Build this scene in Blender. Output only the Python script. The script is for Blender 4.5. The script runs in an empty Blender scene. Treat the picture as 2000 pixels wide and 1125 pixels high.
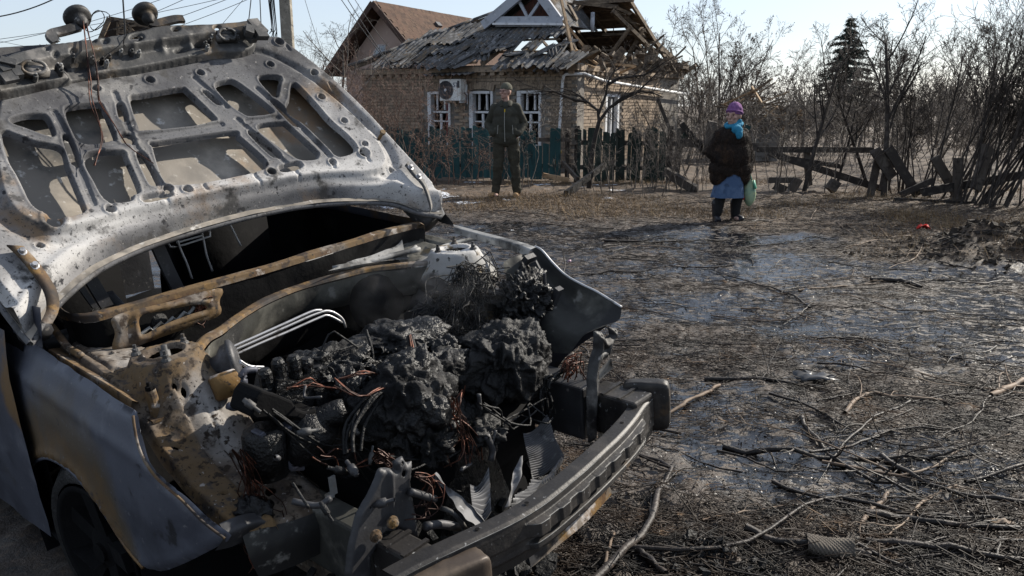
import bpy, math, random
import numpy as np
from mathutils import Vector, Matrix
rng = np.random.default_rng(7); random.seed(7)
sc = bpy.context.scene
COL = sc.collection
# ------------------------------------------------------------------ camera
CAM_H, FPX = 1.5, 1556.0
PITCH = math.atan((562.5 - 205) / FPX)
cam_d = bpy.data.cameras.new('camera'); cam = bpy.data.objects.new('camera', cam_d); COL.objects.link(cam)
cam.location = (0, 0, CAM_H); cam.rotation_euler = (math.pi/2 - PITCH, 0, 0)
cam_d.sensor_width = 36; cam_d.lens = 36*FPX/2000; cam_d.clip_end = 3000; cam_d.clip_start = .05
sc.camera = cam
# ------------------------------------------------------------------ sky, sun, exposure
SUN_AZ, SUN_EL = math.radians(56), math.radians(31)      # azimuth measured from +Y towards +X
w = bpy.data.worlds.new('World'); sc.world = w; w.use_nodes = True
nt = w.node_tree; nt.nodes.clear()
sky = nt.nodes.new('ShaderNodeTexSky'); sky.sky_type = 'NISHITA'; sky.sun_disc = False
sky.sun_elevation = SUN_EL; sky.sun_rotation = SUN_AZ; sky.air_density = 1.0; sky.dust_density = .6; sky.ozone_density = 2.0
bg = nt.nodes.new('ShaderNodeBackground'); bg.inputs[1].default_value = .080
wo = nt.nodes.new('ShaderNodeOutputWorld')
hz = nt.nodes.new('ShaderNodeHueSaturation'); hz.inputs['Saturation'].default_value = .72      # thin winter haze pales the whole sky
mxs = nt.nodes.new('ShaderNodeMix'); mxs.data_type = 'RGBA'; mxs.inputs[0].default_value = .35; mxs.inputs[7].default_value = (7.2, 8.2, 10.0, 1)
nt.links.new(sky.outputs[0], hz.inputs['Color']); nt.links.new(hz.outputs[0], mxs.inputs[6])
nt.links.new(mxs.outputs[2], bg.inputs[0]); nt.links.new(bg.outputs[0], wo.inputs[0])
sun_d = bpy.data.lights.new('sun', 'SUN'); sun = bpy.data.objects.new('sun', sun_d); COL.objects.link(sun)
sun_d.energy = 5.0; sun_d.angle = math.radians(.53); sun_d.color = (1, .93, .82)
SUN = Vector((math.sin(SUN_AZ)*math.cos(SUN_EL), math.cos(SUN_AZ)*math.cos(SUN_EL), math.sin(SUN_EL)))
sun.rotation_euler = SUN.to_track_quat('Z', 'Y').to_euler()
sc.view_settings.view_transform = 'Standard'; sc.view_settings.look = 'None'
sc.view_settings.exposure = 0.7; sc.view_settings.gamma = 1; sc.view_settings.use_curve_mapping = False
sc.cycles.use_denoising = True
sc.cycles.max_bounces = 6; sc.cycles.diffuse_bounces = 3; sc.cycles.glossy_bounces = 3
sc.cycles.transparent_max_bounces = 6; sc.cycles.caustics_reflective = False; sc.cycles.caustics_refractive = False
# ------------------------------------------------------------------ small maths
CP, SP = math.cos(PITCH), math.sin(PITCH)
CAMP = np.array([0, 0, CAM_H]); FWD = np.array([0, CP, -SP]); UPV = np.array([0, SP, CP]); RGT = np.array([1., 0, 0])
def ray(x, y): return FWD + RGT*(x-1000)/FPX + UPV*(562.5-y)/FPX
def gz(x, y, z=0.0):                       # a measured photo point on the level z -> world
    d = ray(x, y); return CAMP + d*((z-CAM_H)/d[2])
def gy(x, y, Y):                           # a measured photo point at the distance Y -> world
    d = ray(x, y); return CAMP + d*(Y/d[1])
def sst(a, b, x):
    t = np.clip((np.asarray(x, float)-a)/(b-a), 0, 1); return t*t*(3-2*t)
def _hash(ix, iy, iz, s):
    h = (ix*374761393 + iy*668265263 + iz*2147483647 + s*1274126177) & 0xFFFFFFFF
    h = ((h ^ (h >> 13))*1274126177) & 0xFFFFFFFF
    h = ((h ^ (h >> 16))*2246822519) & 0xFFFFFFFF
    return ((h ^ (h >> 15)) & 0xFFFFFF)/float(0xFFFFFF)*2-1
def vn(P, scale=1.0, seed=0):              # value noise, -1..1
    P = np.asarray(P, float)*scale; i = np.floor(P).astype(np.int64); f = P-i; f = f*f*(3-2*f)
    x, y, z = i[..., 0], i[..., 1], i[..., 2]; r = 0
    for dx in (0, 1):
        wx = f[..., 0] if dx else 1-f[..., 0]
        for dy in (0, 1):
            wy = f[..., 1] if dy else 1-f[..., 1]
            for dz in (0, 1):
                wz = f[..., 2] if dz else 1-f[..., 2]
                r = r+wx*wy*wz*_hash(x+dx, y+dy, z+dz, seed)
    return r
def fbm(P, scale=1.0, oct=4, seed=0, gain=.5):
    r = 0; a = 1.0; t = 0
    for k in range(oct):
        r = r+a*vn(P, scale*2**k, seed+k*17); t += a; a *= gain
    return r/t
def cr(pts, n, closed=False):              # Catmull-Rom resampling by arc length
    P = np.asarray(pts, float)
    if len(P) == 2 and not closed:
        t = np.linspace(0, 1, n)[:, None]; return P[0]*(1-t)+P[1]*t
    if closed: Q = np.vstack([P[-1], P, P[0], P[1]])
    else: Q = np.vstack([2*P[0]-P[1], P, 2*P[-1]-P[-2]])
    out = []; m = 12
    for i in range(1, len(Q)-2):
        p0, p1, p2, p3 = Q[i-1:i+3]
        t = np.linspace(0, 1, m, endpoint=False)[:, None]
        out.append(.5*((2*p1)+(p2-p0)*t+(2*p0-5*p1+4*p2-p3)*t*t+(3*p1-p0-3*p2+p3)*t**3))
    if not closed: out.append(P[-1:])
    else: out.append(out[0][:1])
    S = np.vstack(out); d = np.r_[0, np.cumsum(np.linalg.norm(np.diff(S, axis=0), axis=1))]
    t = np.linspace(0, d[-1], n+1)[:-1] if closed else np.linspace(0, d[-1], n)
    return np.stack([np.interp(t, d, S[:, k]) for k in range(P.shape[1])], 1)
# ------------------------------------------------------------------ objects
def props(o, label=None, cat=None, group=None, kind=None):
    if label: o['label'] = label
    if cat: o['category'] = cat
    if group: o['group'] = group
    if kind: o['kind'] = kind
    return o
def link(o, parent=None):
    COL.objects.link(o)
    if parent is not None: o.parent = parent
    return o
def mesh(name, V, Fc, smooth=False):
    V = np.asarray(V, np.float32).reshape(-1, 3); me = bpy.data.meshes.new(name)
    if isinstance(Fc, np.ndarray):
        n, k = Fc.shape
        me.vertices.add(len(V)); me.vertices.foreach_set('co', V.ravel())
        me.loops.add(n*k); me.loops.foreach_set('vertex_index', Fc.astype(np.int32).ravel())
        me.polygons.add(n); me.polygons.foreach_set('loop_start', np.arange(0, n*k, k, dtype=np.int32))
        me.update(calc_edges=True)
    else:
        me.from_pydata(V.tolist(), [], [tuple(int(i) for i in f) for f in Fc]); me.update()
    me.validate()
    if smooth: me.polygons.foreach_set('use_smooth', np.ones(len(me.polygons), bool))
    return me
def obj(name, me, mat=None, parent=None, **k):
    if isinstance(me, MB): me = me.mesh(name)
    o = bpy.data.objects.new(name, me)
    if mat is not None: 
        if not me.materials: me.materials.append(mat)
    link(o, parent); props(o, **k); return o
def empty(name, loc=(0, 0, 0), rz=0, **k):
    o = bpy.data.objects.new(name, None); o.empty_display_size = .2; link(o)
    o.location = loc; o.rotation_euler = (0, 0, rz); props(o, **k); return o
class MB:
    def __init__(s, smooth=False): s.V = []; s.F = []; s.n = 0; s.smooth = smooth
    def add(s, V, Fc):
        V = np.asarray(V, float).reshape(-1, 3); s.V.append(V)
        for f in Fc: s.F.append(tuple(int(i)+s.n for i in f))
        s.n += len(V); return s
    def box(s, c, size, R=None):
        h = np.asarray(size, float)/2
        V = np.array([[x, y, z] for x in (-1, 1) for y in (-1, 1) for z in (-1, 1)])*h
        if R is not None: V = V@np.asarray(R).T
        return s.add(V+np.asarray(c), [(0, 1, 3, 2), (4, 6, 7, 5), (0, 4, 5, 1), (2, 3, 7, 6), (0, 2, 6, 4), (1, 5, 7, 3)])
    def beam(s, a, b, wd, ht, up=(0, 0, 1), jag=0):
        a = np.asarray(a, float); b = np.asarray(b, float); d = b-a; L = np.linalg.norm(d); d = d/L
        sd = np.cross(d, up); 
        if np.linalg.norm(sd) < 1e-3: sd = np.cross(d, (0, 1, 0))
        sd /= np.linalg.norm(sd); u = np.cross(sd, d)
        V = []
        for p, e in ((a, -1), (b, 1)):
            for y, z in ((-1, -1), (1, -1), (1, 1), (-1, 1)):
                V.append(p+sd*y*wd/2+u*z*ht/2+d*e*(random.uniform(-jag, jag) if jag else 0))
        return s.add(V, [(0, 3, 2, 1), (4, 5, 6, 7), (0, 1, 5, 4), (1, 2, 6, 5), (2, 3, 7, 6), (3, 0, 4, 7)])
    def tube(s, pts, r, n=6, cap=True):
        P = np.asarray(pts, float); K = len(P); r = np.broadcast_to(np.asarray(r, float), (K,))
        V, Fc = tubes(P[None], r[None], n); s.add(V, Fc.tolist())
        if cap:
            s.F.append(tuple(s.n-K*n+i for i in range(n))[::-1]); s.F.append(tuple(s.n-n+i for i in range(n)))
        return s
    def lathe(s, c, ax, prof, n=24):
        ax = np.asarray(ax, float); ax /= np.linalg.norm(ax); c = np.asarray(c, float)
        e = np.cross(ax, (0, 0, 1.)) if abs(ax[2]) < .9 else np.cross(ax, (1., 0, 0)); e /= np.linalg.norm(e); f = np.cross(ax, e)
        V = []; a = np.linspace(0, 2*math.pi, n, endpoint=False); m = len(prof)
        for r, h in prof: V.append(c+ax*h+np.outer(np.cos(a), e)*r+np.outer(np.sin(a), f)*r)
        Fc = [(i*n+j, i*n+(j+1) % n, (i+1)*n+(j+1) % n, (i+1)*n+j) for i in range(m-1) for j in range(n)]
        return s.add(np.vstack(V), Fc)
    def grid(s, G, flip=False):
        G = np.asarray(G, float); a, b = G.shape[:2]
        Fc = [(i*b+j, i*b+j+1, (i+1)*b+j+1, (i+1)*b+j) for i in range(a-1) for j in range(b-1)]
        return s.add(G.reshape(-1, 3), [f[::-1] for f in Fc] if flip else Fc)
    def mesh(s, name): return mesh(name, np.vstack(s.V), s.F, s.smooth)
def tubes(P, R, n=4):                      # N polylines of K points at once
    P = np.asarray(P, float); N, K = P.shape[:2]
    T = np.empty_like(P); T[:, 1:-1] = P[:, 2:]-P[:, :-2]; T[:, 0] = P[:, 1]-P[:, 0]; T[:, -1] = P[:, -1]-P[:, -2]
    T /= np.linalg.norm(T, axis=2, keepdims=True)+1e-9
    ref = np.where(np.abs(T[:, :1, 2:3]) > .8, np.array([1., 0, 0]), np.array([0, 0, 1.]))
    A = np.cross(T, np.broadcast_to(ref, T.shape)); A /= np.linalg.norm(A, axis=2, keepdims=True)+1e-9; Bv = np.cross(T, A)
    th = np.linspace(0, 2*math.pi, n, endpoint=False)
    V = P[:, :, None]+R[:, :, None, None]*(np.cos(th)[:, None]*A[:, :, None]+np.sin(th)[:, None]*Bv[:, :, None])
    k = np.arange(K-1)[:, None]; j = np.arange(n)[None]
    q = np.stack([k*n+j, k*n+(j+1) % n, (k+1)*n+(j+1) % n, (k+1)*n+j], -1).reshape(-1, 4)
    Fc = (q[None]+(np.arange(N)*K*n)[:, None, None]).reshape(-1, 4)
    return V.reshape(-1, 3), Fc
_LV = ([0, 1, 2, 3, 4, 5], [0, 2, 3, 5], [0, 3, 5], [0, 5], [0, 5])
def level_mesh(levels, minr, first=0, sides=3, lv=None):   # branches of all levels in one mesh, fewer points on the finer ones
    Vs, Fs, n = [], [], 0
    for i, (P, R) in enumerate(levels):
        k = (lv or _LV)[min(i+first, 4)]; V, Fc = tubes(P[:, k], np.maximum(R[:, k], minr), sides); Vs.append(V); Fs.append(Fc+n); n += len(V)
    return mesh('branches', np.vstack(Vs), np.vstack(Fs), True)
# ------------------------------------------------------------------ materials
_mats = {}
def nmat(name, base, layers=(), rough=.75, bump=(), metal=0, spec=.3, rand=0, roughlayers=(), coords='Object'):
    """base colour with noise layers (colour, scale, lo, hi[, stretch]); bump = ((scale, strength, distance), ...)"""
    if name in _mats: return _mats[name]
    m = bpy.data.materials.new(name); m.use_nodes = True; t = m.node_tree; N = t.nodes; Lk = t.links
    b = N['Principled BSDF']; b.inputs['Roughness'].default_value = rough; b.inputs['Metallic'].default_value = metal
    b.inputs['Specular IOR Level'].default_value = spec
    tc = N.new('ShaderNodeTexCoord'); src = tc.outputs[coords]
    if rand or True:
        oi = N.new('ShaderNodeObjectInfo')
        va = N.new('ShaderNodeVectorMath'); va.operation = 'MULTIPLY_ADD'
        va.inputs[1].default_value = (1, 1, 1)
        cb = N.new('ShaderNodeVectorMath'); cb.operation = 'SCALE'; cb.inputs[0].default_value = (31, 17, 23)
        Lk.new(oi.outputs['Random'], cb.inputs['Scale'])
        Lk.new(src, va.inputs[0]); Lk.new(cb.outputs[0], va.inputs[2]); src = va.outputs[0]
    def noise(scale, stretch=None, detail=6):
        n = N.new('ShaderNodeTexNoise'); n.inputs['Scale'].default_value = scale; n.inputs['Detail'].default_value = detail
        n.inputs['Roughness'].default_value = .6
        s = src
        if stretch:
            mp = N.new('ShaderNodeMapping'); mp.inputs['Scale'].default_value = stretch; Lk.new(src, mp.inputs[0]); s = mp.outputs[0]
        Lk.new(s, n.inputs['Vector']); return n.outputs['Fac']
    def ramp(f, lo, hi):
        r = N.new('ShaderNodeMapRange'); r.inputs['From Min'].default_value = lo; r.inputs['From Max'].default_value = hi
        r.interpolation_type = 'SMOOTHSTEP'; Lk.new(f, r.inputs['Value']); return r.outputs[0]
    rgb = N.new('ShaderNodeRGB'); rgb.outputs[0].default_value = (*base, 1); col = rgb.outputs[0]
    if rand:
        hs = N.new('ShaderNodeHueSaturation'); mr = N.new('ShaderNodeMapRange')
        mr.inputs['To Min'].default_value = 1-rand; mr.inputs['To Max'].default_value = 1+rand
        Lk.new(oi.outputs['Random'], mr.inputs['Value']); Lk.new(mr.outputs[0], hs.inputs['Value']); Lk.new(col, hs.inputs['Color']); col = hs.outputs[0]
    for ly in layers:
        c, s, lo, hi = ly[:4]
        if isinstance(s, str):                                     # a deposit mapped on the surface, broken up by noise
            vc = N.new('ShaderNodeVertexColor'); vc.layer_name = s; ad = N.new('ShaderNodeMath'); ad.operation = 'MULTIPLY_ADD'; ad.inputs[1].default_value = .9
            Lk.new(noise(ly[4] if len(ly) > 4 else 7, None, 8), ad.inputs[0]); sb = N.new('ShaderNodeMath'); sb.operation = 'SUBTRACT'; sb.inputs[1].default_value = .45
            Lk.new(vc.outputs['Color'], ad.inputs[2]); Lk.new(ad.outputs[0], sb.inputs[0]); f = ramp(sb.outputs[0], lo, hi)
        else: f = ramp(noise(s, ly[4] if len(ly) > 4 else None), lo, hi)
        mx = N.new('ShaderNodeMix'); mx.data_type = 'RGBA'; Lk.new(f, mx.inputs[0]); Lk.new(col, mx.inputs[6]); mx.inputs[7].default_value = (*c, 1); col = mx.outputs[2]
    Lk.new(col, b.inputs['Base Color'])
    if roughlayers:
        rv = None
        for (val, s, lo, hi) in roughlayers:
            f = ramp(noise(s), lo, hi); mx = N.new('ShaderNodeMix'); mx.data_type = 'FLOAT'; Lk.new(f, mx.inputs[0])
            if rv is None: mx.inputs[2].default_value = rough
            else: Lk.new(rv, mx.inputs[2])
            mx.inputs[3].default_value = val; rv = mx.outputs[0]
        Lk.new(rv, b.inputs['Roughness'])
    prev = None
    for (s, st, d) in bump:
        bp = N.new('ShaderNodeBump'); bp.inputs['Strength'].default_value = st; bp.inputs['Distance'].default_value = d
        Lk.new(noise(s, None, 4), bp.inputs['Height'])
        if prev: Lk.new(prev, bp.inputs['Normal'])
        prev = bp.outputs[0]
    if prev: Lk.new(prev, b.inputs['Normal'])
    _mats[name] = m; return m
# ================================================================== GROUND
MOUND = gz(1955, 500)[:2]
def verge(x, y):                           # 0 on the muddy road, 1 on the grass verge beyond it
    edge = np.interp(x, [-8, -3, -1.1, .8, 2.6, 3.4, 4.6, 7, 12], [13.0, 12.4, 11.6, 10.9, 10.0, 8.7, 7.3, 6.2, 5.5])
    return sst(-.7, .8, y-edge+.8*vn(np.stack([x, y, 0*x], -1), .9, 5)+.4*vn(np.stack([x, y, 0*x], -1), 3, 6))
def ground_h(x, y):
    x = np.asarray(x, float); y = np.asarray(y, float); P = np.stack([x, y, 0*x], -1)
    near = sst(60, 20, np.hypot(x, y))
    v = verge(x, y)
    h = .035*fbm(P, .8, 3, 1)*near+.018*fbm(P, 3.2, 4, 2, .6)*near*(1+.6*v)
    clod = np.maximum(0, fbm(P, 7, 3, 9, .6)-.12)
    h = h+.06*clod*near*(.7+.6*np.clip(vn(P, 1.1, 31), 0, 1))
    fine = np.maximum(0, 1-np.abs(vn(P*np.array([1, 1.3, 1]), 14, 12))-.45); h = h+.012*fine*near*(1-.5*v)
    rut = np.sin(x*.9+y*2.1+1.5*vn(P, .5, 3)); h = h-.02*np.maximum(0, rut)**2*(1-v)*near
    m = np.exp(-((x-MOUND[0])**2/.55+(y-MOUND[1])**2/.30)); h = h+m*(.34+.16*fbm(P, 4, 3, 77))
    return h
def wetness(x, y):
    P = np.stack([x, y, 0*x], -1)
    return np.clip((1-verge(x, y))*(.30+1.2*fbm(P*np.array([1, 1.9, 1]), .8, 4, 51)+.30*np.exp(-((y-7.2)/2.6)**2)+.25*sst(2.5, 5, x)*sst(9, 5, y)-.22*sst(4.6, 3.0, y)), 0, 1)
xs = np.r_[-600, -300, -150, -80, -45, -28, -18, -12, -9, np.arange(-7.5, -2.5, .16), np.arange(-2.5, 8.0, .034), np.arange(8.0, 12, .14), 13, 15, 19, 26, 40, 70, 120, 220, 400, 700]
ys = [-30, -10, -4, -1.5]; y_ = -.5
while y_ < 19: ys.append(y_); y_ += .016+.0075*max(0, y_)
ys = np.r_[ys, 20, 22, 25, 30, 38, 50, 70, 110, 180, 320, 600, 900]
GX, GY = np.meshgrid(xs, ys, indexing='ij'); GH = ground_h(GX, GY)
a_, b_ = GX.shape; ii = np.arange(a_-1)[:, None]; jj = np.arange(b_-1)[None]
gme = mesh('ground', np.stack([GX, GY, GH], -1).reshape(-1, 3), np.stack([ii*b_+jj, (ii+1)*b_+jj, (ii+1)*b_+jj+1, ii*b_+jj+1], -1).reshape(-1, 4), True)
at = gme.color_attributes.new('zone', 'FLOAT_COLOR', 'POINT')
PV = np.stack([GX, GY, 0*GX], -1)
vg = verge(GX, GY); low = sst(.012, -.018, GH-.03*fbm(PV, .8, 3, 1))
# lying snow: the strip along the fence, thin patches by the verge
fdist = GY-np.interp(GX, [-8, 0, 6, 12], [15.6, 15.2, 14.4, 13])
snow = np.clip(sst(.05, .45, fbm(PV*np.array([1, 1.6, 1]), 1.6, 4, 41)+.55*np.exp(-(fdist/1.1)**2)+.45*np.exp(-(((GX+1.2)/2.0)**2+((GY-12.6)/1.3)**2))-.50)*vg*sst(9.5, 11, GY)*sst(3.5, 1.0, GX), 0, 1)
grassy = np.clip(vg*(.5+.7*vn(PV, .7, 60)), 0, 1)
wet = np.clip(wetness(GX, GY)+low*.25*(1-vg), 0, 1)
at.data.foreach_set('color', np.stack([vg, wet, snow, grassy], -1).astype(np.float32).ravel())
def ground_mat():
    m = bpy.data.materials.new('wet_mud'); m.use_nodes = True; t = m.node_tree; N = t.nodes; Lk = t.links; b = N['Principled BSDF']
    tc = N.new('ShaderNodeTexCoord'); vc = N.new('ShaderNodeVertexColor'); vc.layer_name = 'zone'; sp = N.new('ShaderNodeSeparateColor'); Lk.new(vc.outputs['Color'], sp.inputs[0])
    def noise(s, d=6, st=None):
        n = N.new('ShaderNodeTexNoise'); n.inputs['Scale'].default_value = s; n.inputs['Detail'].default_value = d; n.inputs['Roughness'].default_value = .65
        v = tc.outputs['Object']
        if st: mp = N.new('ShaderNodeMapping'); mp.inputs['Scale'].default_value = st; Lk.new(v, mp.inputs[0]); v = mp.outputs[0]
        Lk.new(v, n.inputs['Vector']); return n.outputs['Fac']
    def rng_(f, lo, hi, a=0, c=1):
        r = N.new('ShaderNodeMapRange'); r.interpolation_type = 'SMOOTHSTEP'
        for k, v in zip(('From Min', 'From Max', 'To Min', 'To Max'), (lo, hi, a, c)): r.inputs[k].default_value = v
        Lk.new(f, r.inputs['Value']); return r.outputs[0]
    def mix(f, a, c):
        x = N.new('ShaderNodeMix'); x.data_type = 'RGBA'; Lk.new(f, x.inputs[0])
        for s, v in ((6, a), (7, c)):
            if isinstance(v, tuple): x.inputs[s].default_value = (*v, 1)
            else: Lk.new(v, x.inputs[s])
        return x.outputs[2]
    def mul(a, c, op='MULTIPLY'):
        x = N.new('ShaderNodeMath'); x.operation = op
        for s, v in ((0, a), (1, c)):
            if isinstance(v, (int, float)): x.inputs[s].default_value = v
            else: Lk.new(v, x.inputs[s])
        return x.outputs[0]
    wetf = rng_(mul(sp.outputs[1], rng_(noise(9, 8, (1, 2.0, 1)), .36, .60)), .16, .34)
    mud = mix(rng_(noise(3), .35, .65), (.013, .0078, .0046), (.042, .026, .0145))
    mud = mix(rng_(noise(38), .5, .68), mud, (.075, .050, .031))
    mud = mix(rng_(noise(9, 5, (1, 2.2, 1)), .56, .68), mud, (.006, .005, .0045))
    mud = mix(wetf, mud, (.0060, .0052, .0048))
    dry = mix(rng_(noise(5), .38, .62), (.028, .0175, .0100), (.082, .049, .025))
    mud = mix(wetf, mud, (.0060, .0052, .0048))
    dry = mix(rng_(noise(60), .5, .66), dry, (.15, .100, .054))
    col = mix(sp.outputs[0], mud, dry)
    sn = rng_(mul(sp.outputs[2], rng_(noise(22), .32, .6)), .22, .42)
    col = mix(sn, col, (.62, .65, .70))
    Lk.new(col, b.inputs['Base Color'])
    r = N.new('ShaderNodeMix'); r.data_type = 'FLOAT'; Lk.new(wetf, r.inputs[0]); r.inputs[2].default_value = .72; r.inputs[3].default_value = .17
    r2 = N.new('ShaderNodeMix'); r2.data_type = 'FLOAT'; Lk.new(sp.outputs[0], r2.inputs[0]); Lk.new(r.outputs[0], r2.inputs[2]); r2.inputs[3].default_value = .85
    Lk.new(r2.outputs[0], b.inputs['Roughness']); b.inputs['Specular IOR Level'].default_value = .7
    p = None
    for s, st, d in ((30, .8, .010), (110, .8, .005)):
        bp = N.new('ShaderNodeBump'); bp.inputs['Strength'].default_value = st; bp.inputs['Distance'].default_value = d; Lk.new(noise(s, 4), bp.inputs['Height']); stn = rng_(wetf, 0, 1, st, st*.30); Lk.new(stn, bp.inputs['Strength'])
        if p: Lk.new(p, bp.inputs['Normal'])
        p = bp.outputs[0]
    Lk.new(p, b.inputs['Normal']); return m
ground = obj('ground', gme, ground_mat(), kind='structure')
# ================================================================== DAMAGED BRICK HOUSE
HB = np.array([1.43, 18.0]); HS = np.array([.5, .8660254]); HF = np.array([.8660254, -.5]); EAVE = 2.40
house = empty('brick_house', (HB[0], HB[1], 0), math.atan2(HF[1], HF[0]), label='shell damaged brick cottage with torn corrugated roof behind the fence', cat='house')
HM = np.array([[HF[0], HF[1], 0], [HS[0], HS[1], 0], [0, 0, 1.]])
def h_of(p): return HM@(np.asarray(p, float)-np.array([HB[0], HB[1], 0]))
HC = h_of(CAMP)
def hpx(qx, qy, **k):                        # photo point on a house plane x / y / z = const -> house coordinates
    d = HM@ray(qx, qy); n, val = list(k.items())[0]; i = "xyz".index(n); return HC+d*((val-HC[i])/d[i])
def hroof(x, y, lift=0):                   # photo point on the front roof slope
    d = HM@ray(x, y); n = np.array([0, -SLN, 1.0]); p = np.array([0, -.28, EAVE-.02+lift]); return HC+d*(((p-HC)@n)/(d@n))
SLN = (4.15-EAVE)/(3.5+.28)
M_brick = nmat('old_silicate_brick', (.26, .205, .155), [((.34, .265, .195), 6, .48, .66), ((.12, .10, .085), 9, .55, .7)], rough=.9, bump=((60, .5, .006),), rand=.22, spec=.2)
M_mortar = nmat('old_mortar', (.17, .155, .14), [((.26, .24, .21), 4, .45, .65), ((.10, .09, .08), 2, .55, .7)], rough=.95, bump=((30, .6, .01),), spec=.15)
M_slate = nmat('weathered_corrugated_sheet', (.075, .075, .075), [((.155, .155, .16), 3, .48, .64), ((.045, .043, .042), 5, .5, .66), ((.33, .33, .33), 14, .6, .72), ((.11, .085, .06), 4, .52, .68)], rough=.85, bump=((40, .4, .006),), rand=.25, spec=.2)
M_timber = nmat('old_roof_timber', (.11, .085, .062), [((.20, .155, .11), 5, .45, .65, (1, 1, 6)), ((.05, .04, .032), 8, .5, .68)], rough=.85, bump=((40, .5, .006),), rand=.35, spec=.2)
M_freshwood = nmat('splintered_wood', (.36, .25, .15), [((.22, .14, .08), 6, .45, .65)], rough=.85, rand=.2)
M_white = nmat('flaking_white_paint', (.62, .63, .65), [((.40, .40, .40), 7, .52, .7), ((.25, .22, .19), 12, .62, .74)], rough=.6, bump=((30, .3, .004),))
M_greyboard = nmat('pale_grey_board', (.34, .36, .40), [((.22, .23, .25), 5, .5, .68), ((.45, .46, .48), 12, .58, .72)], rough=.75)
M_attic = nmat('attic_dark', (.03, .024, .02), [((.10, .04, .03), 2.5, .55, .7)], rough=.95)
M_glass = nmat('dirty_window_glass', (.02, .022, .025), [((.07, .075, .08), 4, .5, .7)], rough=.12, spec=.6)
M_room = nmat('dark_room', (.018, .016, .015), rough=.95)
M_curtain = nmat('red_curtain', (.22, .035, .05), [((.35, .10, .12), 10, .5, .65)], rough=.9)
M_pipe = nmat('white_gas_pipe', (.60, .61, .62), [((.35, .33, .30), 8, .56, .7)], rough=.5)
M_ochre = nmat('ochre_pipe_paint', (.32, .20, .05), rough=.6)
# windows: (x0, x1) on the front wall
fx = lambda px_: hpx(px_, 220, y=0)[0]
wins = [(fx(836), fx(880)), (fx(917), fx(963)), (fx(1010), fx(1057))]; WZ0, WZ1 = .55, hpx(940, 178, y=0)[2]
swins = []
for a, c in ((1186, 1212),): swins.append((hpx(a, 230, x=0)[1], hpx(c, 230, x=0)[1]))
wl = MB(); X0 = -6.1
cuts = sorted(wins); xs_ = [X0]+[v for w_ in cuts for v in w_]+[-.004]
for i in range(0, len(xs_), 2): wl.box(((xs_[i]+xs_[i+1])/2, .20, EAVE/2), (xs_[i+1]-xs_[i], .36, EAVE))
for a, c in cuts: wl.box(((a+c)/2, .20, (WZ1+EAVE)/2), (c-a, .36, EAVE-WZ1)); wl.box(((a+c)/2, .20, WZ0/2), (c-a, .36, WZ0))
(sa, sc_), = swins
for y0, y1, z0, z1 in ((.39, sa, 0, EAVE), (sc_, 7, 0, EAVE), (sa, sc_, 0, .5), (sa, sc_, 1.75, EAVE)): wl.box((-.22, (y0+y1)/2, (z0+z1)/2), (.36, y1-y0, z1-z0))
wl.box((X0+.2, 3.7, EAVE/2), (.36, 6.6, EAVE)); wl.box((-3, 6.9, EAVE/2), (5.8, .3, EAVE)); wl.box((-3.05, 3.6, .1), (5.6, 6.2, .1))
wall = obj('wall', wl, M_mortar, house)
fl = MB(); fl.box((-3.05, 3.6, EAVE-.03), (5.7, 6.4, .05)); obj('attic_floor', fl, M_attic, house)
# bricks: shared mesh, a little proud and uneven
bk = MB(); bk.box((0, 0, 0), (.248, .03, .066)); bkm = bk.mesh('brick'); bkm.materials.append(M_brick)
front_b, side_b = [], []
nz = int((EAVE-.20)/.078)
for r in range(2, nz):
    z = .04+r*.078; off = .13*(r % 2)
    for k in range(24):
        x = -.13-k*.26-off
        if x < -6.0: continue
        if any(a-.13 < x < c+.13 and WZ0-.03 < z < WZ1+.17 for a, c in wins): continue
        front_b.append((x, z))
    for k in range(22):
        y = .13+k*.26+off-.13*(1-2*(r % 2))*0
        if y > 5.4: continue
        if sa-.14 < y < sc_+.14 and .5 < z < 1.8: continue
        side_b.append((y, z))
cand = sorted([(0 if z > 1.0 else 1, abs(x), 'f', x, z) for x, z in front_b if x > -4.6]+[(0 if z > 1.0 else 1, y*.8, 's', y, z) for y, z in side_b if y < 3.6])
indiv = set((c[2], c[3], c[4]) for c in cand[:300]); rest = MB(); g = np.random.default_rng(2)
for kind_, L_ in (('f', front_b), ('s', side_b)):
    for p, z in L_:
        j = g.uniform(-.004, .004)
        c0, rot = ((p, -.004+j, z), 0) if kind_ == 'f' else ((-.018+j+.0, p, z), math.pi/2)
        if kind_ == 's': c0 = (-.036+j, p, z)
        if (kind_, p, z) in indiv:
            o = bpy.data.objects.new('brick', bkm); link(o, wall); o.location = c0; o.rotation_euler = (g.uniform(-.01, .01), g.uniform(-.006, .006), rot+g.uniform(-.008, .008)); o.scale = (g.uniform(.97, 1.0), 1, g.uniform(.95, 1.0))
        else:
            rest.box(c0, (.248, .03, .066), np.array(Matrix.Rotation(rot, 3, 'Z')))
obj('brickwork', rest, M_brick, wall, kind='stuff')
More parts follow.
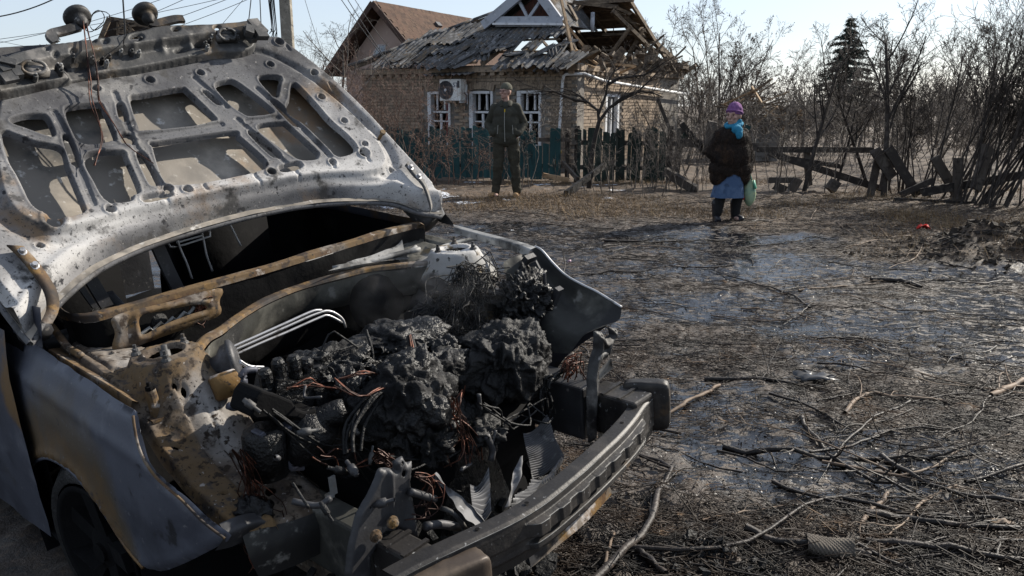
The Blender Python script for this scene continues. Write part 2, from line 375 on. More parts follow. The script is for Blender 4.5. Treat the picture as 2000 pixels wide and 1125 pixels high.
# dentil course under the eaves and brick arches over the windows
dm = MB(); dm.box((0, 0, 0), (.12, .09, .07)); dmm = dm.mesh('dentil'); dmm.materials.append(M_brick)
for k in range(24):
    o = bpy.data.objects.new('dentil', dmm); link(o, wall); o.location = (-.12-k*.25, -.055, EAVE-.20)
for k in range(20):
    o = bpy.data.objects.new('dentil', dmm); link(o, wall); o.location = (.018, .22+k*.25, EAVE-.20); o.rotation_euler = (0, 0, math.pi/2)
for k, (c, s_) in enumerate((((-3.04, -.06, EAVE-.10), (6.2, .13, .12)), ((.02, 3.5, EAVE-.10), (.13, 7.0, .12)))):
    b = MB(); b.box(c, s_); obj('cornice', b, M_brick, wall)
am = MB(); am.box((0, 0, 0), (.062, .06, .16)); amm = am.mesh('arch_brick'); amm.materials.append(M_brick)
for a, c in wins:
    for k in range(11):
        t = (k-5)/5; o = bpy.data.objects.new('arch_brick', amm); link(o, wall); o.location = ((a+c)/2+t*(c-a)/2*1.05, -.012, WZ1+.13-.05*t*t); o.rotation_euler = (0, t*.28, 0)
# window frames with a few shards left
for i, (a, c) in enumerate(wins):
    wd = c-a; b = MB()
    win = empty('window'); win.parent = house; win.location = ((a+c)/2, .06, 0)
    for x, w_ in ((-wd/2+.05, .10), (wd/2-.03, .06)): b.box((x, 0, (WZ0+WZ1)/2), (w_, .16, WZ1-WZ0))
    b.box((0, 0, WZ1-.03), (wd-.17, .16, .06)); b.box((0, 0, WZ0+.03), (wd-.17, .16, .06)); obj('frame', b, M_white, win)
    zc = WZ0+(WZ1-WZ0)*.62
    for (x, z, sx, sz, tilt) in ((.02, zc, wd-.2, .05, 0), (.02, (WZ0+zc)/2, .05, zc-WZ0-.08, 0), (-wd*.12, (zc+WZ1)/2, .035, WZ1-zc-.1, .02), (wd*.2, (zc+WZ1)/2, .035, WZ1-zc-.1, -.03), (.02, zc-.22, wd-.22, .03, .02)):
        m_ = MB(); m_.box((x, .0, z), (sx, .05, sz), np.array(Matrix.Rotation(tilt, 3, 'Y'))); obj('glazing_bar', m_, M_white, win)
    gl = MB(); z = zc+.06
    for k in range(3):
        x = -wd/2+.15+k*.2; gl.add([(x, .03, z), (x+.12, .03, z), (x+.05, .03, z+.09+.06*(k % 2))], [(0, 1, 2)])
    gl.add([(.08, .03, WZ0+.08), (wd/2-.08, .03, WZ0+.08), (wd/2-.08, .03, WZ0+.38), (.15, .03, WZ0+.2)], [(0, 1, 2, 3)]); obj('pane', gl, M_glass, win)
    if i == 0:
        b = MB(True); G = [[(x, .22+.03*math.sin(x*30), z) for x in np.linspace(.0, wd/2, 14)] for z in (WZ0, WZ1-.1)]; b.grid(G); obj('curtain', b, M_curtain, win)
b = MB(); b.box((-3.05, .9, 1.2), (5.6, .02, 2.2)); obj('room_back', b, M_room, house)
sw = MB(); yc = (sa+sc_)/2
for dy in (-.5, .5): sw.box((-.10, yc+dy*(sc_-sa-.1), 1.12), (.12, .10, 1.26))
sw.box((-.10, yc, 1.72), (.12, sc_-sa-.2, .06)); sw.box((-.10, yc, 1.2), (.06, .05, .9)); swo = obj('side_window', sw, M_white, house)
b = MB(); b.box((-.14, yc, 1.12), (.01, sc_-sa-.1, 1.2)); obj('pane', b, M_glass, swo)
# roof structure
roof = empty('roof'); roof.parent = house
def tim(a, c, w_=.10, h_=.06, name='rafter', mat=None, jag=.05):
    b = MB(); b.beam(a, c, w_, h_, jag=jag); return obj(name, b, mat or M_timber, roof)
RZ = 4.15; RID0, RID1 = -3.4, -.25
ridge = lambda x: np.array([x, 3.5, RZ-.06])
eavf = lambda x: np.array([x, -.30, EAVE+.0]); eavb = lambda x: np.array([x, 7.3, EAVE])
for x in (-3.1, -2.3, -1.5): tim(eavf(x), ridge(x), .07, .11)
for k, x in enumerate((-3.1, -2.3, -1.5, -.8, -.27)): tim(eavb(x), ridge(x), .07, .11)
tim(ridge(RID0), ridge(RID1+.1), .09, .12, 'ridge_beam')
tim(ridge(RID0), (-6.2, -.3, EAVE), .08, .12); tim(ridge(RID0), (-6.2, 7.3, EAVE), .08, .12)
# torn gable end: bare rafters and battens
Rr = hpx(1202, 16, y=3.5)
tim(Rr, hpx(1318, 118, y=7.0), .10, .14); tim(hpx(1196, 22, y=3.3), hpx(1283, 108, y=5.2), .12, .10); tim(hpx(1217, 12, y=3.9), hpx(1268, 75, y=5.6), .10, .10)
tim(hpx(1092, -20, y=1.6), hpx(1124, 128, y=.1), .05, .08, mat=M_freshwood); tim(hpx(1100, 40, y=1.4), hpx(1165, 122, y=2.0), .04, .06, mat=M_freshwood); tim(hpx(1104, 60, y=1.2), hpx(1140, 124, y=.8), .05, .05)
tim(hpx(1118, 4, y=3.0), hpx(1205, 14, y=3.5), .12, .10, 'ridge_beam'); tim(hpx(1195, 12, y=3.4), hpx(1230, 28, y=3.9), .10, .08, 'batten')
for x0, y0, x1, y1, yy in ((1212, 34, 1245, 48, 4.2), (1250, 72, 1278, 84, 5.3), (1270, 92, 1300, 104, 6.0), (1205, 20, 1225, 30, 3.8), (1232, 58, 1258, 70, 4.9), (1284, 100, 1312, 116, 6.6), (1115, 8, 1095, 2, 2.8), (1112, 12, 1127, 40, 2.4)): tim(hpx(x0, y0, y=yy), hpx(x1, y1, y=yy), .14, .05, 'batten')
for x0, y0, x1, y1, yy, w_ in ((1188, 112, 1232, 52, 3.6, .13), (1222, 118, 1256, 58, 4.6, .16), (1160, 118, 1130, 85, 2.8, .08), (1255, 116, 1285, 104, 5.2, .10), (1150, 90, 1165, 118, 3.2, .08), (1177, 68, 1238, 66, 4.2, .08), (1170, 98, 1212, 98, 3.8, .05), (1240, 118, 1246, 100, 5, .07)): tim(hpx(x0, y0, y=yy), hpx(x1, y1, y=yy), w_, .06, 'broken_board')
for x0, y0, x1, y1, yy in ((1125, 98, 1165, 124, .6), (1165, 122, 1240, 129, 1.8), (1205, 145, 1242, 129, 2.2), (1122, 118, 1160, 132, .4), (1130, 112, 1150, 122, .9)): tim(hpx(x0, y0, y=yy), hpx(x1, y1, y=yy), .05, .05, 'splintered_batten', M_freshwood)
tim(hpx(1199, 40, y=4.5), hpx(1198, 64, y=4.5), .02, .02, 'broken_board')
# underside of the far slope: sheathing still hanging
for k in range(9):
    t0, t1 = k/9+.002, (k+1)/9-.002+(-.03 if k == 5 else 0); a, c = eavb(0), ridge(0); p0 = a*(1-t0)+c*t0; p1 = a*(1-t1)+c*t1; x0 = -3.3+.1*(k % 3); x1 = (-.22-.10*(k % 2) if k > 3 else -.7-.35*(k % 3))
    b = MB(); b.add([(x0, *p0[1:]), (x1, *p0[1:]), (x1-.1, *p1[1:]), (x0, *p1[1:]), (x0, p0[1], p0[2]+.02), (x1, p0[1], p0[2]+.02), (x1-.1, p1[1], p1[2]+.02), (x0, p1[1], p1[2]+.02)], [(0, 1, 2, 3), (7, 6, 5, 4), (0, 4, 5, 1), (1, 5, 6, 2), (2, 6, 7, 3), (3, 7, 4, 0)])
    obj('sheathing_board', b, M_timber, roof)
# corrugated sheets on the front slope
def sheet(c, w_, l_, rot=0, tilt=0, jag=.05, waves=None, name='roof_sheet', parent=roof, up=None, mat=None):
    waves = waves or max(3, int(w_/.14)); nx = waves*6+1; ny = 5; u = np.linspace(-w_/2, w_/2, nx); v = np.linspace(0, 1, ny)
    lo = -l_/2+g.uniform(0, jag, nx)*(np.floor(np.arange(nx)/6+g.uniform()) % 2); hi = l_/2-g.uniform(0, jag*.4, nx)
    G = np.zeros((ny, nx, 3)); G[..., 0] = u; G[..., 1] = lo[None]*(1-v[:, None])+hi[None]*v[:, None]; G[..., 2] = .028*np.sin(u/w_*waves*2*math.pi)
    e2 = np.array([0, 1, SLN]); e2 /= np.linalg.norm(e2); e1 = np.array([1., 0, 0]); n = np.cross(e1, e2)
    if up is not None: e1, e2, n = up
    R = np.stack([e1, e2, n], 1)@np.array(Matrix.Rotation(rot, 3, 'Z')@Matrix.Rotation(tilt, 3, 'X'))
    b = MB(True); b.grid(G@R.T+np.asarray(c)); b.grid(G@R.T+np.asarray(c)-n*.008, True); return obj(name, b, mat or M_slate, parent)
Sp = lambda px_, py_, lift=.03: hroof(px_, py_, lift)
rows_ = [(118, [(762, .9), (800, .9), (835, .8), (872, .5), (905, .45), (1010, .9), (1050, .9), (1085, .7), (1112, .4)], .95),
         (95, [(800, .8), (838, 1.0), (880, 1.0), (925, .9), (958, .5), (1002, .2), (1095, .2)], 1.2),
         (72, [(850, .8), (890, 1.0), (935, 1.0), (975, .9), (1008, .35)], 1.3),
         (58, [(920, 1.0), (960, 1.1), (1000, 1.1), (1045, 1.1), (1085, .7)], 1.1)]
for py_, L_, ln in rows_:
    for px_, w_ in L_:
        sheet(Sp(px_+g.uniform(-4, 4), py_, .05+g.uniform(0, .05)), w_*1.05, ln*g.uniform(.8, 1.1), g.normal(0, .10), g.normal(0, .05), .22)
for px_, py_, w_, l_, rt in ((905, 112, .22, .9, .5), (890, 104, .2, 1.0, .4), (965, 98, .25, .9, .35), (945, 106, .3, .6, -.3), (1010, 104, .2, .7, .6), (1062, 98, .2, .7, .5), (985, 92, .25, .7, .2), (1078, 100, .22, .6, -.5), (1102, 118, .35, .6, .4), (830, 104, .3, .8, .35), (780, 112, .3, .6, .3), (1104, 84, .25, .6, .5), (1040, 88, .4, .4, .2)):
    sheet(Sp(px_, py_, .12+g.uniform(0, .06)), w_, l_, -rt, g.normal(0, .12), .2)
for x0, y0, x1, y1 in ((995, 79, 1095, 76), (970, 102, 1080, 100), (1015, 104, 1125, 110), (842, 126, 930, 122), (1000, 112, 1115, 117), (1050, 64, 1118, 62)): tim(Sp(x0, y0, .02), Sp(x1, y1, .02), .06, .05, 'batten', M_timber if y0 % 2 else M_freshwood)
for x0, y0, x1, y1 in ((975, 98, 1000, 82), (1040, 100, 1058, 80), (1060, 80, 1072, 94), (1086, 112, 1105, 82), (1020, 98, 1036, 90), (1090, 96, 1112, 88), (1030, 95, 1052, 83)): tim(Sp(x0, y0, .06), Sp(x1, y1, .08), .06, .04, 'broken_board')
for k in range(8):
    t0 = k/8; a, c = np.array([-6.15, -.3, EAVE]), ridge(RID0); 
    sheet((a*(1-t0)+c*t0)*.985+np.array([-.1, 1.6+t0*.4, .10]), 1.0, 1.1, .5, 0, .1)
# hip ridge caps
b = MB(True)
for k in range(6):
    pass
for k in range(7):
    t0, t1 = k/7, (k+1)/7-.01; a, c = np.array([-6.25, -.34, EAVE+.05]), ridge(RID0)+[0, 0, .12]; b = MB(True); b.beam(a*(1-t0)+c*t0, a*(1-t1)+c*t1, .16, .07, jag=.02); obj('hip_cap', b, M_slate, roof)
# gable dormer with pale boards
YD = 1.55
dq = lambda x, y: hpx(x, y, y=YD)
dorm = obj('dormer', prism_ := (lambda A: (lambda b: (b.add(np.vstack([A, A+np.array([0, 2.0, .0])]), [(0, 1, 2), (5, 4, 3), (0, 3, 4, 1), (1, 4, 5, 2), (2, 5, 3, 0)]), b)[1])(MB()))(np.array([dq(975, 44)+[0, .25, 0], dq(1088, 44)+[0, .25, 0], dq(1040, -12)+[0, .25, 0]])), nmat('dormer_dark_red_boards', (.075, .028, .02), [((.03, .02, .016), 6, .45, .65, (8, 1, 1)), ((.13, .09, .07), 9, .58, .7, (10, 1, 1))], rough=.9), house)
def dbo(a, c, w_, h_=.06, name='barge_board', mat=M_greyboard, off=0):
    b = MB(); b.beam(np.asarray(a)+[0, off, 0], np.asarray(c)+[0, off, 0], h_, w_, up=(0, 0, 1)); return obj(name, b, mat, dorm)
dbo(dq(944, 50), dq(1040, -30), .22, .10); dbo(dq(1098, 50), dq(1040, -30), .22, .10, off=.01)
dbo(dq(968, 42), dq(1100, 42), .24, .06, 'tie_board', off=.02); dbo(dq(966, 47), dq(1104, 48), .05, .16, 'sill_board', M_white, -.03)
dbo(dq(974, 32), dq(1032, -20), .08, .06, 'inner_rake', M_greyboard, .05); dbo(dq(1084, 32), dq(1048, -20), .08, .06, 'inner_rake', M_greyboard, .05)
dbo(dq(1028, 33), dq(1012, 2), .07, .05, 'strut', M_greyboard, .06); dbo(dq(1032, 33), dq(1052, 4), .07, .05, 'strut', M_greyboard, .05)
for k, (x, e) in enumerate(((-1, 0), (1, 1))):
    A = [dq(942, 52), dq(1040, -34)] if k == 0 else [dq(1102, 52), dq(1040, -34)]
    for t_ in range(3):
        d = np.array([0, .08+.62*t_, .03]); b = MB(); b.add([A[0]+d, A[1]+d, A[1]+d+[0, .6, 0], A[0]+d+[0, .6, 0]], [(0, 1, 2, 3)]); o = obj('roof_slab', b, M_slate, dorm); md = o.modifiers.new('t', 'SOLIDIFY'); md.thickness = .03
# plank debris standing up on the right of the dormer
for k in range(6): tim(hpx(1070+k*4, -15+k*2, y=1.8+.1*k), hpx(1098+k*6, 45+k*12, y=1.6+.1*k), .06, .03, 'slipped_board')
b = MB(); b.box(hpx(1149, 109, y=1.5), (.16, .04, .10), np.array(Matrix.Rotation(.4, 3, 'Y'))); obj('red_rag', b, nmat('red_cloth', (.5, .03, .03), rough=.9), roof)
b = MB(True); P = hpx(1158, 24, y=3.0); b.tube([P, hpx(1157, 45, y=3.0), hpx(1157, 62, y=3.0)], [.05, .06, .045], 8); obj('hanging_pipe_lagging', b, M_greyboard, roof)
# rubble along the broken eaves of the side wall
b = MB()
for k in range(150):
    y = g.uniform(.2, 7.2); b.box((g.uniform(-.5, .25), y, EAVE+g.uniform(-.02, .26)), g.uniform(.04, .25, 3)*np.array([1, 2.2, .35]), np.array(Matrix.Rotation(g.uniform(0, 3), 3, Vector(g.normal(size=3)))))
obj('roof_rubble', b, M_timber, roof, kind='stuff')
for k in range(26):
    y = g.uniform(3.5, 7.2); p = np.array([g.uniform(-.7, .1), y, EAVE+g.uniform(.05, .2)]); tim(p, p+np.array([g.uniform(-.6, .6), g.uniform(-.5, .9), g.uniform(.1, .7)]), .05, .04, 'broken_board')
# ---- gas pipe, air conditioner
gp = [hpx(1088, 322, y=-.35), hpx(1092, 262, y=-.22), hpx(1099, 158, y=-.12)]; gp += [hpx(1101, 148, y=-.12), hpx(1106, 145, y=-.10)]
gp += [np.array([.12, .1, gp[-1][2]+.01]), hpx(1180, 158, x=.14), hpx(1260, 171, x=.14), hpx(1345, 184, x=.14)]
b = MB(True); b.tube(np.array(gp), .034, 8); obj('gas_pipe', b, M_pipe, house)
b = MB(True); b.tube([gp[0]+[0, 0, -.02], hpx(1091, 300, y=-.33)], .05, 8); b.lathe(hpx(1091, 297, y=-.33), (1, 0, 0), [(0, -.08), (.04, -.06), (.04, .06), (0, .08)], 8); obj('gas_valve', b, M_ochre, house)
acx = hpx(885, 176, y=-.28); AW, AH = 46/1556*20.2, 38/1556*20.2
ac = empty('air_conditioner', label='white outdoor air conditioner unit on the brick wall above the left window', cat='air conditioner')
wm = Matrix.Identity(4)
def hw(p): return HM.T@np.asarray(p, float)+np.array([HB[0], HB[1], 0])
ac.location = hw(acx); ac.rotation_euler = (0, 0, math.atan2(HF[1], HF[0]))
b = MB(); b.box((0, 0, 0), (AW, .26, AH)); bo = obj('casing', b, nmat('ac_white', (.66, .66, .64), [((.5, .49, .46), 4, .55, .7)], rough=.5), ac); md = bo.modifiers.new('b', 'BEVEL'); md.width = .012; md.segments = 2
M_acd = nmat('ac_grille', (.05, .05, .055), rough=.5); M_acr = nmat('ac_grille_bar', (.16, .16, .17), rough=.5)
b = MB(True); b.lathe((-AW*.20, -.131, 0), (0, -1, 0), [(AH*.43, 0), (AH*.43, .012), (AH*.40, .012), (AH*.40, .003), (0, .003)], 32); obj('fan_recess', b, M_acd, ac)
b = MB(True)
for r in np.linspace(.09, .40, 7): t = np.linspace(0, 2*math.pi, 30); b.tube(np.stack([-AW*.2+r*AH*np.cos(t), np.full(30, -.142), r*AH*np.sin(t)], 1), .004, 4, False)
b.lathe((-AW*.20, -.140, 0), (0, -1, 0), [(AH*.09, 0), (AH*.08, .012), (0, .014)], 14); obj('grille', b, M_acr, ac)
b = MB(); b.lathe((-AW*.20, -.144, 0), (0, -1, 0), [(AH*.075, 0), (AH*.06, .014), (0, .016)], 14); obj('hub', b, M_pipe, ac)
def text_mesh(s, size, name):
    cu = bpy.data.curves.new(name, 'FONT'); cu.body = s; cu.size = size; cu.extrude = .002; cu.align_x = 'CENTER'; cu.align_y = 'CENTER'
    o = bpy.data.objects.new(name, cu); COL.objects.link(o); dg = bpy.context.evaluated_depsgraph_get(); me = bpy.data.meshes.new_from_object(o.evaluated_get(dg)); bpy.data.objects.remove(o); return me
tm = text_mesh('ST', .15, 'lettering'); to = obj('lettering', tm, nmat('ac_print', (.04, .05, .10), rough=.5), ac); to.location = (AW*.27, -.134, AH*.22); to.rotation_euler = (math.pi/2, 0, 0)
b = MB(); b.box((AW*.40, -.132, AH*.26), (.06, .01, .16)); obj('handle_recess', b, M_acd, ac)
b = MB(); b.box((AW*.42, .05, -AH*.55), (.03, .3, .04)); b.box((-AW*.3, .05, -AH*.55), (.03, .3, .04)); b.box((AW*.5, .12, -AH*.2), (.03, .03, AH*.9)); obj('wall_bracket', b, M_white, ac)
cs = MB(True); xx = np.linspace(-.62, .62, 60); cs.grid([[(x-.05, -.30, AH*.5+.09+.02*math.sin(x*40)) for x in xx], [(x-.05, .18, AH*.5+.16+.02*math.sin(x*40)) for x in xx]])
cso = obj('canopy_sheet', cs, M_slate, ac)
b = MB(True); b.tube([(AW*.5, .0, -.05), (AW*.56, .06, -.12), (AW*.5, .1, -.3), (AW*.45, .12, -.45)], .014, 6); obj('hose', b, M_acd, ac)
# ================================================================== PINK HOUSE BEHIND
PA = np.array([-4.83, 32.0]); pr = np.array([2.9, 5.4]); pr /= np.linalg.norm(pr); pf = np.array([pr[1], -pr[0]])
pink = empty('pink_house', (PA[0], PA[1], 0), math.atan2(pf[1], pf[0]), label='pale pink rendered house with brown shingle roof behind the cottage', cat='house')
HWd, ZA, ZE, LN = 2.35, 5.27, 2.85, 7.0
b = MB(); b.add([(-HWd+.3, 0, 0), (HWd-.3, 0, 0), (HWd-.3, 0, ZE+.1), (0, 0, ZA-.25), (-HWd+.3, 0, ZE+.1), (-HWd+.3, LN, 0), (HWd-.3, LN, 0), (HWd-.3, LN, ZE+.1), (0, LN, ZA-.25), (-HWd+.3, LN, ZE+.1)], [(0, 1, 2, 3, 4), (9, 8, 7, 6, 5), (0, 5, 6, 1), (1, 6, 7, 2), (4, 9, 5, 0), (2, 7, 8, 3), (3, 8, 9, 4)])
obj('wall', b, nmat('pink_render', (.42, .335, .30), [((.36, .28, .25), 1.2, .45, .65), ((.48, .40, .36), 6, .55, .7)], rough=.9), pink)
M_shing = nmat('brown_shingle', (.058, .031, .020), [((.09, .053, .033), 5, .48, .62), ((.08, .045, .03), 9, .55, .7)], rough=.9, rand=.38)
M_soff = nmat('dark_soffit', (.05, .03, .024), [((.09, .055, .04), 8, .5, .65)], rough=.8)
rf = MB()
for s_ in (-1, 1): rf.add([(s_*(HWd+.15), -.75, ZE-.12), (0, -.75, ZA), (0, LN+.3, ZA), (s_*(HWd+.15), LN+.3, ZE-.12), (s_*(HWd+.15), -.75, ZE-.24), (0, -.75, ZA-.12), (0, LN+.3, ZA-.12), (s_*(HWd+.15), LN+.3, ZE-.24)], [(0, 1, 2, 3), (7, 6, 5, 4), (0, 4, 5, 1), (2, 6, 7, 3), (3, 7, 4, 0)])
prf = obj('roof', rf, M_soff, pink)
sl = np.array([HWd+.15, 0, ZE-.12-ZA]); SLl = np.linalg.norm(sl); sl /= SLl; nn = np.array([-sl[2], 0, sl[0]])
sm = MB(); sm.box((0, 0, 0), (.20, .30, .018)); smm = sm.mesh('shingle'); smm.materials.append(M_shing); restS = MB(); cnt = 0
for r in range(17):
    for k in range(26):
        dS = .10+r*.19; yv = -.6+k*.305+.15*(r % 2)
        if dS > SLl-.05 or yv > LN+.2: continue
        c0 = np.array([0, yv, ZA])+sl*dS+nn*(.012+g.uniform(0, .008)); ang = math.atan2(-sl[2], sl[0])+.05
        if cnt < 300 and r < 13:
            o = bpy.data.objects.new('shingle', smm); link(o, prf); o.location = c0; o.rotation_euler = (0, ang, 0); cnt += 1
        else: restS.box(c0, (.20, .30, .018), np.array(Matrix.Rotation(ang, 3, 'Y')))
obj('shingles', restS, M_shing, prf, kind='stuff')
b = MB(); b.box(np.array([0, 2.6, ZA])+sl*.9+nn*.08, (.22, .3, .1), np.array(Matrix.Rotation(math.atan2(-sl[2], sl[0]), 3, 'Y'))); obj('roof_vent', b, M_acd, prf)
b = MB(); b.beam((-HWd-.15, -.8, ZE-.2), (0, -.8, ZA-.06), .04, .2); b.beam((HWd+.15, -.82, ZE-.2), (0, -.82, ZA-.06), .04, .2); obj('barge_board', b, M_soff, prf)
for (x0, x1, z0, z1, cut) in ((-.62, -.05, 2.75, 3.75, 1), (.62, 1.25, 3.0, 3.55, 2)):
    b = MB(); P = [(x0, -.03, z0), (x1, -.03, z0), (x1, -.03, z1), (x0+(.25 if cut == 1 else 0), -.03, z1), (x0, -.03, z1-(.3 if cut == 1 else 0))]
    b.add(P, [(0, 1, 2, 3, 4)]); wo_ = obj('window', b, nmat('pale_glass', (.20, .25, .32), rough=.1, spec=.8), pink)
    b = MB(); P2 = np.array(P+[P[0]]); b.tube(P2, .035, 4); b.box(((x0+x1)/2, -.04, (z0+z1)/2), (.03, .04, z1-z0)); obj('frame', b, M_white, wo_)
# far timber gable seen above the bonnet
shed = empty('timber_shed', (gy(262, 60, 27)[0], 27, 0), .2, label='dark timber gable roof seen above the burnt bonnet', cat='shed')
b = MB(); b.box((0, 2, 1.75), (2.6, 3, 3.5)); obj('wall', b, M_timber, shed)
so = np.array([gy(262, 60, 27)[0], 27, 0]); sp_ = lambda x, y: gy(x, y, 27)-so
for a, c, w_ in (((196, 92), (217, 36), .14), ((217, 36), (350, 56), .10), ((236, 43), (262, 82), .10), ((246, 46), (282, 84), .08), ((225, 58), (272, 48), .06), ((232, 62), (290, 66), .12), ((262, 48), (330, 62), .05), ((282, 72), (340, 92), .08), ((232, 44), (232, 70), .05)):
    b = MB(); b.beam(sp_(*a), sp_(*c), .08, w_); obj('roof_board', b, M_timber, shed)
b = MB(); P = [sp_(217, 36), sp_(345, 56), sp_(360, 95), sp_(190, 98)]; b.add(np.vstack([np.array(P)+[0, .3, 0], np.array(P)+[0, 1.5, .1]]), [(0, 1, 2, 3), (7, 6, 5, 4), (0, 4, 5, 1), (1, 5, 6, 2), (2, 6, 7, 3), (3, 7, 4, 0)]); obj('roof', b, M_attic, shed)
# ruined outbuilding behind the woman
out = empty('ruined_outbuilding', (*gy(1490, 260, 22)[:2], 0), -.5, label='collapsed timber outbuilding behind the woman', cat='shed')
b = MB(); b.box((-.35, .8, .62), (1.5, 1.2, 1.25)); obj('wall', b, nmat('grey_render', (.20, .19, .175), [((.30, .28, .26), 3, .5, .65), ((.09, .08, .07), 4, .5, .65)], rough=.9), out)
for k in range(38):
    p = np.array([g.uniform(-1.2, .8), g.uniform(-.3, 1.0), 0]); p[2] = 1.05+1.1*max(0, 1-abs(p[0]+.4)/1.2)*g.uniform(.2, 1)
    d = np.array([g.uniform(.3, .8)*g.choice([-1, 1]), g.uniform(-.2, .2), g.uniform(-.5, .3)]); b = MB(); b.beam(p-d*.6, p+d*.6, g.uniform(.04, .12), .04, jag=.04); obj('broken_board', b, M_timber if k % 3 else M_freshwood, out)
# ================================================================== FENCES
M_teal = nmat('old_teal_paint', (.016, .056, .060), [((.032, .095, .098), 4, .5, .66, (1, 1, .25)), ((.012, .028, .03), 6, .52, .68, (1, 1, .25)), ((.12, .11, .10), 14, .66, .76)], rough=.75, bump=((40, .3, .004),), rand=.3)
M_dkgreen = nmat('dark_green_board', (.020, .032, .026), [((.05, .055, .045), 5, .52, .68, (1, 1, .25)), ((.012, .014, .012), 7, .5, .66)], rough=.85, bump=((40, .3, .004),), rand=.35)
M_oldwood = nmat('grey_weathered_wood', (.060, .050, .042), [((.12, .105, .09), 7, .5, .66, (1, 1, .3)), ((.03, .025, .022), 6, .5, .66)], rough=.9, bump=((50, .5, .005),), rand=.3)
M_charred = nmat('charred_wood', (.030, .025, .022), [((.07, .06, .05), 8, .5, .68)], rough=.85, bump=((40, .6, .006),), rand=.3)
def picket(parent, x, y, zb, zt, w_, mat, lean=0, th=.022, pointed=.03, name='picket'):
    a = g.uniform(-pointed, pointed); V = []
    for yy in (-th/2, th/2): V += [(-w_/2, yy, zb), (w_/2, yy, zb), (w_/2+lean, yy, zt+a), (lean, yy, zt+abs(a)), (-w_/2+lean, yy, zt-a)]
    b = MB(); b.add(V, [(0, 1, 2, 3, 4), (9, 8, 7, 6, 5), (0, 5, 6, 1), (1, 6, 7, 2), (2, 7, 8, 3), (3, 8, 9, 4), (4, 9, 5, 0)])
    o = obj(name, b, mat, parent); o.location = (x, y, 0); return o
g = np.random.default_rng(12)
def fy(x): return 16.3-.06*x
fen = empty('teal_fence', (-3.0, fy(-3), 0), math.atan2(-.06, 1), label='teal painted picket fence in front of the brick cottage', cat='fence')
x = 0.0
while x < 4.15:
    px_ = 1000+(x-3.0)/16.3*1590; wd = .118+g.uniform(-.012, .012)
    top_ = 1.02+g.uniform(-.05, .06)
    if 3.70 < x < 3.80 or 3.99 < x < 4.06: x += wd; continue
    picket(fen, x, 0, .04+g.uniform(-.03, .03), top_-(.28 if 3.55 < x < 3.72 else 0), wd-.004, M_teal, g.normal(0, .012)); x += wd+.006
b = MB(); b.beam((-.1, .035, .30), (4.2, .035, .30), .04, .08); obj('rail', b, M_oldwood, fen); b = MB(); b.beam((-.1, .035, .82), (4.2, .035, .82), .04, .08); obj('rail', b, M_oldwood, fen)
for x in (0, 1.4, 2.8, 4.12): b = MB(); b.box((x, .09, .5), (.09, .09, 1.05)); obj('post', b, M_oldwood, fen)
O2 = gy(1126, 345, 15.9); fen2 = empty('dark_picket_fence', (O2[0], 15.9, 0), -.05, label='dark green board fence with gaps right of the teal fence', cat='fence')
x = 0.03
for k in range(40):
    wd = g.choice([.07, .10, .12, .13]); 
    if x > 1.78: break
    if k in (1, 3): x += .05
    picket(fen2, x, 0, .02+g.uniform(-.03, .03), 1.03+g.uniform(-.08, .04), wd, M_dkgreen, g.normal(0, .02)); x += wd+g.choice([.004, .006, .012])
for z in (.30, .78): b = MB(); b.beam((-.1, .03, z), (1.95, .03, z-.02), .04, .09); obj('rail', b, M_oldwood, fen2)
for x in (.0, 1.82): b = MB(); b.box((x, .08, .55), (.10, .08, 1.1)); obj('post', b, M_oldwood, fen2)
rf_ = empty('rail_fence', (*gy(1500, 330, 14.6)[:2], 0), 0, label='broken weathered rail fence running behind the woman', cat='fence')
ro = np.array([*gy(1500, 330, 14.6)[:2], 0])
def rb(x0, y0, x1, y1, Y, w_=.12, name='rail', mat=None, Y1=None, th=.045):
    b = MB(); b.beam(gy(x0, y0, Y)-ro, gy(x1, y1, Y1 or Y)-ro, th, w_, jag=.03); return obj(name, b, mat or M_oldwood, rf_)
rb(1325, 278, 1500, 288, 14.9, .15); rb(1480, 292, 1705, 293, 14.5, .10); rb(1380, 300, 1392, 238, 14.8, .16, 'post', th=.1); rb(1320, 345, 1330, 248, 15.1, .12, 'post')
rb(1500, 298, 1730, 372, 14.2, .12, 'fallen_rail', M_charred); rb(1510, 304, 1640, 325, 14.4, .08, 'fallen_rail', M_charred); rb(1500, 352, 1560, 352, 14.2, .10, 'low_board'); rb(1512, 362, 1535, 372, 14.0, .14, 'low_board')
rb(1575, 290, 1580, 362, 14.6, .10, 'post', th=.09); rb(1620, 372, 1632, 355, 13.6, .16, 'stump', M_oldwood, th=.14); rb(1545, 372, 1560, 348, 13.9, .14, 'stump', th=.12)
rb(1697, 395, 1718, 295, 13.4, .12, 'leaning_board', M_oldwood); rb(1735, 290, 1792, 380, 13.2, .15, 'leaning_board', M_charred); rb(1708, 292, 1742, 345, 13.3, .17, 'leaning_board'); rb(1726, 372, 1738, 310, 13.5, .14, 'post', th=.1); rb(1760, 380, 1822, 352, 13.0, .10, 'leaning_board', M_charred)
rb(1800, 376, 2060, 330, 12.8, .13, 'fallen_rail', M_charred); rb(1824, 305, 1872, 385, 13.0, .15, 'leaning_board'); rb(1868, 402, 1872, 310, 12.8, .12, 'post', th=.1); rb(1905, 370, 1930, 285, 12.6, .14, 'dead_trunk', th=.12); rb(1745, 392, 1900, 400, 12.6, .10, 'low_board', M_charred)
rb(1330, 240, 1378, 300, 14.9, .10, 'leaning_board', M_charred); rb(1285, 195, 1312, 262, 15.2, .06, 'leaning_board'); rb(1327, 286, 1345, 256, 15.0, .12, 'leaning_board', M_dkgreen); rb(1452, 268, 1462, 245, 15.4, .10, 'board_end', M_teal)
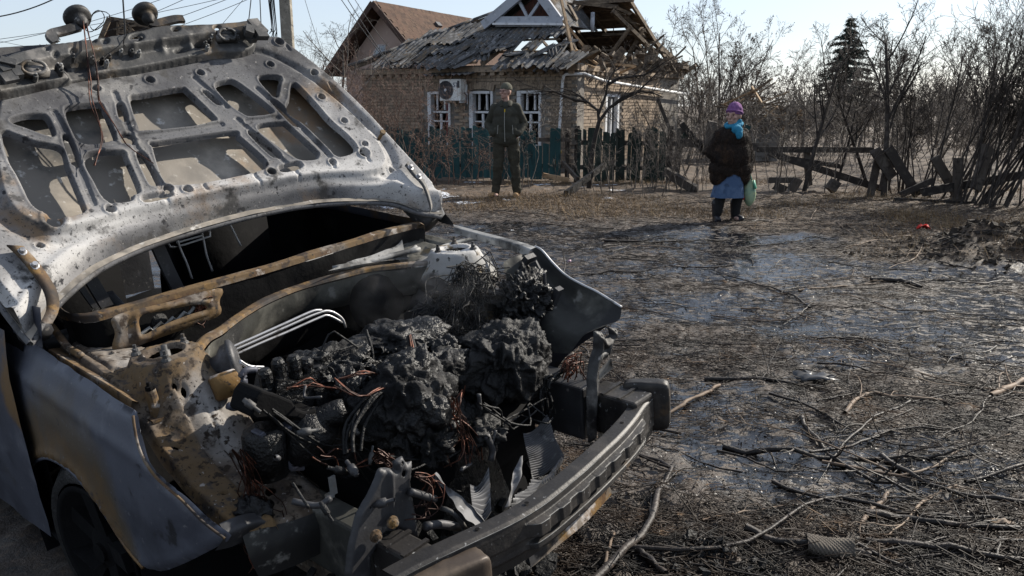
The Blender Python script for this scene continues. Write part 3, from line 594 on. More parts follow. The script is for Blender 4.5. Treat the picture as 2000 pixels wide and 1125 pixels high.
# single boards lying about by the fence
for (x0, y0, x1, y1, Y0, Y1, w_, lab, m_) in ((1106, 378, 1182, 322, 13.3, 14.9, .10, 'charred black plank leaning in front of the dark fence', nmat('coal_black_wood', (.008, .007, .007), [((.02, .018, .017), 9, .5, .66)], rough=.8)), (1060, 342, 1110, 352, 15.7, 15.5, .09, 'pale split board lying at the foot of the teal fence', M_freshwood), (1300, 335, 1360, 372, 14.9, 14.0, .16, 'grey fallen log beside the woman', M_oldwood), (1100, 318, 1128, 350, 15.8, 15.2, .08, 'short grey board propped between the two fences', M_oldwood)):
    A, B_ = gy(x0, y0, Y0), gy(x1, y1, Y1); b = MB(); b.beam((0, 0, 0), B_-A, w_*.6, w_, jag=.04); o = obj('plank', b, m_, label=lab, cat='plank'); o.location = A
# ================================================================== BARE TREES
M_bark = nmat('dark_bark', (.030, .025, .022), [((.065, .055, .048), 9, .5, .66)], rough=.9, rand=.2)
M_twig = nmat('red_brown_twig', (.12, .075, .058), [((.20, .135, .105), 6, .5, .66)], rough=.8, rand=.25)
M_greytwig = nmat('grey_twig', (.085, .072, .062), [((.16, .14, .12), 7, .5, .66)], rough=.8, rand=.25)
M_dryleaf = nmat('curled_dry_leaf', (.060, .040, .026), [((.11, .075, .045), 7, .5, .66)], rough=.85)
def grow(starts, dirs, lens, rads, spec, seed, K=6):
    """levels of branches; spec rows: (children, angle, length ratio, radius ratio, curl, up)"""
    r_ = np.random.default_rng(seed); out = []
    def poly(P0, D, Ln, R0, curl, up, taper):
        N = len(P0); P = np.zeros((N, K, 3)); P[:, 0] = P0; d = D.copy(); st = (Ln/(K-1))[:, None]
        for k in range(1, K):
            d = d+r_.normal(0, curl, (N, 3))+np.array([0, 0, up]); d /= np.linalg.norm(d, axis=1, keepdims=True); P[:, k] = P[:, k-1]+d*st
        R = R0[:, None]*np.linspace(1, taper, K)[None]; return P, R
    P, R = poly(np.asarray(starts, float), np.asarray(dirs, float), np.asarray(lens, float), np.asarray(rads, float), spec[0][4], spec[0][5], .35); Ln = np.asarray(lens, float); out.append((P, R))
    for (n, ang, lr, rr, curl, up) in spec[1:]:
        N = len(P); par = np.repeat(np.arange(N), n); M_ = len(par); t = r_.uniform(.25, 1, M_)**.8*(K-1); i = np.minimum(t.astype(int), K-2); f = (t-i)[:, None]
        P0 = P[par, i]*(1-f)+P[par, i+1]*f; T = P[par, i+1]-P[par, i]; T /= np.linalg.norm(T, axis=1, keepdims=True)+1e-9
        rd = r_.normal(size=(M_, 3)); rd -= T*(rd*T).sum(1, keepdims=True); rd /= np.linalg.norm(rd, axis=1, keepdims=True)
        an = np.radians(ang)*r_.uniform(.6, 1.35, M_)[:, None]; D = T*np.cos(an)+rd*np.sin(an)
        L2 = Ln[par]*lr*r_.uniform(.45, 1.15, M_)*(1.15-.45*t/(K-1)); R0 = np.maximum((R[par, i]*(1-f[:, 0])+R[par, i+1]*f[:, 0])*rr, .0016)
        P, R = poly(P0, D, L2, R0, curl, up, .4); Ln = L2; out.append((P, R))
    return out
def plant(name, label, cat, base, mat, trunk_levels, starts, dirs, lens, rads, spec, seed, group=None, leaves=0, minr=.002):
    base = np.asarray(base, float); L_ = grow(starts, dirs, lens, rads, spec, seed); root = empty(name, base, label=label, cat=cat, group=group)
    lv = ([0, 1, 2, 3, 4, 5], [0, 1, 2, 3, 4, 5], [0, 2, 3, 5], [0, 3, 5], [0, 5])
    obj('trunk', level_mesh(L_[:trunk_levels], minr, 0, 7, lv), mat, root); obj('crown', level_mesh(L_[trunk_levels:], minr, trunk_levels, 3, lv), mat, root)
    if leaves:
        r_ = np.random.default_rng(seed+5); P = L_[-1][0]; k = r_.integers(0, len(P), leaves); j = r_.integers(2, P.shape[1], leaves); C0 = P[k, j]; a = r_.normal(size=(leaves, 3))*.013; c = r_.normal(size=(leaves, 3))*.010-[0, 0, .014]
        V = np.stack([C0, C0+a, C0+a+c, C0+c], 1).reshape(-1, 3); obj('leaves', mesh('leaves', V, np.arange(leaves*4).reshape(-1, 4)), M_dryleaf, root, kind='stuff')
    return root
def fan(n, spread, seed, lean=(0, 0)):
    r_ = np.random.default_rng(seed); d = np.stack([r_.normal(0, spread, n)+lean[0], r_.normal(0, spread, n)+lean[1], np.ones(n)], 1); return d/np.linalg.norm(d, axis=1, keepdims=True)
Z3 = np.zeros((1, 3))
T4 = [(0, 0, 0, 0, .06, .03), (7, 40, .62, .6, .10, .06), (7, 42, .55, .55, .14, .05), (6, 45, .5, .55, .16, .03), (3, 45, .5, .6, .18, .0)]
def bush(name, label, base, n, h, spread, seed, mat=None, rad=.012, spec=None, lean=(0, 0), group=None, jit=.25, cat='shrub', leaves=0, minr=.002):
    r_ = np.random.default_rng(seed); st = np.stack([r_.normal(0, jit, n), r_.normal(0, jit*.6, n), np.full(n, -.03)], 1)
    return plant(name, label, cat, base, mat or M_twig, 1, st, fan(n, spread, seed, lean), h*r_.uniform(.55, 1.1, n), rad*r_.uniform(.6, 1.2, n), spec or [(0, 0, 0, 0, .10, .03), (5, 35, .5, .6, .14, .05), (5, 42, .5, .6, .16, .03), (3, 45, .5, .6, .18, 0)], seed, group, leaves, minr)
def gb(x, Y, y0=None): p = gy(x, 300, Y); return (p[0], Y, float(ground_h(p[0], Y)))
# the small forked tree before the dark fence
bs = np.array(gb(1152, 14.6)); P = lambda x, y, Y=14.6: gy(x, y, Y)-bs
tk = np.array([[0, 0, 0], P(1158, 290), P(1170, 238)])
ft = empty('forked_tree', bs, label='small dark forked bare tree in front of the dark board fence', cat='tree')
Lm = [cr(tk, 6)]; limbs = [[P(1170, 238), P(1166, 212), P(1145, 198), P(1122, 180), P(1095, 172)], [P(1170, 238), P(1185, 215), P(1205, 200), P(1245, 180), P(1290, 135)], [P(1168, 225), P(1185, 180), P(1190, 150), P(1215, 130)], [P(1195, 208), P(1225, 185), P(1262, 178), P(1295, 190)], [P(1145, 198), P(1120, 195), P(1080, 178), P(1042, 180)], [P(1188, 165), P(1215, 150), P(1255, 148), P(1300, 120)]]
Lm += [cr(np.array(l), 6) for l in limbs]; Lm = np.array(Lm); Rm = np.array([np.linspace(.05, .038, 6)]+[np.linspace(.030, .009, 6)]*6)
V, Fc = tubes(Lm, Rm, 8); obj('trunk', mesh('trunk', V, Fc, True), M_bark, ft)
sub = []
for l in Lm[1:]:
    r_ = np.random.default_rng(int(abs(l[-1, 0]*1000))); n = 13; i = r_.integers(1, 5, n); dv = (l[i+1 if False else np.minimum(i+1, 5)]-l[i]); dv /= np.linalg.norm(dv, axis=1, keepdims=True)+1e-9; dv = dv+r_.normal(0, .55, (n, 3))+[0, 0, .15]; dv /= np.linalg.norm(dv, axis=1, keepdims=True)
    sub.append(grow(l[i], dv, r_.uniform(.25, .75, n), np.full(n, .008), [(0, 0, 0, 0, .12, .03), (4, 45, .55, .6, .16, .02), (4, 45, .5, .6, .18, 0)], 3))
Vs, Fs, n0 = [], [], 0
for L_ in sub:
    for (Pp, Rr_) in L_: V, Fc = tubes(Pp, np.maximum(Rr_, .0022), 3); Vs.append(V); Fs.append(Fc+n0); n0 += len(V)
obj('crown', mesh('crown', np.vstack(Vs), np.vstack(Fs), True), M_bark, ft)
plant('bare_tree', 'slender bare tree rising between the burnt bonnet and the pink house', 'tree', gb(655, 16.5), M_greytwig, 2, Z3, fan(1, .03, 1), [2.6], [.05], T4, 21)
plant('bare_tree', 'thin bare sapling left of the slender tree by the concrete pole', 'tree', gb(622, 18), M_greytwig, 1, np.zeros((3, 3)), fan(3, .16, 2), [2.3, 2.6, 2.2], [.03]*3, [(0, 0, 0, 0, .07, .03), (7, 32, .5, .55, .1, .05), (6, 40, .5, .6, .15, .03), (3, 45, .5, .6, .16, 0)], 22)
for k, (x, Y, n, h, lab) in enumerate(((705, 14.6, 18, 2.1, 'tangled reddish bramble bush nearest the burnt bonnet'), (760, 15.2, 16, 2.1, 'tangled reddish bramble bush before the left end of the teal fence'), (815, 15.0, 11, 1.7, 'reddish bramble bush below the air conditioner'), (868, 15.4, 6, 1.2, 'thin twiggy bush left of the standing man'), (925, 15.3, 4, .8, 'low dry bush just behind the man'), (672, 17.2, 16, 2.4, 'tall brown bush behind the bonnet edge'))):
    bush('bramble_bush', lab, gb(x, Y), n, h, .32, 40+k, M_twig, .009, group='bramble bushes along the teal fence', spec=[(0, 0, 0, 0, .16, .0), (6, 45, .55, .6, .18, .03), (6, 50, .5, .6, .2, .0), (3, 50, .5, .6, .2, 0)])
for k, (x, Y, n, h, lab) in enumerate(((955, 15.0, 4, .8, 'few bare stems beside the man'), (1050, 14.6, 5, .85, 'few bare stems right of the man by the teal fence'), (1205, 14.0, 8, .9, 'low bare shrub at the foot of the dark fence'), (1240, 14.4, 9, 1.1, 'bare shrub before the right end of the dark fence'), (1310, 14.2, 9, 1.3, 'bare shrub left of the woman'), (1365, 14.4, 12, 1.0, 'dense low twigs directly left of the woman'), (1275, 13.4, 4, .7, 'sparse dry stems in the grass left of the woman'), (1530, 13.6, 7, 1.1, 'bare shrub right of the woman behind the bag'), (1620, 13.8, 7, 1.2, 'bare shrub before the fallen rail'))):
    bush('bare_shrub', lab, gb(x, Y), n, h, .22, 60+k, M_greytwig, .009, group='bare shrubs along the fences')
bush('leafy_shrub_tree', 'wide shrub tree with small curled leaves behind the torn roof', gb(1400, 25), 9, 3.6, .30, 81, M_greytwig, .04, [(0, 0, 0, 0, .08, .04), (9, 30, .5, .55, .10, .06), (9, 35, .5, .6, .12, .05), (8, 40, .42, .6, .14, .03)], cat='tree', leaves=9000, jit=.5)
bush('leafy_shrub_tree', 'thin shrub tree with curled leaves above the house corner', gb(1340, 22.5), 7, 2.3, .30, 82, M_greytwig, .03, [(0, 0, 0, 0, .08, .04), (8, 30, .5, .55, .10, .06), (7, 35, .5, .6, .12, .05), (4, 40, .45, .6, .14, .03)], cat='tree', leaves=2500, jit=.4)
for k, (x, Y, ht, r, ln, lab) in enumerate(((1577, 14.2, 2.2, .045, (.02, 0), 'bare tree with dark trunk just right of the collapsed outbuilding'), (1735, 13.4, 2.5, .055, (-.02, 0), 'tall bare tree in front of the spruce, beside the leaning boards'), (1700, 15.5, 2.2, .04, (-.25, 0), 'bare tree leaning left before the spruce'), (1640, 15.5, 1.9, .03, (.1, 0), 'small bare tree at the foot of the spruce'))):
    plant('bare_tree', lab, 'tree', gb(x, Y), M_bark, 2, Z3, fan(1, .02, 90+k, ln), [ht], [r], [(0, 0, 0, 0, .05, .03), (9, 38, .62, .6, .08, .07), (8, 38, .5, .55, .12, .05), (6, 42, .48, .55, .15, .03), (2, 45, .5, .6, .18, 0)], 90+k, minr=.0025)
for k, (x, Y, n, h, ln, lab) in enumerate(((1905, 12.6, 14, 2.9, (.38, 0), 'many-stemmed dark bush leaning right at the right edge'), (1960, 12.2, 14, 2.7, (.30, 0), 'dense dark bush at the far right edge'), (1845, 13.2, 11, 2.7, (.28, 0), 'dark stems leaning right behind the fallen rails'), (1790, 14.0, 9, 2.5, (.12, 0), 'thin dark bush between the tall tree and the right bushes'), (2030, 12.0, 8, 2.6, (.05, 0), 'dark stems cut by the right edge of the picture'))):
    bush('dark_bush', lab, gb(x, Y), n, h, .20, 100+k, M_bark, .020, [(0, 0, 0, 0, .06, .04), (8, 26, .55, .55, .08, .05), (7, 34, .5, .6, .12, .04), (4, 42, .48, .6, .15, .02)], ln, 'dark bushes at the right edge', .18, minr=.0025)
plant('bare_tree', 'distant bare tree at the far left behind the lock panel', 'tree', gb(62, 38), M_greytwig, 2, Z3, fan(1, .02, 5), [2.6], [.10], T4, 120, minr=.006)
plant('bare_tree', 'distant bare tree just left of the timber shed', 'tree', gb(168, 40), M_greytwig, 2, Z3, fan(1, .02, 6), [2.2], [.08], T4, 121, minr=.006)
# far thicket closing the view
r_ = np.random.default_rng(77); n = 150; tx = np.r_[r_.uniform(3, 24, n-45), r_.uniform(-34, -4, 45)]; ty = r_.uniform(20, 48, n); tx[:n-45] = tx[:n-45]*ty[:n-45]/26+1.5
L_ = grow(np.stack([tx, ty, np.zeros(n)], 1), fan(n, .12, 8), r_.uniform(1.6, 3.4, n), np.full(n, .05), [(0, 0, 0, 0, .08, .03), (7, 36, .55, .6, .12, .05), (7, 42, .5, .6, .16, .03), (5, 45, .55, .6, .16, 0)], 9)
obj('thicket', level_mesh(L_, .006), M_greytwig, label='far bare thicket behind the gardens', cat='thicket', kind='stuff')
n = 560; ux = r_.uniform(-.02, .72, n); uy = r_.uniform(15.2, 34, n); k = ~((ux*uy < 6.5) & (uy > 16.5) & (uy < 26)); ux, uy = ux[k], uy[k]; n = len(ux)
L_ = grow(np.stack([ux*uy, uy, np.zeros(n)], 1), fan(n, .35, 18), r_.uniform(.7, 1.9, n), np.full(n, .012), [(0, 0, 0, 0, .12, .03), (6, 40, .6, .6, .14, .04), (6, 45, .55, .6, .16, .02), (4, 45, .55, .6, .16, 0)], 19)
obj('undergrowth', level_mesh(L_, .0042), M_greytwig, label='tangled bare undergrowth beyond the rail fence', cat='undergrowth', kind='stuff')
# spruce
M_needle = nmat('spruce_needles', (.022, .040, .030), [((.045, .075, .055), 3, .5, .66), ((.012, .018, .014), 6, .5, .66)], rough=.7)
SY = 46.0; sb = gy(1655, 120, SY); sb[2] = 0; STOP = gy(1657, 32, SY)[2]
spr = empty('spruce_tree', sb, label='tall dark green spruce above the bare shrubs', cat='tree')
b = MB(True); b.tube([(0, 0, 0), (0, 0, STOP*.5), (0, 0, STOP)], [.16, .09, .01], 7); obj('trunk', b, M_bark, spr)
r_ = np.random.default_rng(3); Vn = []; Br = []
for k in range(230):
    t = (k/230)**.85; tier = round(t*17)/17; t = tier+.012*r_.normal(); t = min(max(t, 0), .985); z = STOP*(.06+.93*t); ln = (3.1*(1-t)**.95+.08)*r_.uniform(.5, 1.18); a = k*2.399+r_.normal(0, .2); d = np.array([math.cos(a), math.sin(a), 0])
    pts = np.array([np.array([0, 0, z])+d*ln*s_+np.array([0, 0, (.25*s_-.75*s_*s_+.35*s_**3)*ln*.7]) for s_ in np.linspace(0, 1, 6)]); Br.append(pts)
    m = int(60*ln+12); s_ = r_.uniform(.12, 1, m); C0 = np.stack([np.interp(s_*5, np.arange(6), pts[:, j]) for j in range(3)], 1)+r_.normal(0, .035, (m, 3))
    sd = np.array([-d[1], d[0], 0])*r_.choice([-1, 1], m)[:, None]; ax = d*.7+sd*.8+np.array([0, 0, -.35])+r_.normal(0, .3, (m, 3)); ax /= np.linalg.norm(ax, axis=1, keepdims=True); le = r_.uniform(.12, .30, m)[:, None]*(1.1-.5*s_[:, None])
    pr_ = np.cross(ax, r_.normal(size=(m, 3))); pr_ /= np.linalg.norm(pr_, axis=1, keepdims=True)
    Vn.append(np.stack([C0-pr_*.02, C0+pr_*.02, C0+ax*le+pr_*.012, C0+ax*le-pr_*.012], 1))
Vn = np.vstack(Vn).reshape(-1, 3); obj('crown', mesh('crown', Vn, np.arange(len(Vn)).reshape(-1, 4)), M_needle, spr)
V, Fc = tubes(np.array(Br), np.broadcast_to(np.linspace(.03, .006, 6), (230, 6)), 3); obj('limbs', mesh('limbs', V, Fc), M_bark, spr)
# dry grass on the verge
r_ = np.random.default_rng(31); n = 110000; yv = 7+(r_.uniform(0, 1, n)**1.2)*9.5; xv = r_.uniform(-.30, .70, n)*yv*1.15
k = (r_.uniform(0, 1, n) < verge(xv, yv)*np.clip(.30+1.6*vn(np.stack([xv, yv, 0*xv], 1), .9, 90)+1.1*np.exp(-((xv-1.4)/1.3)**2-((yv-12.2)/.8)**2), .02, 1)); xv, yv = xv[k], yv[k]; n = len(xv); zv = ground_h(xv, yv)
hh = r_.gamma(3, .018, n)+.02; a = r_.uniform(0, 2*math.pi, n); lean = r_.normal(0, .8, (n, 2)); P0 = np.stack([xv, yv, zv-.01], 1); sd = np.stack([np.cos(a), np.sin(a), 0*a], 1)*r_.uniform(.0012, .003, n)[:, None]
tip = P0+np.stack([lean[:, 0]*hh, lean[:, 1]*hh, hh], 1); midp = P0*.5+tip*.5+np.stack([0*hh, 0*hh, hh*.12], 1)
V = np.stack([P0-sd, P0+sd, midp+sd*.8, midp-sd*.8, tip], 1).reshape(-1, 3); q = np.arange(n)[:, None]*5
Fq = np.vstack([q+np.array([0, 1, 2, 3])]); Ft = q+np.array([3, 2, 4]); me = mesh('dry_grass', V, np.vstack([Fq, np.hstack([Ft, Ft[:, 2:]])])[:n]); 
fa = [tuple(x) for x in Fq.tolist()]+[tuple(x) for x in Ft.tolist()]
me = bpy.data.meshes.new('dry_grass'); me.vertices.add(len(V)); me.vertices.foreach_set('co', V.astype(np.float32).ravel()); me.loops.add(n*7); me.loops.foreach_set('vertex_index', np.r_[Fq.ravel(), Ft.ravel()].astype(np.int32)); me.polygons.add(2*n); me.polygons.foreach_set('loop_start', np.r_[np.arange(n)*4, n*4+np.arange(n)*3].astype(np.int32)); me.update(calc_edges=True); me.validate()
obj('dry_grass', me, nmat('straw', (.18, .115, .055), [((.30, .21, .11), 3, .5, .66), ((.10, .07, .045), 5, .5, .66)], rough=.8), label='short dry grass on the verge', cat='grass', kind='stuff')
# ================================================================== POLE AND WIRES
PY = 21.0; pb_ = gy(575.5, 300, PY); pole = empty('utility_pole', (pb_[0], PY, 0), label='grey concrete utility pole behind the burnt bonnet', cat='pole')
b = MB(); b.add([(-.15, -.12, 0), (.15, -.12, 0), (.15, .12, 0), (-.15, .12, 0), (-.125, -.10, 9), (.125, -.10, 9), (.125, .10, 9), (-.125, .10, 9)], [(0, 3, 2, 1), (4, 5, 6, 7), (0, 1, 5, 4), (1, 2, 6, 5), (2, 3, 7, 6), (3, 0, 4, 7)])
o = obj('post', b, nmat('rough_concrete', (.22, .20, .165), [((.33, .30, .25), 5, .48, .64), ((.12, .105, .09), 9, .55, .7)], rough=.95, bump=((25, .8, .02),)), pole); md = o.modifiers.new('b', 'BEVEL'); md.width = .03; md.segments = 2
M_wire = nmat('black_cable', (.02, .02, .022), rough=.6)
b = MB(); b.beam((-.7, -.15, 8.2), (.7, -.15, 8.2), .08, .08); obj('crossarm', b, M_oldwood, pole)
for k, (dx, n) in enumerate(((-.22, 4), (-.30, 3))):
    for j in range(n):
        b = MB(True); xo = dx-.04*j; b.tube(cr(np.array([(xo, -.14, 6.0), (xo-.02, -.16, 4.2+.2*j), (xo+.05*math.sin(j), -.16, 3.3), (xo-.03, -.15, 3.0+.12*j)]), 14), .012, 4); obj('hanging_cable', b, M_wire, pole)
for k, (p, q, Y0, Y1, r, lab, sag) in enumerate((((-60, 38), (110, -4), 18, 18, .014, 'thick black cable crossing the top left corner', .1), ((-60, 84), (660, -60), 26, 24, .008, 'thin upper wire left of the bonnet', .2), ((-60, 94), (420, -40), 26, 24, .008, 'thin wire just above the left horn', .2), ((-60, 66), (250, 120), 30, 26, .007, 'faint low wire at the far left', .1), ((150, 82), (480, -60), 25, 22, .008, 'thin wire behind the left horn', .1), ((120, 100), (560, -50), 24, 21, .008, 'thin wire climbing to the pole behind the horns', .15), ((200, 95), (570, -40), 26, 22, .008, 'thin wire right of the second horn', .15),
   ((239, -20), (245, 72), 12, 12, .012, 'straight dark cable hanging down behind the lock panel', 0), ((430, 52), (500, -30), 22, 21, .006, 'faint wire left of the concrete pole', .0), ((484, 52), (492, -20), 16, 16, .010, 'dark cable end curling beside the lock panel end', .02), ((507, -20), (511, 72), 16, 16, .010, 'dark cable hanging left of the pole', .0),
   ((640, -40), (772, 142), 21, 19.6, .010, 'first service wire sloping to the cottage eaves', .05), ((655, -40), (770, 140), 21, 19.5, .010, 'second service wire sloping to the cottage eaves', .03), ((670, -40), (768, 102), 21, 20.5, .008, 'service wire ending by the pink gable window', .1), ((712, -40), (793, 92), 22, 31, .008, 'wire sloping to the right gable window of the pink house', .1), ((590, -20), (640, 130), 21, 19, .006, 'thin wire dropping into the slender tree', .1))):
    A, B_ = gy(*p, Y0), gy(*q, Y1); b = MB(True); t = np.linspace(0, 1, 14)[:, None]; b.tube((B_-A)*t-np.array([0, 0, 1])*4*sag*t*(1-t), r, 5); o = obj('overhead_wire', b, M_wire, label=lab, cat='wire', group='overhead wires'); o.location = A
# ================================================================== PEOPLE
def capsule(b, a, c, ra, rc, n=14, m=5):
    a = np.asarray(a, float); c = np.asarray(c, float); d = c-a; L_ = np.linalg.norm(d); d = d/L_; pr_ = [(0.0, -ra)]
    for k in range(1, m+1): t = k/m*math.pi/2; pr_.append((ra*math.sin(t), -ra*math.cos(t)))
    for k in range(0, m): t = k/m*math.pi/2; pr_.append((rc*math.cos(t), L_+rc*math.sin(t)))
    pr_.append((0.0, L_+rc)); b.lathe(a, d, pr_, n)
def ell(b, c, r, n=18, m=12, R=None):
    V = []; 
    for i in range(m+1):
        t = math.pi*i/m
        for j in range(n): V.append((math.sin(t)*math.cos(2*math.pi*j/n), math.sin(t)*math.sin(2*math.pi*j/n), math.cos(t)))
    V = np.array(V)*np.asarray(r)
    if R is not None: V = V@np.asarray(R).T
    b.add(V+np.asarray(c), [(i*n+j, i*n+(j+1) % n, (i+1)*n+(j+1) % n, (i+1)*n+j) for i in range(m) for j in range(n)])
def fuse(name, b, vox, mat, parent=None, smooth=3, noise=(0, 1), seed=0, **k):
    me = b.mesh(name); o = bpy.data.objects.new(name, me); COL.objects.link(o); md = o.modifiers.new('r', 'REMESH'); md.mode = 'VOXEL'; md.voxel_size = vox
    ms = o.modifiers.new('s', 'SMOOTH'); ms.iterations = smooth; ms.factor = .5
    dg = bpy.context.evaluated_depsgraph_get(); m2 = bpy.data.meshes.new_from_object(o.evaluated_get(dg)); bpy.data.objects.remove(o)
    V = np.zeros(len(m2.vertices)*3, np.float32); m2.vertices.foreach_get('co', V); V = V.reshape(-1, 3)
    if noise[0]:
        Nn = np.zeros(len(m2.vertices)*3, np.float32); m2.vertices.foreach_get('normal', Nn); Nn = Nn.reshape(-1, 3)
        V = V+Nn*(noise[0]*fbm(V*np.array([1, 1, noise[2] if len(noise) > 2 else 1]), noise[1], 3, seed))[:, None]; m2.vertices.foreach_set('co', V.astype(np.float32).ravel())
    m2.polygons.foreach_set('use_smooth', np.ones(len(m2.polygons), bool)); m2.materials.clear(); m2.materials.append(mat); m2.update()
    o = bpy.data.objects.new(name, m2); link(o, parent); props(o, **k); return o
M_skin = nmat('skin', (.36, .225, .18), [((.42, .25, .205), 9, .5, .66)], rough=.55)
def head(b, c, yaw, s=1.0):
    R = np.array(Matrix.Rotation(yaw, 3, 'Z')); T = lambda p: np.asarray(c)+R@(np.array(p)*s)     # face looks along -Y
    ell(b, T((0, .01, .02)), np.array((.076, .095, .108))*s, R=R); ell(b, T((0, -.02, -.055)), np.array((.058, .068, .065))*s, R=R); ell(b, T((0, -.062, -.088)), np.array((.026, .024, .024))*s, R=R)
    capsule(b, T((0, -.088, .012)), T((0, -.106, -.026)), .011*s, .015*s, 10); ell(b, T((0, -.085, -.058)), np.array((.026, .012, .010))*s, R=R)
    for sx in (-1, 1):
        ell(b, T((sx*.078, .012, -.005)), np.array((.012, .022, .034))*s, R=R); ell(b, T((sx*.034, -.078, .030)), np.array((.024, .014, .009))*s, R=R); ell(b, T((sx*.045, -.062, -.02)), np.array((.024, .024, .022))*s, R=R)
    return T, R
def hand(b, wrist, d, palm_n, s=1.0, curl=.5):
    d = np.asarray(d, float)/np.linalg.norm(d); pn = np.asarray(palm_n, float); pn -= d*(pn@d); pn /= np.linalg.norm(pn); sd = np.cross(d, pn); w_ = np.asarray(wrist, float)
    ell(b, w_+d*.045*s, np.array((.042, .016, .05))*s, R=np.stack([sd, pn, d], 1))
    for k, (o, ln) in enumerate(((-.030, .062), (-.010, .075), (.010, .070), (.029, .055))):
        p = w_+d*.085*s+sd*o*s; q = p+(d*math.cos(curl*.6)+pn*math.sin(curl*.6))*ln*.5*s; r = q+(d*math.cos(curl*1.8)+pn*math.sin(curl*1.8))*ln*.5*s
        capsule(b, p, q, .0095*s, .009*s, 8, 3); capsule(b, q, r, .009*s, .008*s, 8, 3)
    p = w_+d*.03*s-sd*.036*s; q = p+(d*.6-sd*.6+pn*.4)*.04*s; capsule(b, p, q, .012*s, .010*s, 8, 3); capsule(b, q, q+(d*.8+pn*.5)*.028*s, .010*s, .009*s, 8, 3)
# ---- the man: dark olive jacket, hands in pockets, facing the camera, head turned to his right
mp = gz(988, 384); mp[2] = float(ground_h(mp[0], mp[1])); MS = 1.84/1.80
hipz, knz, shz = .93, .50, 1.46
J = dict(hl=(-.10, 0, hipz), hr=(.10, 0, hipz), kl=(-.125, -.02, knz), kr=(.15, -.015, knz), al=(-.16, .03, .09), ar=(.18, .03, .09), sl=(-.175, .01, 1.435), sr=(.175, .01, 1.435), el=(-.285, .06, 1.17), er=(.30, .06, 1.17), wl=(-.20, -.085, 1.03), wr=(.205, -.085, 1.03))
b = MB()
for s_ in 'lr':
    capsule(b, J['h'+s_], J['k'+s_], .080, .055); capsule(b, J['k'+s_], J['a'+s_], .052, .036); capsule(b, J['s'+s_], J['e'+s_], .048, .038); capsule(b, J['e'+s_], J['w'+s_], .038, .028)
    hand(b, J['w'+s_], np.array((.10 if s_ == 'l' else -.10, .02, -.06)), (0, -1, 0), .9)
    a = np.array(J['a'+s_]); capsule(b, a+[0, .03, -.05], a+[0, -.12, -.06], .04, .03)
ell(b, (0, 0, 1.0), (.15, .11, .12)); ell(b, (0, 0, 1.22), (.15, .11, .22)); ell(b, (0, .01, 1.40), (.18, .10, .12)); capsule(b, (0, .01, 1.46), (0, -.005, 1.58), .058, .052)
T, R = head(b, (0, -.01, 1.68), -.75)
man = fuse('person', b, .0085, M_skin, None, 2, label='man in dark olive jacket and beanie standing with hands in pockets', cat='person')
man.location = mp; man.scale = (MS, MS, MS); man.rotation_euler = (0, 0, -.05)
M_jack = nmat('dark_olive_fleece', (.034, .033, .025), [((.055, .053, .040), 7, .5, .68)], rough=.85, bump=((25, .4, .012), (140, .3, .002)))
M_trou = nmat('dark_olive_trousers', (.034, .031, .022), [((.055, .049, .035), 6, .5, .68)], rough=.9, bump=((18, .6, .02),))
b = MB(); ell(b, (0, .005, 1.34), (.215, .14, .15)); ell(b, (0, 0, 1.16), (.225, .150, .26)); ell(b, (0, 0, .98), (.215, .150, .14)); capsule(b, (-.12, 0, .90), (.12, 0, .90), .095, .095); capsule(b, (-.09, -.01, .93), (.09, -.01, .93), .125, .125); capsule(b, (-.13, -.075, 1.06), (-.09, -.09, .95), .07, .05); capsule(b, (.13, -.075, 1.06), (.09, -.09, .95), .07, .05)
for s_ in 'lr':
    capsule(b, J['s'+s_], J['e'+s_], .072, .064); capsule(b, J['e'+s_], np.array(J['w'+s_])+[0, -.005, .0], .064, .056); capsule(b, (0, .02, 1.47), np.array(J['s'+s_])+[0, 0, 0], .06, .066)
fuse('jacket', b, .010, M_jack, man, 3, (.014, 9, .7), 3)
b = MB(True); n = 20; t = np.linspace(.35, 2*math.pi-.35, n)-math.pi/2; b.grid([np.stack([.088*np.cos(t), .005+.085*np.sin(t), np.full(n, 1.47)], 1), np.stack([.085*np.cos(t), .0+.085*np.sin(t), np.full(n, 1.545)], 1), np.stack([.105*np.cos(t), .0+.105*np.sin(t), np.full(n, 1.53)], 1), np.stack([.12*np.cos(t), .0+.11*np.sin(t), np.full(n, 1.46)], 1)]); obj('collar', b, M_jack, man)
b = MB(); b.tube([(-.01, -.148, 1.36), (-.012, -.156, 1.15), (-.005, -.155, .90)], .006, 5); obj('zip', b, nmat('zip_grey', (.22, .22, .20), rough=.4), man)
for sx in (-1, 1): b = MB(); b.tube([(sx*.115, -.142, 1.16), (sx*.125, -.150, 1.02)], .005, 4); obj('pocket_piping', b, nmat('zip_grey', (.22, .22, .20)), man)
b = MB(); ell(b, (0, -.085, 1.47), (.05, .03, .06)); obj('shirt', b, nmat('grey_green_shirt', (.045, .048, .04), rough=.9), man)
b = MB(); b.box((-.008, -.135, 1.385), (.016, .012, .05)); obj('zip_pull', b, nmat('yellow_tag', (.5, .36, .03), rough=.6), man)
b = MB()
for s_ in 'lr': capsule(b, J['h'+s_], J['k'+s_], .108, .085); capsule(b, J['k'+s_], np.array(J['a'+s_])+[0, -.01, .03], .082, .072); capsule(b, np.array(J['a'+s_])+[0, -.01, .06], np.array(J['a'+s_])+[0, -.01, .01], .074, .070)
ell(b, (0, 0, .93), (.17, .125, .13)); fuse('trousers', b, .010, M_trou, man, 3, (.022, 7, 1.6), 5)
b = MB(); b.box((.215, 0, .66), (.03, .13, .18)); fuse('cargo_pocket', b, .008, M_trou, man, 2)
M_boot = nmat('tan_boot_suede', (.30, .19, .10), [((.22, .13, .065), 7, .5, .66), ((.08, .06, .045), 5, .6, .7)], rough=.85)
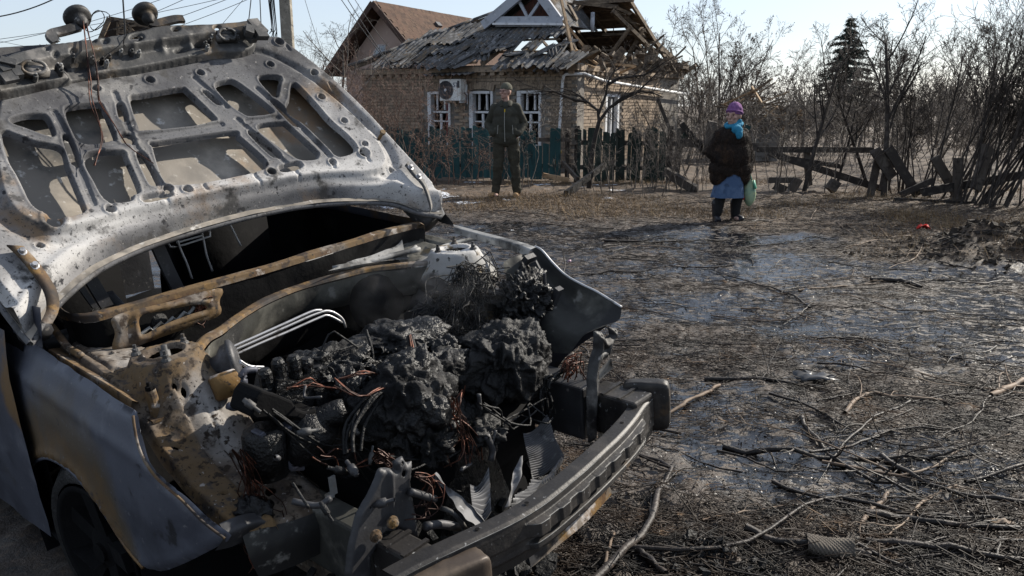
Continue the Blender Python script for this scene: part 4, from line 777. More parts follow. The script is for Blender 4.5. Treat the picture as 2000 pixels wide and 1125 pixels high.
for s_, yw in (('l', -.55), ('r', -.1)):
    a = np.array(J['a'+s_]); d = np.array([math.sin(yw), -math.cos(yw), 0]); b = MB(); capsule(b, a+[0, .02, .06], a+[0, .02, -.03], .056, .052); capsule(b, a+[0, .02, -.045], a+d*.16+[0, .02, -.055], .045, .040); ell(b, a+d*.15+[0, .02, -.045], (.048, .05, .038)); fuse('boot', b, .008, M_boot, man, 2, label='tan suede boot')
    b = MB(True); c0 = a+d*.065+[0, .02, 0]; t = np.linspace(0, 2*math.pi, 18, endpoint=False); sd = np.array([d[1], -d[0], 0]); ring = np.outer(np.cos(t), d)*.135+np.outer(np.sin(t), sd)*.050+c0
    r0 = ring.copy(); r0[:, 2] = -.004; r1 = ring.copy(); r1[:, 2] = .018; b.add(np.vstack([r0, r1]), [(i, (i+1) % 18, 18+(i+1) % 18, 18+i) for i in range(18)]+[tuple(range(17, -1, -1)), tuple(range(18, 36))]); obj('sole', b, nmat('boot_sole', (.05, .04, .03), rough=.8), man)
b = MB(); ell(b, T((0, .018, .045)), np.array((.088, .106, .100)), R=R); b2 = fuse('beanie', b, .008, nmat('olive_grey_knit', (.085, .082, .062), [((.12, .115, .09), 30, .5, .66)], rough=.95, bump=((60, .6, .006),)), man, 2)
V = np.array([v.co[:] for v in b2.data.vertices]); loc = (V-np.array((0, -.01, 1.68)))@R; zz = loc[:, 2]; lim = .028+.25*np.maximum(0, -loc[:, 1]-.02)*.6; V2 = V.copy(); low_ = zz < lim; V2[low_, 2] += (lim-zz)[low_]; b2.data.vertices.foreach_set('co', V2.astype(np.float32).ravel()); b2.data.update()
b = MB(True)
for sx in (-1, 1): t = np.linspace(0, 2*math.pi, 16); b.tube(np.array([T((sx*.034+.024*math.cos(q), -.108, .008+.016*math.sin(q))) for q in t]), .0025, 4, False); b.tube([T((sx*.058, -.104, .012)), T((sx*.080, .0, .012))], .0025, 4)
b.tube([T((-.010, -.112, .012)), T((.010, -.112, .012))], .0025, 4); obj('glasses', b, nmat('glasses_frame', (.10, .06, .06), rough=.3), man)
for sx in (-1, 1): b = MB(True); ell(b, T((sx*.034, -.083, .008)), (.011, .008, .007), 10, 8, R); obj('eye', b, nmat('eye_dark', (.05, .04, .035), rough=.2), man)
# ---- the woman: brown fur coat, purple knit hat, blue scarf, denim skirt
wp_ = gz(1421, 431); wp_[2] = float(ground_h(wp_[0], wp_[1])); WS = 1.0
Jw = dict(hl=(-.10, 0, .72), hr=(.09, 0, .72), kl=(-.11, -.01, .40), kr=(.13, .0, .40), al=(-.14, .03, .09), ar=(.12, .04, .09), sl=(-.165, .02, 1.13), sr=(.16, .02, 1.13), el=(-.26, .05, .90), er=(.25, .05, .88), wl=(-.17, -.08, .76), wr=(.235, .0, .64))
b = MB()
for s_ in 'lr':
    capsule(b, Jw['h'+s_], Jw['k'+s_], .085, .060); capsule(b, Jw['k'+s_], Jw['a'+s_], .055, .040); capsule(b, Jw['s'+s_], Jw['e'+s_], .048, .04); capsule(b, Jw['e'+s_], Jw['w'+s_], .04, .028)
    a = np.array(Jw['a'+s_]); capsule(b, a+[0, .03, -.05], a+[0, -.10, -.06], .035, .03)
hand(b, Jw['wr'], (0, 0, -1), (-1, 0, 0), .95, 1.3); hand(b, Jw['wl'], (.4, -.2, -.8), (0, 1, 0), .95, .5)
ell(b, (0, 0, .80), (.17, .14, .14)); ell(b, (0, 0, 1.0), (.17, .13, .22)); capsule(b, (0, .01, 1.18), (0, -.01, 1.30), .055, .05); Tw, Rw = head(b, (-.01, -.02, 1.365), -.85, 1.08)
wom = fuse('person', b, .0085, M_skin, None, 2, label='elderly woman in brown fur coat, purple hat and blue scarf carrying a bag', cat='person'); wom.location = wp_; wom.rotation_euler = (0, 0, .12)
M_fur = nmat('brown_fur', (.019, .0115, .008), [((.055, .030, .017), 9, .5, .66), ((.010, .007, .006), 5, .5, .66)], rough=.8, bump=((30, .9, .02), (120, .8, .006)))
b = MB(); ell(b, (0, .01, 1.06), (.235, .17, .17)); ell(b, (0, .01, .86), (.265, .19, .28)); capsule(b, (-.12, .01, .68), (.12, .01, .68), .155, .155); capsule(b, (-.145, .01, .585), (.145, .01, .585), .125, .125)
for s_ in 'lr': capsule(b, Jw['s'+s_], Jw['e'+s_], .080, .072); capsule(b, Jw['e'+s_], np.array(Jw['w'+s_])+[0, 0, .03], .072, .062); capsule(b, (0, .03, 1.19), Jw['s'+s_], .07, .078)
coat = fuse('fur_coat', b, .010, M_fur, wom, 2, (.020, 12, .45), 8)
nv = len(coat.data.vertices); V = np.zeros(nv*3, np.float32); coat.data.vertices.foreach_get('co', V); V = V.reshape(-1, 3); Nn = np.zeros(nv*3, np.float32); coat.data.vertices.foreach_get('normal', Nn); Nn = Nn.reshape(-1, 3)
r_ = np.random.default_rng(4); k = r_.integers(0, nv, 30000); P0 = V[k]+r_.normal(0, .004, (30000, 3)); d = Nn[k]*.6+np.array([0, 0, -.75])+r_.normal(0, .3, (30000, 3)); d /= np.linalg.norm(d, axis=1, keepdims=True); sd = np.cross(d, r_.normal(size=(30000, 3))); sd /= np.linalg.norm(sd, axis=1, keepdims=True)
tr = np.stack([P0-sd*.0016, P0+sd*.0016, P0+d*r_.uniform(.008, .020, 30000)[:, None]], 1).reshape(-1, 3); obj('fur', mesh('fur', tr, np.arange(90000).reshape(-1, 3)), M_fur, coat, kind='stuff')
b = MB(True); n = 26; t = np.linspace(0, 2*math.pi, n); fold = 1+.05*np.sin(t*5)
b.grid([np.stack([.175*np.cos(t)-.01, .13*np.sin(t), np.full(n, .62)], 1), np.stack([.205*np.cos(t)*fold-.01, .15*np.sin(t)*fold, np.full(n, .42)], 1), np.stack([.225*np.cos(t)*fold-.015, .165*np.sin(t)*fold, np.full(n, .315)], 1)]); obj('skirt', b, nmat('faded_denim', (.055, .095, .175), [((.08, .125, .21), 6, .5, .66), ((.035, .06, .11), 9, .55, .7)], rough=.9, bump=((30, .4, .01),)), wom)
M_leg = nmat('black_tights', (.010, .010, .011), rough=.8); b = MB()
for s_ in 'lr': capsule(b, Jw['h'+s_], Jw['k'+s_], .09, .075); capsule(b, Jw['k'+s_], Jw['a'+s_], .075, .058)
fuse('leggings', b, .010, M_leg, wom, 2, (.012, 9), 2)
M_wboot = nmat('black_leather_boot', (.014, .014, .018), rough=.4)
for s_, yw in (('l', -.2), ('r', .25)):
    a = np.array(Jw['a'+s_]); d = np.array([math.sin(yw), -math.cos(yw), 0]); b = MB(); capsule(b, a+[0, .02, .14], a+[0, .02, -.03], .072, .055); capsule(b, a+[0, .02, -.045], a+d*.14+[0, .01, -.055], .045, .038); b.box(a+d*.06+[0, .02, -.082], (.09, .22, .025), np.array(Matrix.Rotation(yw, 3, 'Z'))); fuse('boot', b, .008, M_wboot, wom, 2)
M_hat = nmat('purple_knit', (.165, .07, .185), [((.235, .11, .25), 22, .5, .66), ((.08, .03, .11), 8, .55, .7)], rough=.95, bump=((55, .8, .008),)); b = MB(); ell(b, Tw((0, .018, .045)), (.100, .114, .130), R=Rw); ell(b, Tw((0, .018, .085)), (.090, .100, .080), R=Rw); 
hat = fuse('knit_hat', b, .008, M_hat, wom, 2, (.008, 30), 2); V = np.array([v.co[:] for v in hat.data.vertices]); loc = (V-np.array((-.01, -.02, 1.365)))@Rw; lim = .018+.22*loc[:, 1]*-.35; k = loc[:, 2] < lim; V[k, 2] += (lim-loc[:, 2])[k]; hat.data.vertices.foreach_set('co', V.astype(np.float32).ravel()); hat.data.update()
b = MB(True); t = np.linspace(0, 2*math.pi, 30); b.tube(np.array([Tw((.086*math.cos(q), .016+.098*math.sin(q), .044-.020*math.sin(q))) for q in t]), .016, 8, False); obj('hat_brim', b, M_hat, wom)
M_scarf = nmat('sky_blue_scarf', (.022, .18, .30), [((.04, .25, .39), 7, .5, .66), ((.012, .15, .28), 6, .55, .7)], rough=.9, bump=((35, .5, .008),)); b = MB()
t = np.linspace(0, 2*math.pi, 20)
for k in range(20): a, c = t[k], t[(k+1) % 20]; capsule(b, Tw((.082*math.cos(a), .01+.085*math.sin(a), -.105+.018*math.sin(a))), Tw((.082*math.cos(c), .01+.085*math.sin(c), -.105+.018*math.sin(c))), .034, .034, 8, 3)
ell(b, (.0, -.135, 1.19), (.075, .045, .06)); ell(b, (.015, -.165, 1.13), (.045, .03, .055)); capsule(b, Tw((.075, .02, -.06)), Tw((-.03, -.085, -.13)), .026, .028)
fuse('scarf', b, .009, M_scarf, wom, 2, (.010, 18), 7)
for sx in (-1, 1): b = MB(True); ell(b, Tw((sx*.034, -.080, .008)), (.010, .008, .006), 10, 8, Rw); obj('eye', b, nmat('eye_dark', (.05, .04, .035), rough=.2), wom)
# the shopping bag in her hand
M_bag = nmat('pale_green_woven_bag', (.27, .36, .23), [((.42, .42, .22), 4, .5, .66), ((.14, .25, .20), 5, .5, .66)], rough=.6, bump=((120, .4, .003),))
hwld = np.array(Matrix.Rotation(.12, 3, 'Z'))@np.array([.245, .0, .56])+wp_
bag = empty('shopping_bag', hwld, label='pale green and yellow woven bag hanging from the woman\'s hand', cat='bag')
b = MB(True); G = []
for z, a, c, yo in ((-.02, .045, .03, 0), (-.10, .070, .05, .0), (-.20, .085, .065, .0), (-.28, .075, .06, .0), (-.34, .045, .04, .0), (-.37, .008, .01, .0)):
    t = np.linspace(0, 2*math.pi, 22); G.append(np.stack([a*np.cos(t)*(1+.08*np.sin(3*t+z*20))+.02-z*.05, c*np.sin(t)*(1+.10*np.sin(4*t+z*15))+yo, np.full(22, z)], 1))
b.grid(G); obj('sack', b, M_bag, bag)
b = MB(True); b.tube(cr(np.array([(-.03, 0, -.02), (-.01, 0, .08), (.01, 0, .09), (.05, 0, -.02)]), 14), .008, 6); obj('handle', b, nmat('green_handle', (.06, .25, .17), rough=.6), bag)
b = MB(True); G = [np.stack([np.full(6, -.085+.01*k), np.linspace(-.03, .03, 6), np.full(6, z)], 1) for k, z in enumerate((-.03, -.12, -.22, -.28))]; b.grid(G); o = obj('red_inner_bag', b, nmat('red_plastic', (.42, .02, .03), rough=.4), bag); md = o.modifiers.new('t', 'SOLIDIFY'); md.thickness = .02
b = MB(True); b.grid([[(.05, -.05, -.02), (.08, -.03, -.02)], [(.07, -.07, -.14), (.11, -.04, -.13)]]); o = obj('green_flap', b, nmat('green_handle', (.06, .25, .17)), bag); md = o.modifiers.new('t', 'SOLIDIFY'); md.thickness = .006
# ================================================================== THE BURNT CAR
_L = np.array([.556, .832, 0]); _L /= np.linalg.norm(_L); _B = np.array([-_L[1], _L[0], 0])
_ga, _be = math.radians(-7.5), math.radians(5.5)
_L1 = _L*math.cos(_ga)+_B*math.sin(_ga); EV = np.array([-_L1[1], _L1[0], 0]); EU = _L1*math.cos(_be)+np.array([0, 0, math.sin(_be)])
EW = np.cross(EU, EV); CARM = np.array([EU, EV, EW]); CARO = np.array([.143, 1.98, 0])
CARC = CARM@(CAMP-CARO)
car = bpy.data.objects.new('burnt_car', None); link(car)
mw = Matrix.Identity(4)
for i in range(3):
    for j in range(3): mw[i][j] = CARM[j][i]
    mw[i][3] = CARO[i]
car.matrix_world = mw
props(car, label='burnt out car wreck with raised bonnet and charred engine bay', cat='car')
def K(x, y, **k):                          # photo point on a car plane u / v / w = const -> car coordinates
    d = CARM@ray(x, y); n, val = list(k.items())[0]; i = 'uvw'.index(n)
    return CARC+d*((val-CARC[i])/d[i])
def Ks(pts, **k): return np.array([K(x, y, **k) for x, y in pts])
def part(name, me, mat, parent=car, **k): return obj(name, me, mat, parent, **k)
# ---- burnt metal materials
SOOT = (.012, .012, .014)
M_hood = nmat('ash_grey_metal', (.105, .105, .110), [((.045, .045, .05), 2.2, .46, .62), ((.165, .16, .155), 6, .50, .66), ((.215, .21, .21), 'ash', .25, .75, 5), ((.40, .39, .38), 'ash', .66, 1.10, 18), ((.030, .030, .034), 'soot', .45, .90, 5), ((.17, .115, .07), 2.6, .58, .70), ((.05, .048, .047), 9, .55, .66), ((.34, .32, .30), 60, .63, .74), ((.022, .022, .025), 28, .59, .68), ((.025, .025, .025), 140, .57, .68)], rough=.75, bump=((160, .35, .002), (45, .25, .003)), metal=.0, spec=.3)
M_hoodskin = nmat('scorched_skin_metal', (.20, .18, .155), [((.36, .32, .27), 3, .47, .64), ((.27, .18, .11), 2.4, .55, .70), ((.07, .07, .07), 4.5, .52, .70), ((.50, .48, .45), 30, .58, .72)], rough=.6, bump=((50, .2, .003),), metal=.1)
M_dark = nmat('sooty_metal', (.035, .035, .038), [((.10, .10, .11), 6, .52, .7), ((.012, .012, .013), 3, .5, .65), ((.17, .16, .15), 30, .62, .74), ((.10, .06, .03), 4, .64, .75)], rough=.55, bump=((70, .3, .003), (14, .3, .006)), metal=.2, spec=.45)
M_lock = nmat('charred_panel_metal', (.05, .05, .05), [((.16, .15, .14), 7, .5, .68), ((.014, .013, .013), 4, .5, .62), ((.12, .085, .05), 5, .58, .7), ((.24, .23, .22), 40, .62, .74)], rough=.58, bump=((60, .35, .004), (12, .4, .008)), metal=.15)
M_rust = nmat('rusty_burnt_metal', (.115, .074, .036), [((.19, .165, .14), 8, .50, .63), ((.075, .042, .022), 9, .5, .66), ((.028, .024, .022), 3.5, .48, .62), ((.36, .32, .28), 18, .62, .71), ((.16, .095, .035), 17, .56, .68), ((.04, .028, .02), 28, .52, .62), ((.02, .02, .02), 45, .6, .70)], rough=.78, bump=((45, .45, .004), (12, .3, .006)), spec=.25)
M_ash = nmat('ash_white_rust_metal', (.15, .088, .034), [((.19, .16, .13), 7, .44, .56), ((.18, .105, .036), 13, .52, .62), ((.44, .41, .39), 9, .51, .61), ((.028, .024, .022), 8, .53, .62), ((.10, .055, .025), 22, .55, .65), ((.58, .54, .51), 26, .62, .70), ((.02, .018, .017), 60, .6, .68)], rough=.82, bump=((45, .5, .004), (14, .4, .006)), spec=.2)
M_fender = nmat('heat_blued_steel', (.062, .067, .088), [((.030, .032, .044), 3.2, .45, .7), ((.12, .125, .15), 4.5, .56, .74), ((.15, .085, .03), 1.9, .52, .62), ((.05, .05, .055), 11, .6, .72), ((.14, .14, .15), 45, .64, .72)], rough=.55, bump=((90, .15, .002), (6, .25, .006)), metal=.25, spec=.4)
M_olive = nmat('scorched_olive_metal', (.038, .038, .034), [((.095, .092, .08), 6, .5, .64), ((.02, .02, .02), 4, .48, .62), ((.20, .195, .18), 12, .6, .7)], rough=.6, bump=((50, .3, .003), (10, .3, .006)), metal=.1)
M_grey = nmat('pale_scorched_metal', (.20, .20, .195), [((.36, .355, .34), 7, .5, .64), ((.05, .05, .05), 6, .5, .64), ((.17, .13, .08), 9, .58, .68), ((.03, .03, .03), 30, .58, .68)], rough=.6, bump=((50, .3, .003),), metal=.1)
M_tar = nmat('charred_melted_plastic', (.003, .003, .0034), [((.008, .008, .0088), 14, .5, .66), ((.026, .025, .024), 5, .60, .70), ((.10, .095, .09), 16, .66, .74)], rough=.36, bump=((45, .9, .010), (150, .8, .004)), spec=.30, roughlayers=((.85, 6, .48, .60), (.22, 25, .56, .66)))
M_char = nmat('dull_char', (.0075, .0075, .0078), [((.017, .0165, .0165), 7, .5, .7), ((.036, .035, .035), 4, .6, .74)], rough=.6, bump=((35, .9, .012), (110, .6, .005)), spec=.25)
M_black = nmat('soot_black', (.0045, .0045, .005), [((.012, .012, .012), 5, .55, .7)], rough=.9, bump=((20, .4, .01),), spec=.1)
M_steel = nmat('bright_bare_steel', (.42, .42, .43), [((.15, .14, .13), 12, .5, .68)], rough=.42, metal=.6)
M_copper = nmat('bare_copper', (.125, .046, .028), [((.035, .016, .011), 30, .40, .56), ((.03, .015, .012), 9, .5, .62)], rough=.45, metal=.5)
M_fin = nmat('radiator_aluminium', (.12, .12, .125), [((.05, .05, .052), 12, .54, .66), ((.30, .30, .30), 30, .58, .7)], rough=.62, metal=.1)
M_beam = nmat('smoked_bumper_steel', (.020, .018, .017), [((.042, .037, .033), 9, .5, .66), ((.012, .011, .011), 8, .5, .64), ((.075, .05, .03), 6, .62, .72), ((.25, .25, .25), 60, .64, .72)], rough=.52, bump=((80, .35, .003), (18, .3, .005)), metal=.1, spec=.35)
M_brown = nmat('brown_scorched_steel', (.055, .042, .033), [((.10, .075, .055), 7, .5, .66), ((.02, .018, .017), 6, .5, .64), ((.17, .15, .13), 40, .62, .72)], rough=.5, bump=((60, .3, .003),), metal=.2)
M_towergrey = nmat('ashy_tower_metal', (.12, .12, .118), [((.26, .255, .245), 8, .48, .62), ((.03, .03, .03), 7, .48, .6), ((.14, .11, .07), 10, .58, .68), ((.02, .02, .02), 35, .56, .66)], rough=.7, bump=((50, .3, .003),))
# ---- sheet metal tools
def polysd(P, poly):                       # signed distance (negative inside)
    a = poly; b = np.roll(poly, -1, 0); d = np.full(len(P), 1e9); ins = np.zeros(len(P), bool)
    for i in range(len(a)):
        e = b[i]-a[i]; wv = P-a[i]; t = np.clip((wv@e)/(e@e+1e-12), 0, 1)
        d = np.minimum(d, ((wv-t[:, None]*e)**2).sum(1))
        c = (a[i][1] <= P[:, 1]) != (b[i][1] <= P[:, 1])
        if abs(e[1]) > 1e-12: ins ^= c & (P[:, 0] < a[i][0]+(P[:, 1]-a[i][1])/e[1]*e[0])
    return np.where(ins, -1, 1)*np.sqrt(d)
class Sheet:
    """a pressed sheet over a plane p0 + a e1 + s e2, height along n"""
    def __init__(s, p0, e1, e2, shape=None):
        s.p0 = np.array(p0, float); s.e1 = np.array(e1, float)/np.linalg.norm(e1); s.e2 = np.array(e2, float); s.e2 -= s.e1*(s.e1@s.e2); s.e2 /= np.linalg.norm(s.e2)
        s.n = np.cross(s.e1, s.e2)
        if s.n@(CARC-s.p0) < 0: s.n = -s.n
        s.shape = shape or (lambda a, b: a*0)
    def hit(s, x, y):
        d = CARM@ray(x, y); h = 0
        for _ in range(40):
            t = ((s.p0+s.n*h-CARC)@s.n)/(d@s.n); q = CARC+d*t-s.p0; a, b = q@s.e1, q@s.e2; h = .65*h+.35*float(s.shape(np.array(a), np.array(b)))
        return a, b
    def poly(s, px, n=None, soft=True):
        P = np.array([s.hit(*p) for p in px])
        return cr(P, n or len(px)*4, True) if soft else P
    def build(s, outline, holes, step, relief=None, dent=0, seed=3, maps=None):
        lo = outline.min(0)-step*2; hi = outline.max(0)+step*2
        na, nb = int((hi[0]-lo[0])/step)+1, int((hi[1]-lo[1])/step)+1
        A, S_ = np.meshgrid(lo[0]+np.arange(na)*step, lo[1]+np.arange(nb)*step, indexing='ij'); P = np.stack([A.ravel(), S_.ravel()], 1)
        so = polysd(P, outline); sh = np.full(len(P), 1.0)
        for h in holes:
            m = .12; k = (P[:, 0] > h[:, 0].min()-m) & (P[:, 0] < h[:, 0].max()+m) & (P[:, 1] > h[:, 1].min()-m) & (P[:, 1] < h[:, 1].max()+m)
            if k.any(): sh[k] = np.minimum(sh[k], polysd(P[k], h))
        f = np.maximum(so, -sh).reshape(na, nb)
        ga, gb = np.gradient(f, step); gl = np.sqrt(ga**2+gb**2)+1e-6
        sn = np.abs(f) < .55*step
        A2 = np.where(sn, A-f*ga/gl, A); S2 = np.where(sn, S_-f*gb/gl, S_)
        fin = (f < .55*step)
        h = s.shape(A2, S2)+0*A2
        if relief is not None: h = h+relief(A2, S2, so.reshape(na, nb), sh.reshape(na, nb))
        X = s.p0+A2[..., None]*s.e1+S2[..., None]*s.e2
        if dent: h = h+dent*fbm(X, 5, 3, seed)
        X = X+h[..., None]*s.n
        idx = np.arange(na*nb).reshape(na, nb); c = [idx[:-1, :-1], idx[1:, :-1], idx[1:, 1:], idx[:-1, 1:]]; ok = [fin[:-1, :-1], fin[1:, :-1], fin[1:, 1:], fin[:-1, 1:]]
        cnt = sum(o.astype(int) for o in ok); full = cnt == 4
        Q = np.stack([k[full] for k in c], 1); T = []
        for miss in range(4):
            m3 = (cnt == 3) & ~ok[miss]; o = [j for j in range(4) if j != miss]
            T.append(np.stack([c[j][m3] for j in o], 1))
        T = np.vstack(T); used = np.unique(np.r_[Q.ravel(), T.ravel()]); mp = np.full(na*nb, -1); mp[used] = np.arange(len(used))
        V = X.reshape(-1, 3)[used]; me = bpy.data.meshes.new('sheet')
        nq, ntr = len(Q), len(T)
        me.vertices.add(len(V)); me.vertices.foreach_set('co', V.astype(np.float32).ravel())
        me.loops.add(nq*4+ntr*3); me.loops.foreach_set('vertex_index', np.r_[mp[Q].ravel(), mp[T].ravel()].astype(np.int32))
        me.polygons.add(nq+ntr); me.polygons.foreach_set('loop_start', np.r_[np.arange(nq)*4, nq*4+np.arange(ntr)*3].astype(np.int32))
        me.update(calc_edges=True)
        for nm, fn in (maps or {}).items():
            c_ = np.clip(fn(A2, S2).ravel()[used], -1, 2); at = me.color_attributes.new(nm, 'FLOAT_COLOR', 'POINT'); at.data.foreach_set('color', np.stack([c_, c_, c_, c_*0+1], 1).astype(np.float32).ravel())
        me.validate(); me.polygons.foreach_set('use_smooth', np.ones(len(me.polygons), bool)); return me
def loft(rows, n=40, m=30, dent=0.0, seed=1, smooth=True, thick=0.0, dsc=6):
    R = [cr(np.array(r), n) for r in rows]
    G = np.stack(R, 0)
    G = np.stack([cr(G[:, j], m) if smooth else np.stack([np.interp(np.linspace(0, len(rows)-1, m), np.arange(len(rows)), G[:, j, k]) for k in range(3)], 1) for j in range(n)], 1)
    if dent:
        du = np.gradient(G, axis=0); dv = np.gradient(G, axis=1); N_ = np.cross(du, dv); N_ /= np.linalg.norm(N_, axis=2, keepdims=True)+1e-9
        G = G+N_*(dent*fbm(G, dsc, 4, seed))[..., None]
    a, b = G.shape[:2]; i = np.arange(a-1)[:, None]; j = np.arange(b-1)[None]
    Q = np.stack([i*b+j, i*b+j+1, (i+1)*b+j+1, (i+1)*b+j], -1).reshape(-1, 4)
    me = mesh('sheet', G.reshape(-1, 3), Q, True)
    return me
def solid(o, t):
    md = o.modifiers.new('thickness', 'SOLIDIFY'); md.thickness = t; md.offset = 0; return o
def edge(name, pts, r, mat, parent=car, n=30):
    b = MB(True); b.tube(cr(np.array(pts), n), r, 5); return part(name, b, mat, parent)
# ---- bonnet: pressed inner panel with openings in front of the outer skin
HOOD = Sheet((0, 1.359, 1.167), (1, 0, 0), (0, .455, .488), lambda a, b: .05*(a/.75)**2)
rear = [(-.80, -.30), (-.711, -.217), (-.56, -.125), (-.39, -.072), (-.16, -.040), (.085, -.030), (.335, -.052), (.587, -.125), (.70, -.215), (.79, -.26)]
outl = np.vstack([cr(np.array(rear), 60), cr(np.array([(.82, -.12), (.785, .10), (.74, .35), (.67, .58), (.589, .755)]), 30), cr(np.array([(.54, .775), (.3, .80), (0, .815), (-.3, .80), (-.56, .775)]), 30), cr(np.array([(-.60, .755), (-.68, .58), (-.75, .35), (-.80, .10), (-.83, -.12)]), 30)])
hood_px = [[(23, 245), (47, 235.5), (81, 234.6), (89.6, 241), (101.5, 269), (94, 271), (51, 256)],
 [(5, 269), (26, 273), (68, 288), (115, 299), (128, 337), (158, 410), (159, 420), (124, 429), (94, 424), (64, 405), (38, 354), (17, 316)],
 [(124, 277), (132, 277), (151, 324), (147, 329), (141, 326)],
 [(128, 226), (141, 218), (188, 213), (198, 222), (220, 273), (215, 279), (188, 284), (160, 286), (147, 273)],
 [(167, 314), (235, 305), (241, 316), (267, 378), (256, 384), (252, 397), (222, 400), (205, 395), (188, 367)],
 [(229, 213), (236, 213), (243, 237), (234, 238)],
 [(268, 311), (279, 311), (305, 360.5), (303, 366), (292, 365)],
 [(254, 200.5), (264.5, 197), (350, 183), (363, 188), (412, 235), (410, 241), (375, 250), (277, 260), (271, 254)],
 [(299, 294), (307, 288), (448, 267), (461, 275), (510, 318), (514, 331), (499, 339), (427, 356), (367, 365), (333, 365), (318, 354)],
 [(279, 392.5), (322, 385), (329, 389), (286, 400)],
 [(420, 175), (437, 168), (460, 171), (524, 220), (521, 227), (490, 231), (478, 230), (452, 213), (431, 192)],
 [(395, 186), (403, 188), (427, 207), (420, 209)],
 [(485, 268), (496, 269), (541, 307), (536.5, 312), (524, 307)],
 [(502, 256), (547, 248), (558, 252.6), (613, 303), (615, 311), (609, 316.6), (579, 315), (541, 290)],
 [(530, 208), (539, 209), (579, 247), (575, 252.6), (564, 245)],
 [(504.5, 162), (519.5, 157), (543, 159), (541, 171), (536, 195), (526, 188)],
 [(568.5, 173), (579, 177), (613, 213), (639, 243), (673, 273), (690, 294), (681.5, 304), (656, 310.5), (639, 294), (600.5, 256), (560, 222), (564, 200.5)],
 [(545, 333), (577, 325), (583, 332), (551, 341)]]
hholes = [HOOD.poly(p, len(p)*5) for p in hood_px]
circ = [(707, 305, .013), (247, 278, .018), (104.5, 436, .019), (326, 376, .009), (545, 82, .011), (645, 324, .008), (363, 378, .009), (213, 416, .009), (526, 343, .009), (624, 197, .008), (668, 243, .007), (708, 288, .006), (290, 165, .009), (185.6, 182, .008), (388, 151, .008), (524, 134, .008), (765, 329, .006), (78, 477, .007), (614, 141, .008)]
th = np.linspace(0, 2*math.pi, 14, endpoint=False)
bosses = []
for x, y, r in circ:
    a, s_ = HOOD.hit(x, y); bosses.append((a, s_, r*2.6)); hholes.append(np.stack([a+r*np.cos(th), s_+r*np.sin(th)], 1))
frame_poly = cr(np.array([(-.69, .12), (-.60, .02), (-.35, .045), (0, .055), (.35, .045), (.60, .0), (.67, .10), (.62, .35), (.50, .58), (.36, .665), (0, .69), (-.36, .665), (-.52, .58), (-.64, .35)]), 120, True)
groove = [HOOD.poly(p, 20) for p in ([(627, 166), (634, 166), (716, 240), (708, 243)], [(647, 168), (654, 170), (730, 246), (722, 246)])]
ribs = [[HOOD.hit(*q) for q in pq] for pq in ([(222, 190), (252, 268)], [(256, 285), (322, 382)], [(378, 160), (440, 215)], [(462, 240), (556, 326)], [(105, 228), (128, 272)], [(152, 335), (180, 405)], [(500, 180), (528, 205)], [(585, 255), (640, 312)], [(270, 275), (430, 250)], [(160, 296), (240, 284)], [(480, 244), (540, 236)])]
_rx, _ry = cr(np.array(rear), 200).T
def hood_relief(A, S_, so, sh):
    P = np.stack([A.ravel(), S_.ravel()], 1); fp = polysd(P, frame_poly).reshape(A.shape)
    h = .022*sst(.022, -.004, fp)                                  # raised ladder frame
    h = h-.020*(1-sst(0, .0085, sh))+.0025*np.exp(-((sh-.012)/.004)**2)   # opening lips turned down
    d = S_-np.interp(A, _rx, _ry)                                  # distance from the rear edge
    h = h-.055*(1-sst(0, .075, d))+.008*np.exp(-((d-.09)/.016)**2) # rear strip rolls away, ridge above
    h = h-.035*(1-sst(0, .022, -so))*sst(.08, .12, d)              # folded rim
    h = h-.014*np.exp(-((fp-.045)/.018)**2)*sst(.05, .09, d)
    for a, s_, r in bosses:
        q = np.sqrt((A-a)**2+(S_-s_)**2); h = h+.0035*np.exp(-((q-r*.75)/.004)**2)
    for (p, q) in ribs:
        p = np.array(p); q = np.array(q); e = q-p; t = np.clip(((A-p[0])*e[0]+(S_-p[1])*e[1])/(e@e), 0, 1)
        dd = np.sqrt((A-p[0]-t*e[0])**2+(S_-p[1]-t*e[1])**2); h = h-.007*sst(.013, .007, dd)
    for g_ in groove:
        h = h-.012*sst(.008, -.006, polysd(P, g_).reshape(A.shape))
    for k, (a, ln) in enumerate([(-.42, .03), (-.25, .03), (-.1, .02), (.1, .03), (.26, .03), (.42, .02), (-.6, .03), (.58, .02)]):
        for sb in (.715, .085):
            h = h-.006*np.exp(-((A-a)/.007)**4-((S_-sb+abs(a)*.05)/ln)**4)
    return h
hood = part('bonnet', HOOD.build(outl, [], .016, lambda A, S_, so, sh: -.058+.02*(1-sst(0, .05, -so)), dent=.012), M_hoodskin, label='scorched raised bonnet')
part('inner_panel', HOOD.build(outl, hholes, .0036, hood_relief, dent=.003, maps=dict(ash=lambda A, S_: .95*np.exp(-((S_-np.interp(A, _rx, _ry)-.105)/.055)**2)+.70*sst(.36, .56, A)*sst(.70, .30, S_)+.45*sst(-.40, -.62, A)*sst(.5, .2, S_)+.12*sst(.5, .2, S_), soot=lambda A, S_: .62*sst(.42, .66, S_)+.30*sst(-.1, -.5, A)*sst(.2, .5, S_)+.45*np.exp(-((S_-np.interp(A, _rx, _ry)-.02)/.035)**2))), M_hood, hood)
# rim wrap along the bonnet edges
rim = []
for a, s_ in cr(outl, 160, True):
    h = float(HOOD.shape(np.array(a), np.array(s_)))-.05
    rim.append(HOOD.p0+a*HOOD.e1+s_*HOOD.e2+HOOD.n*h)
b = MB(True); b.tube(np.array(rim+rim[:1]), .011, 6, False); part('rim', b, M_hood, hood)
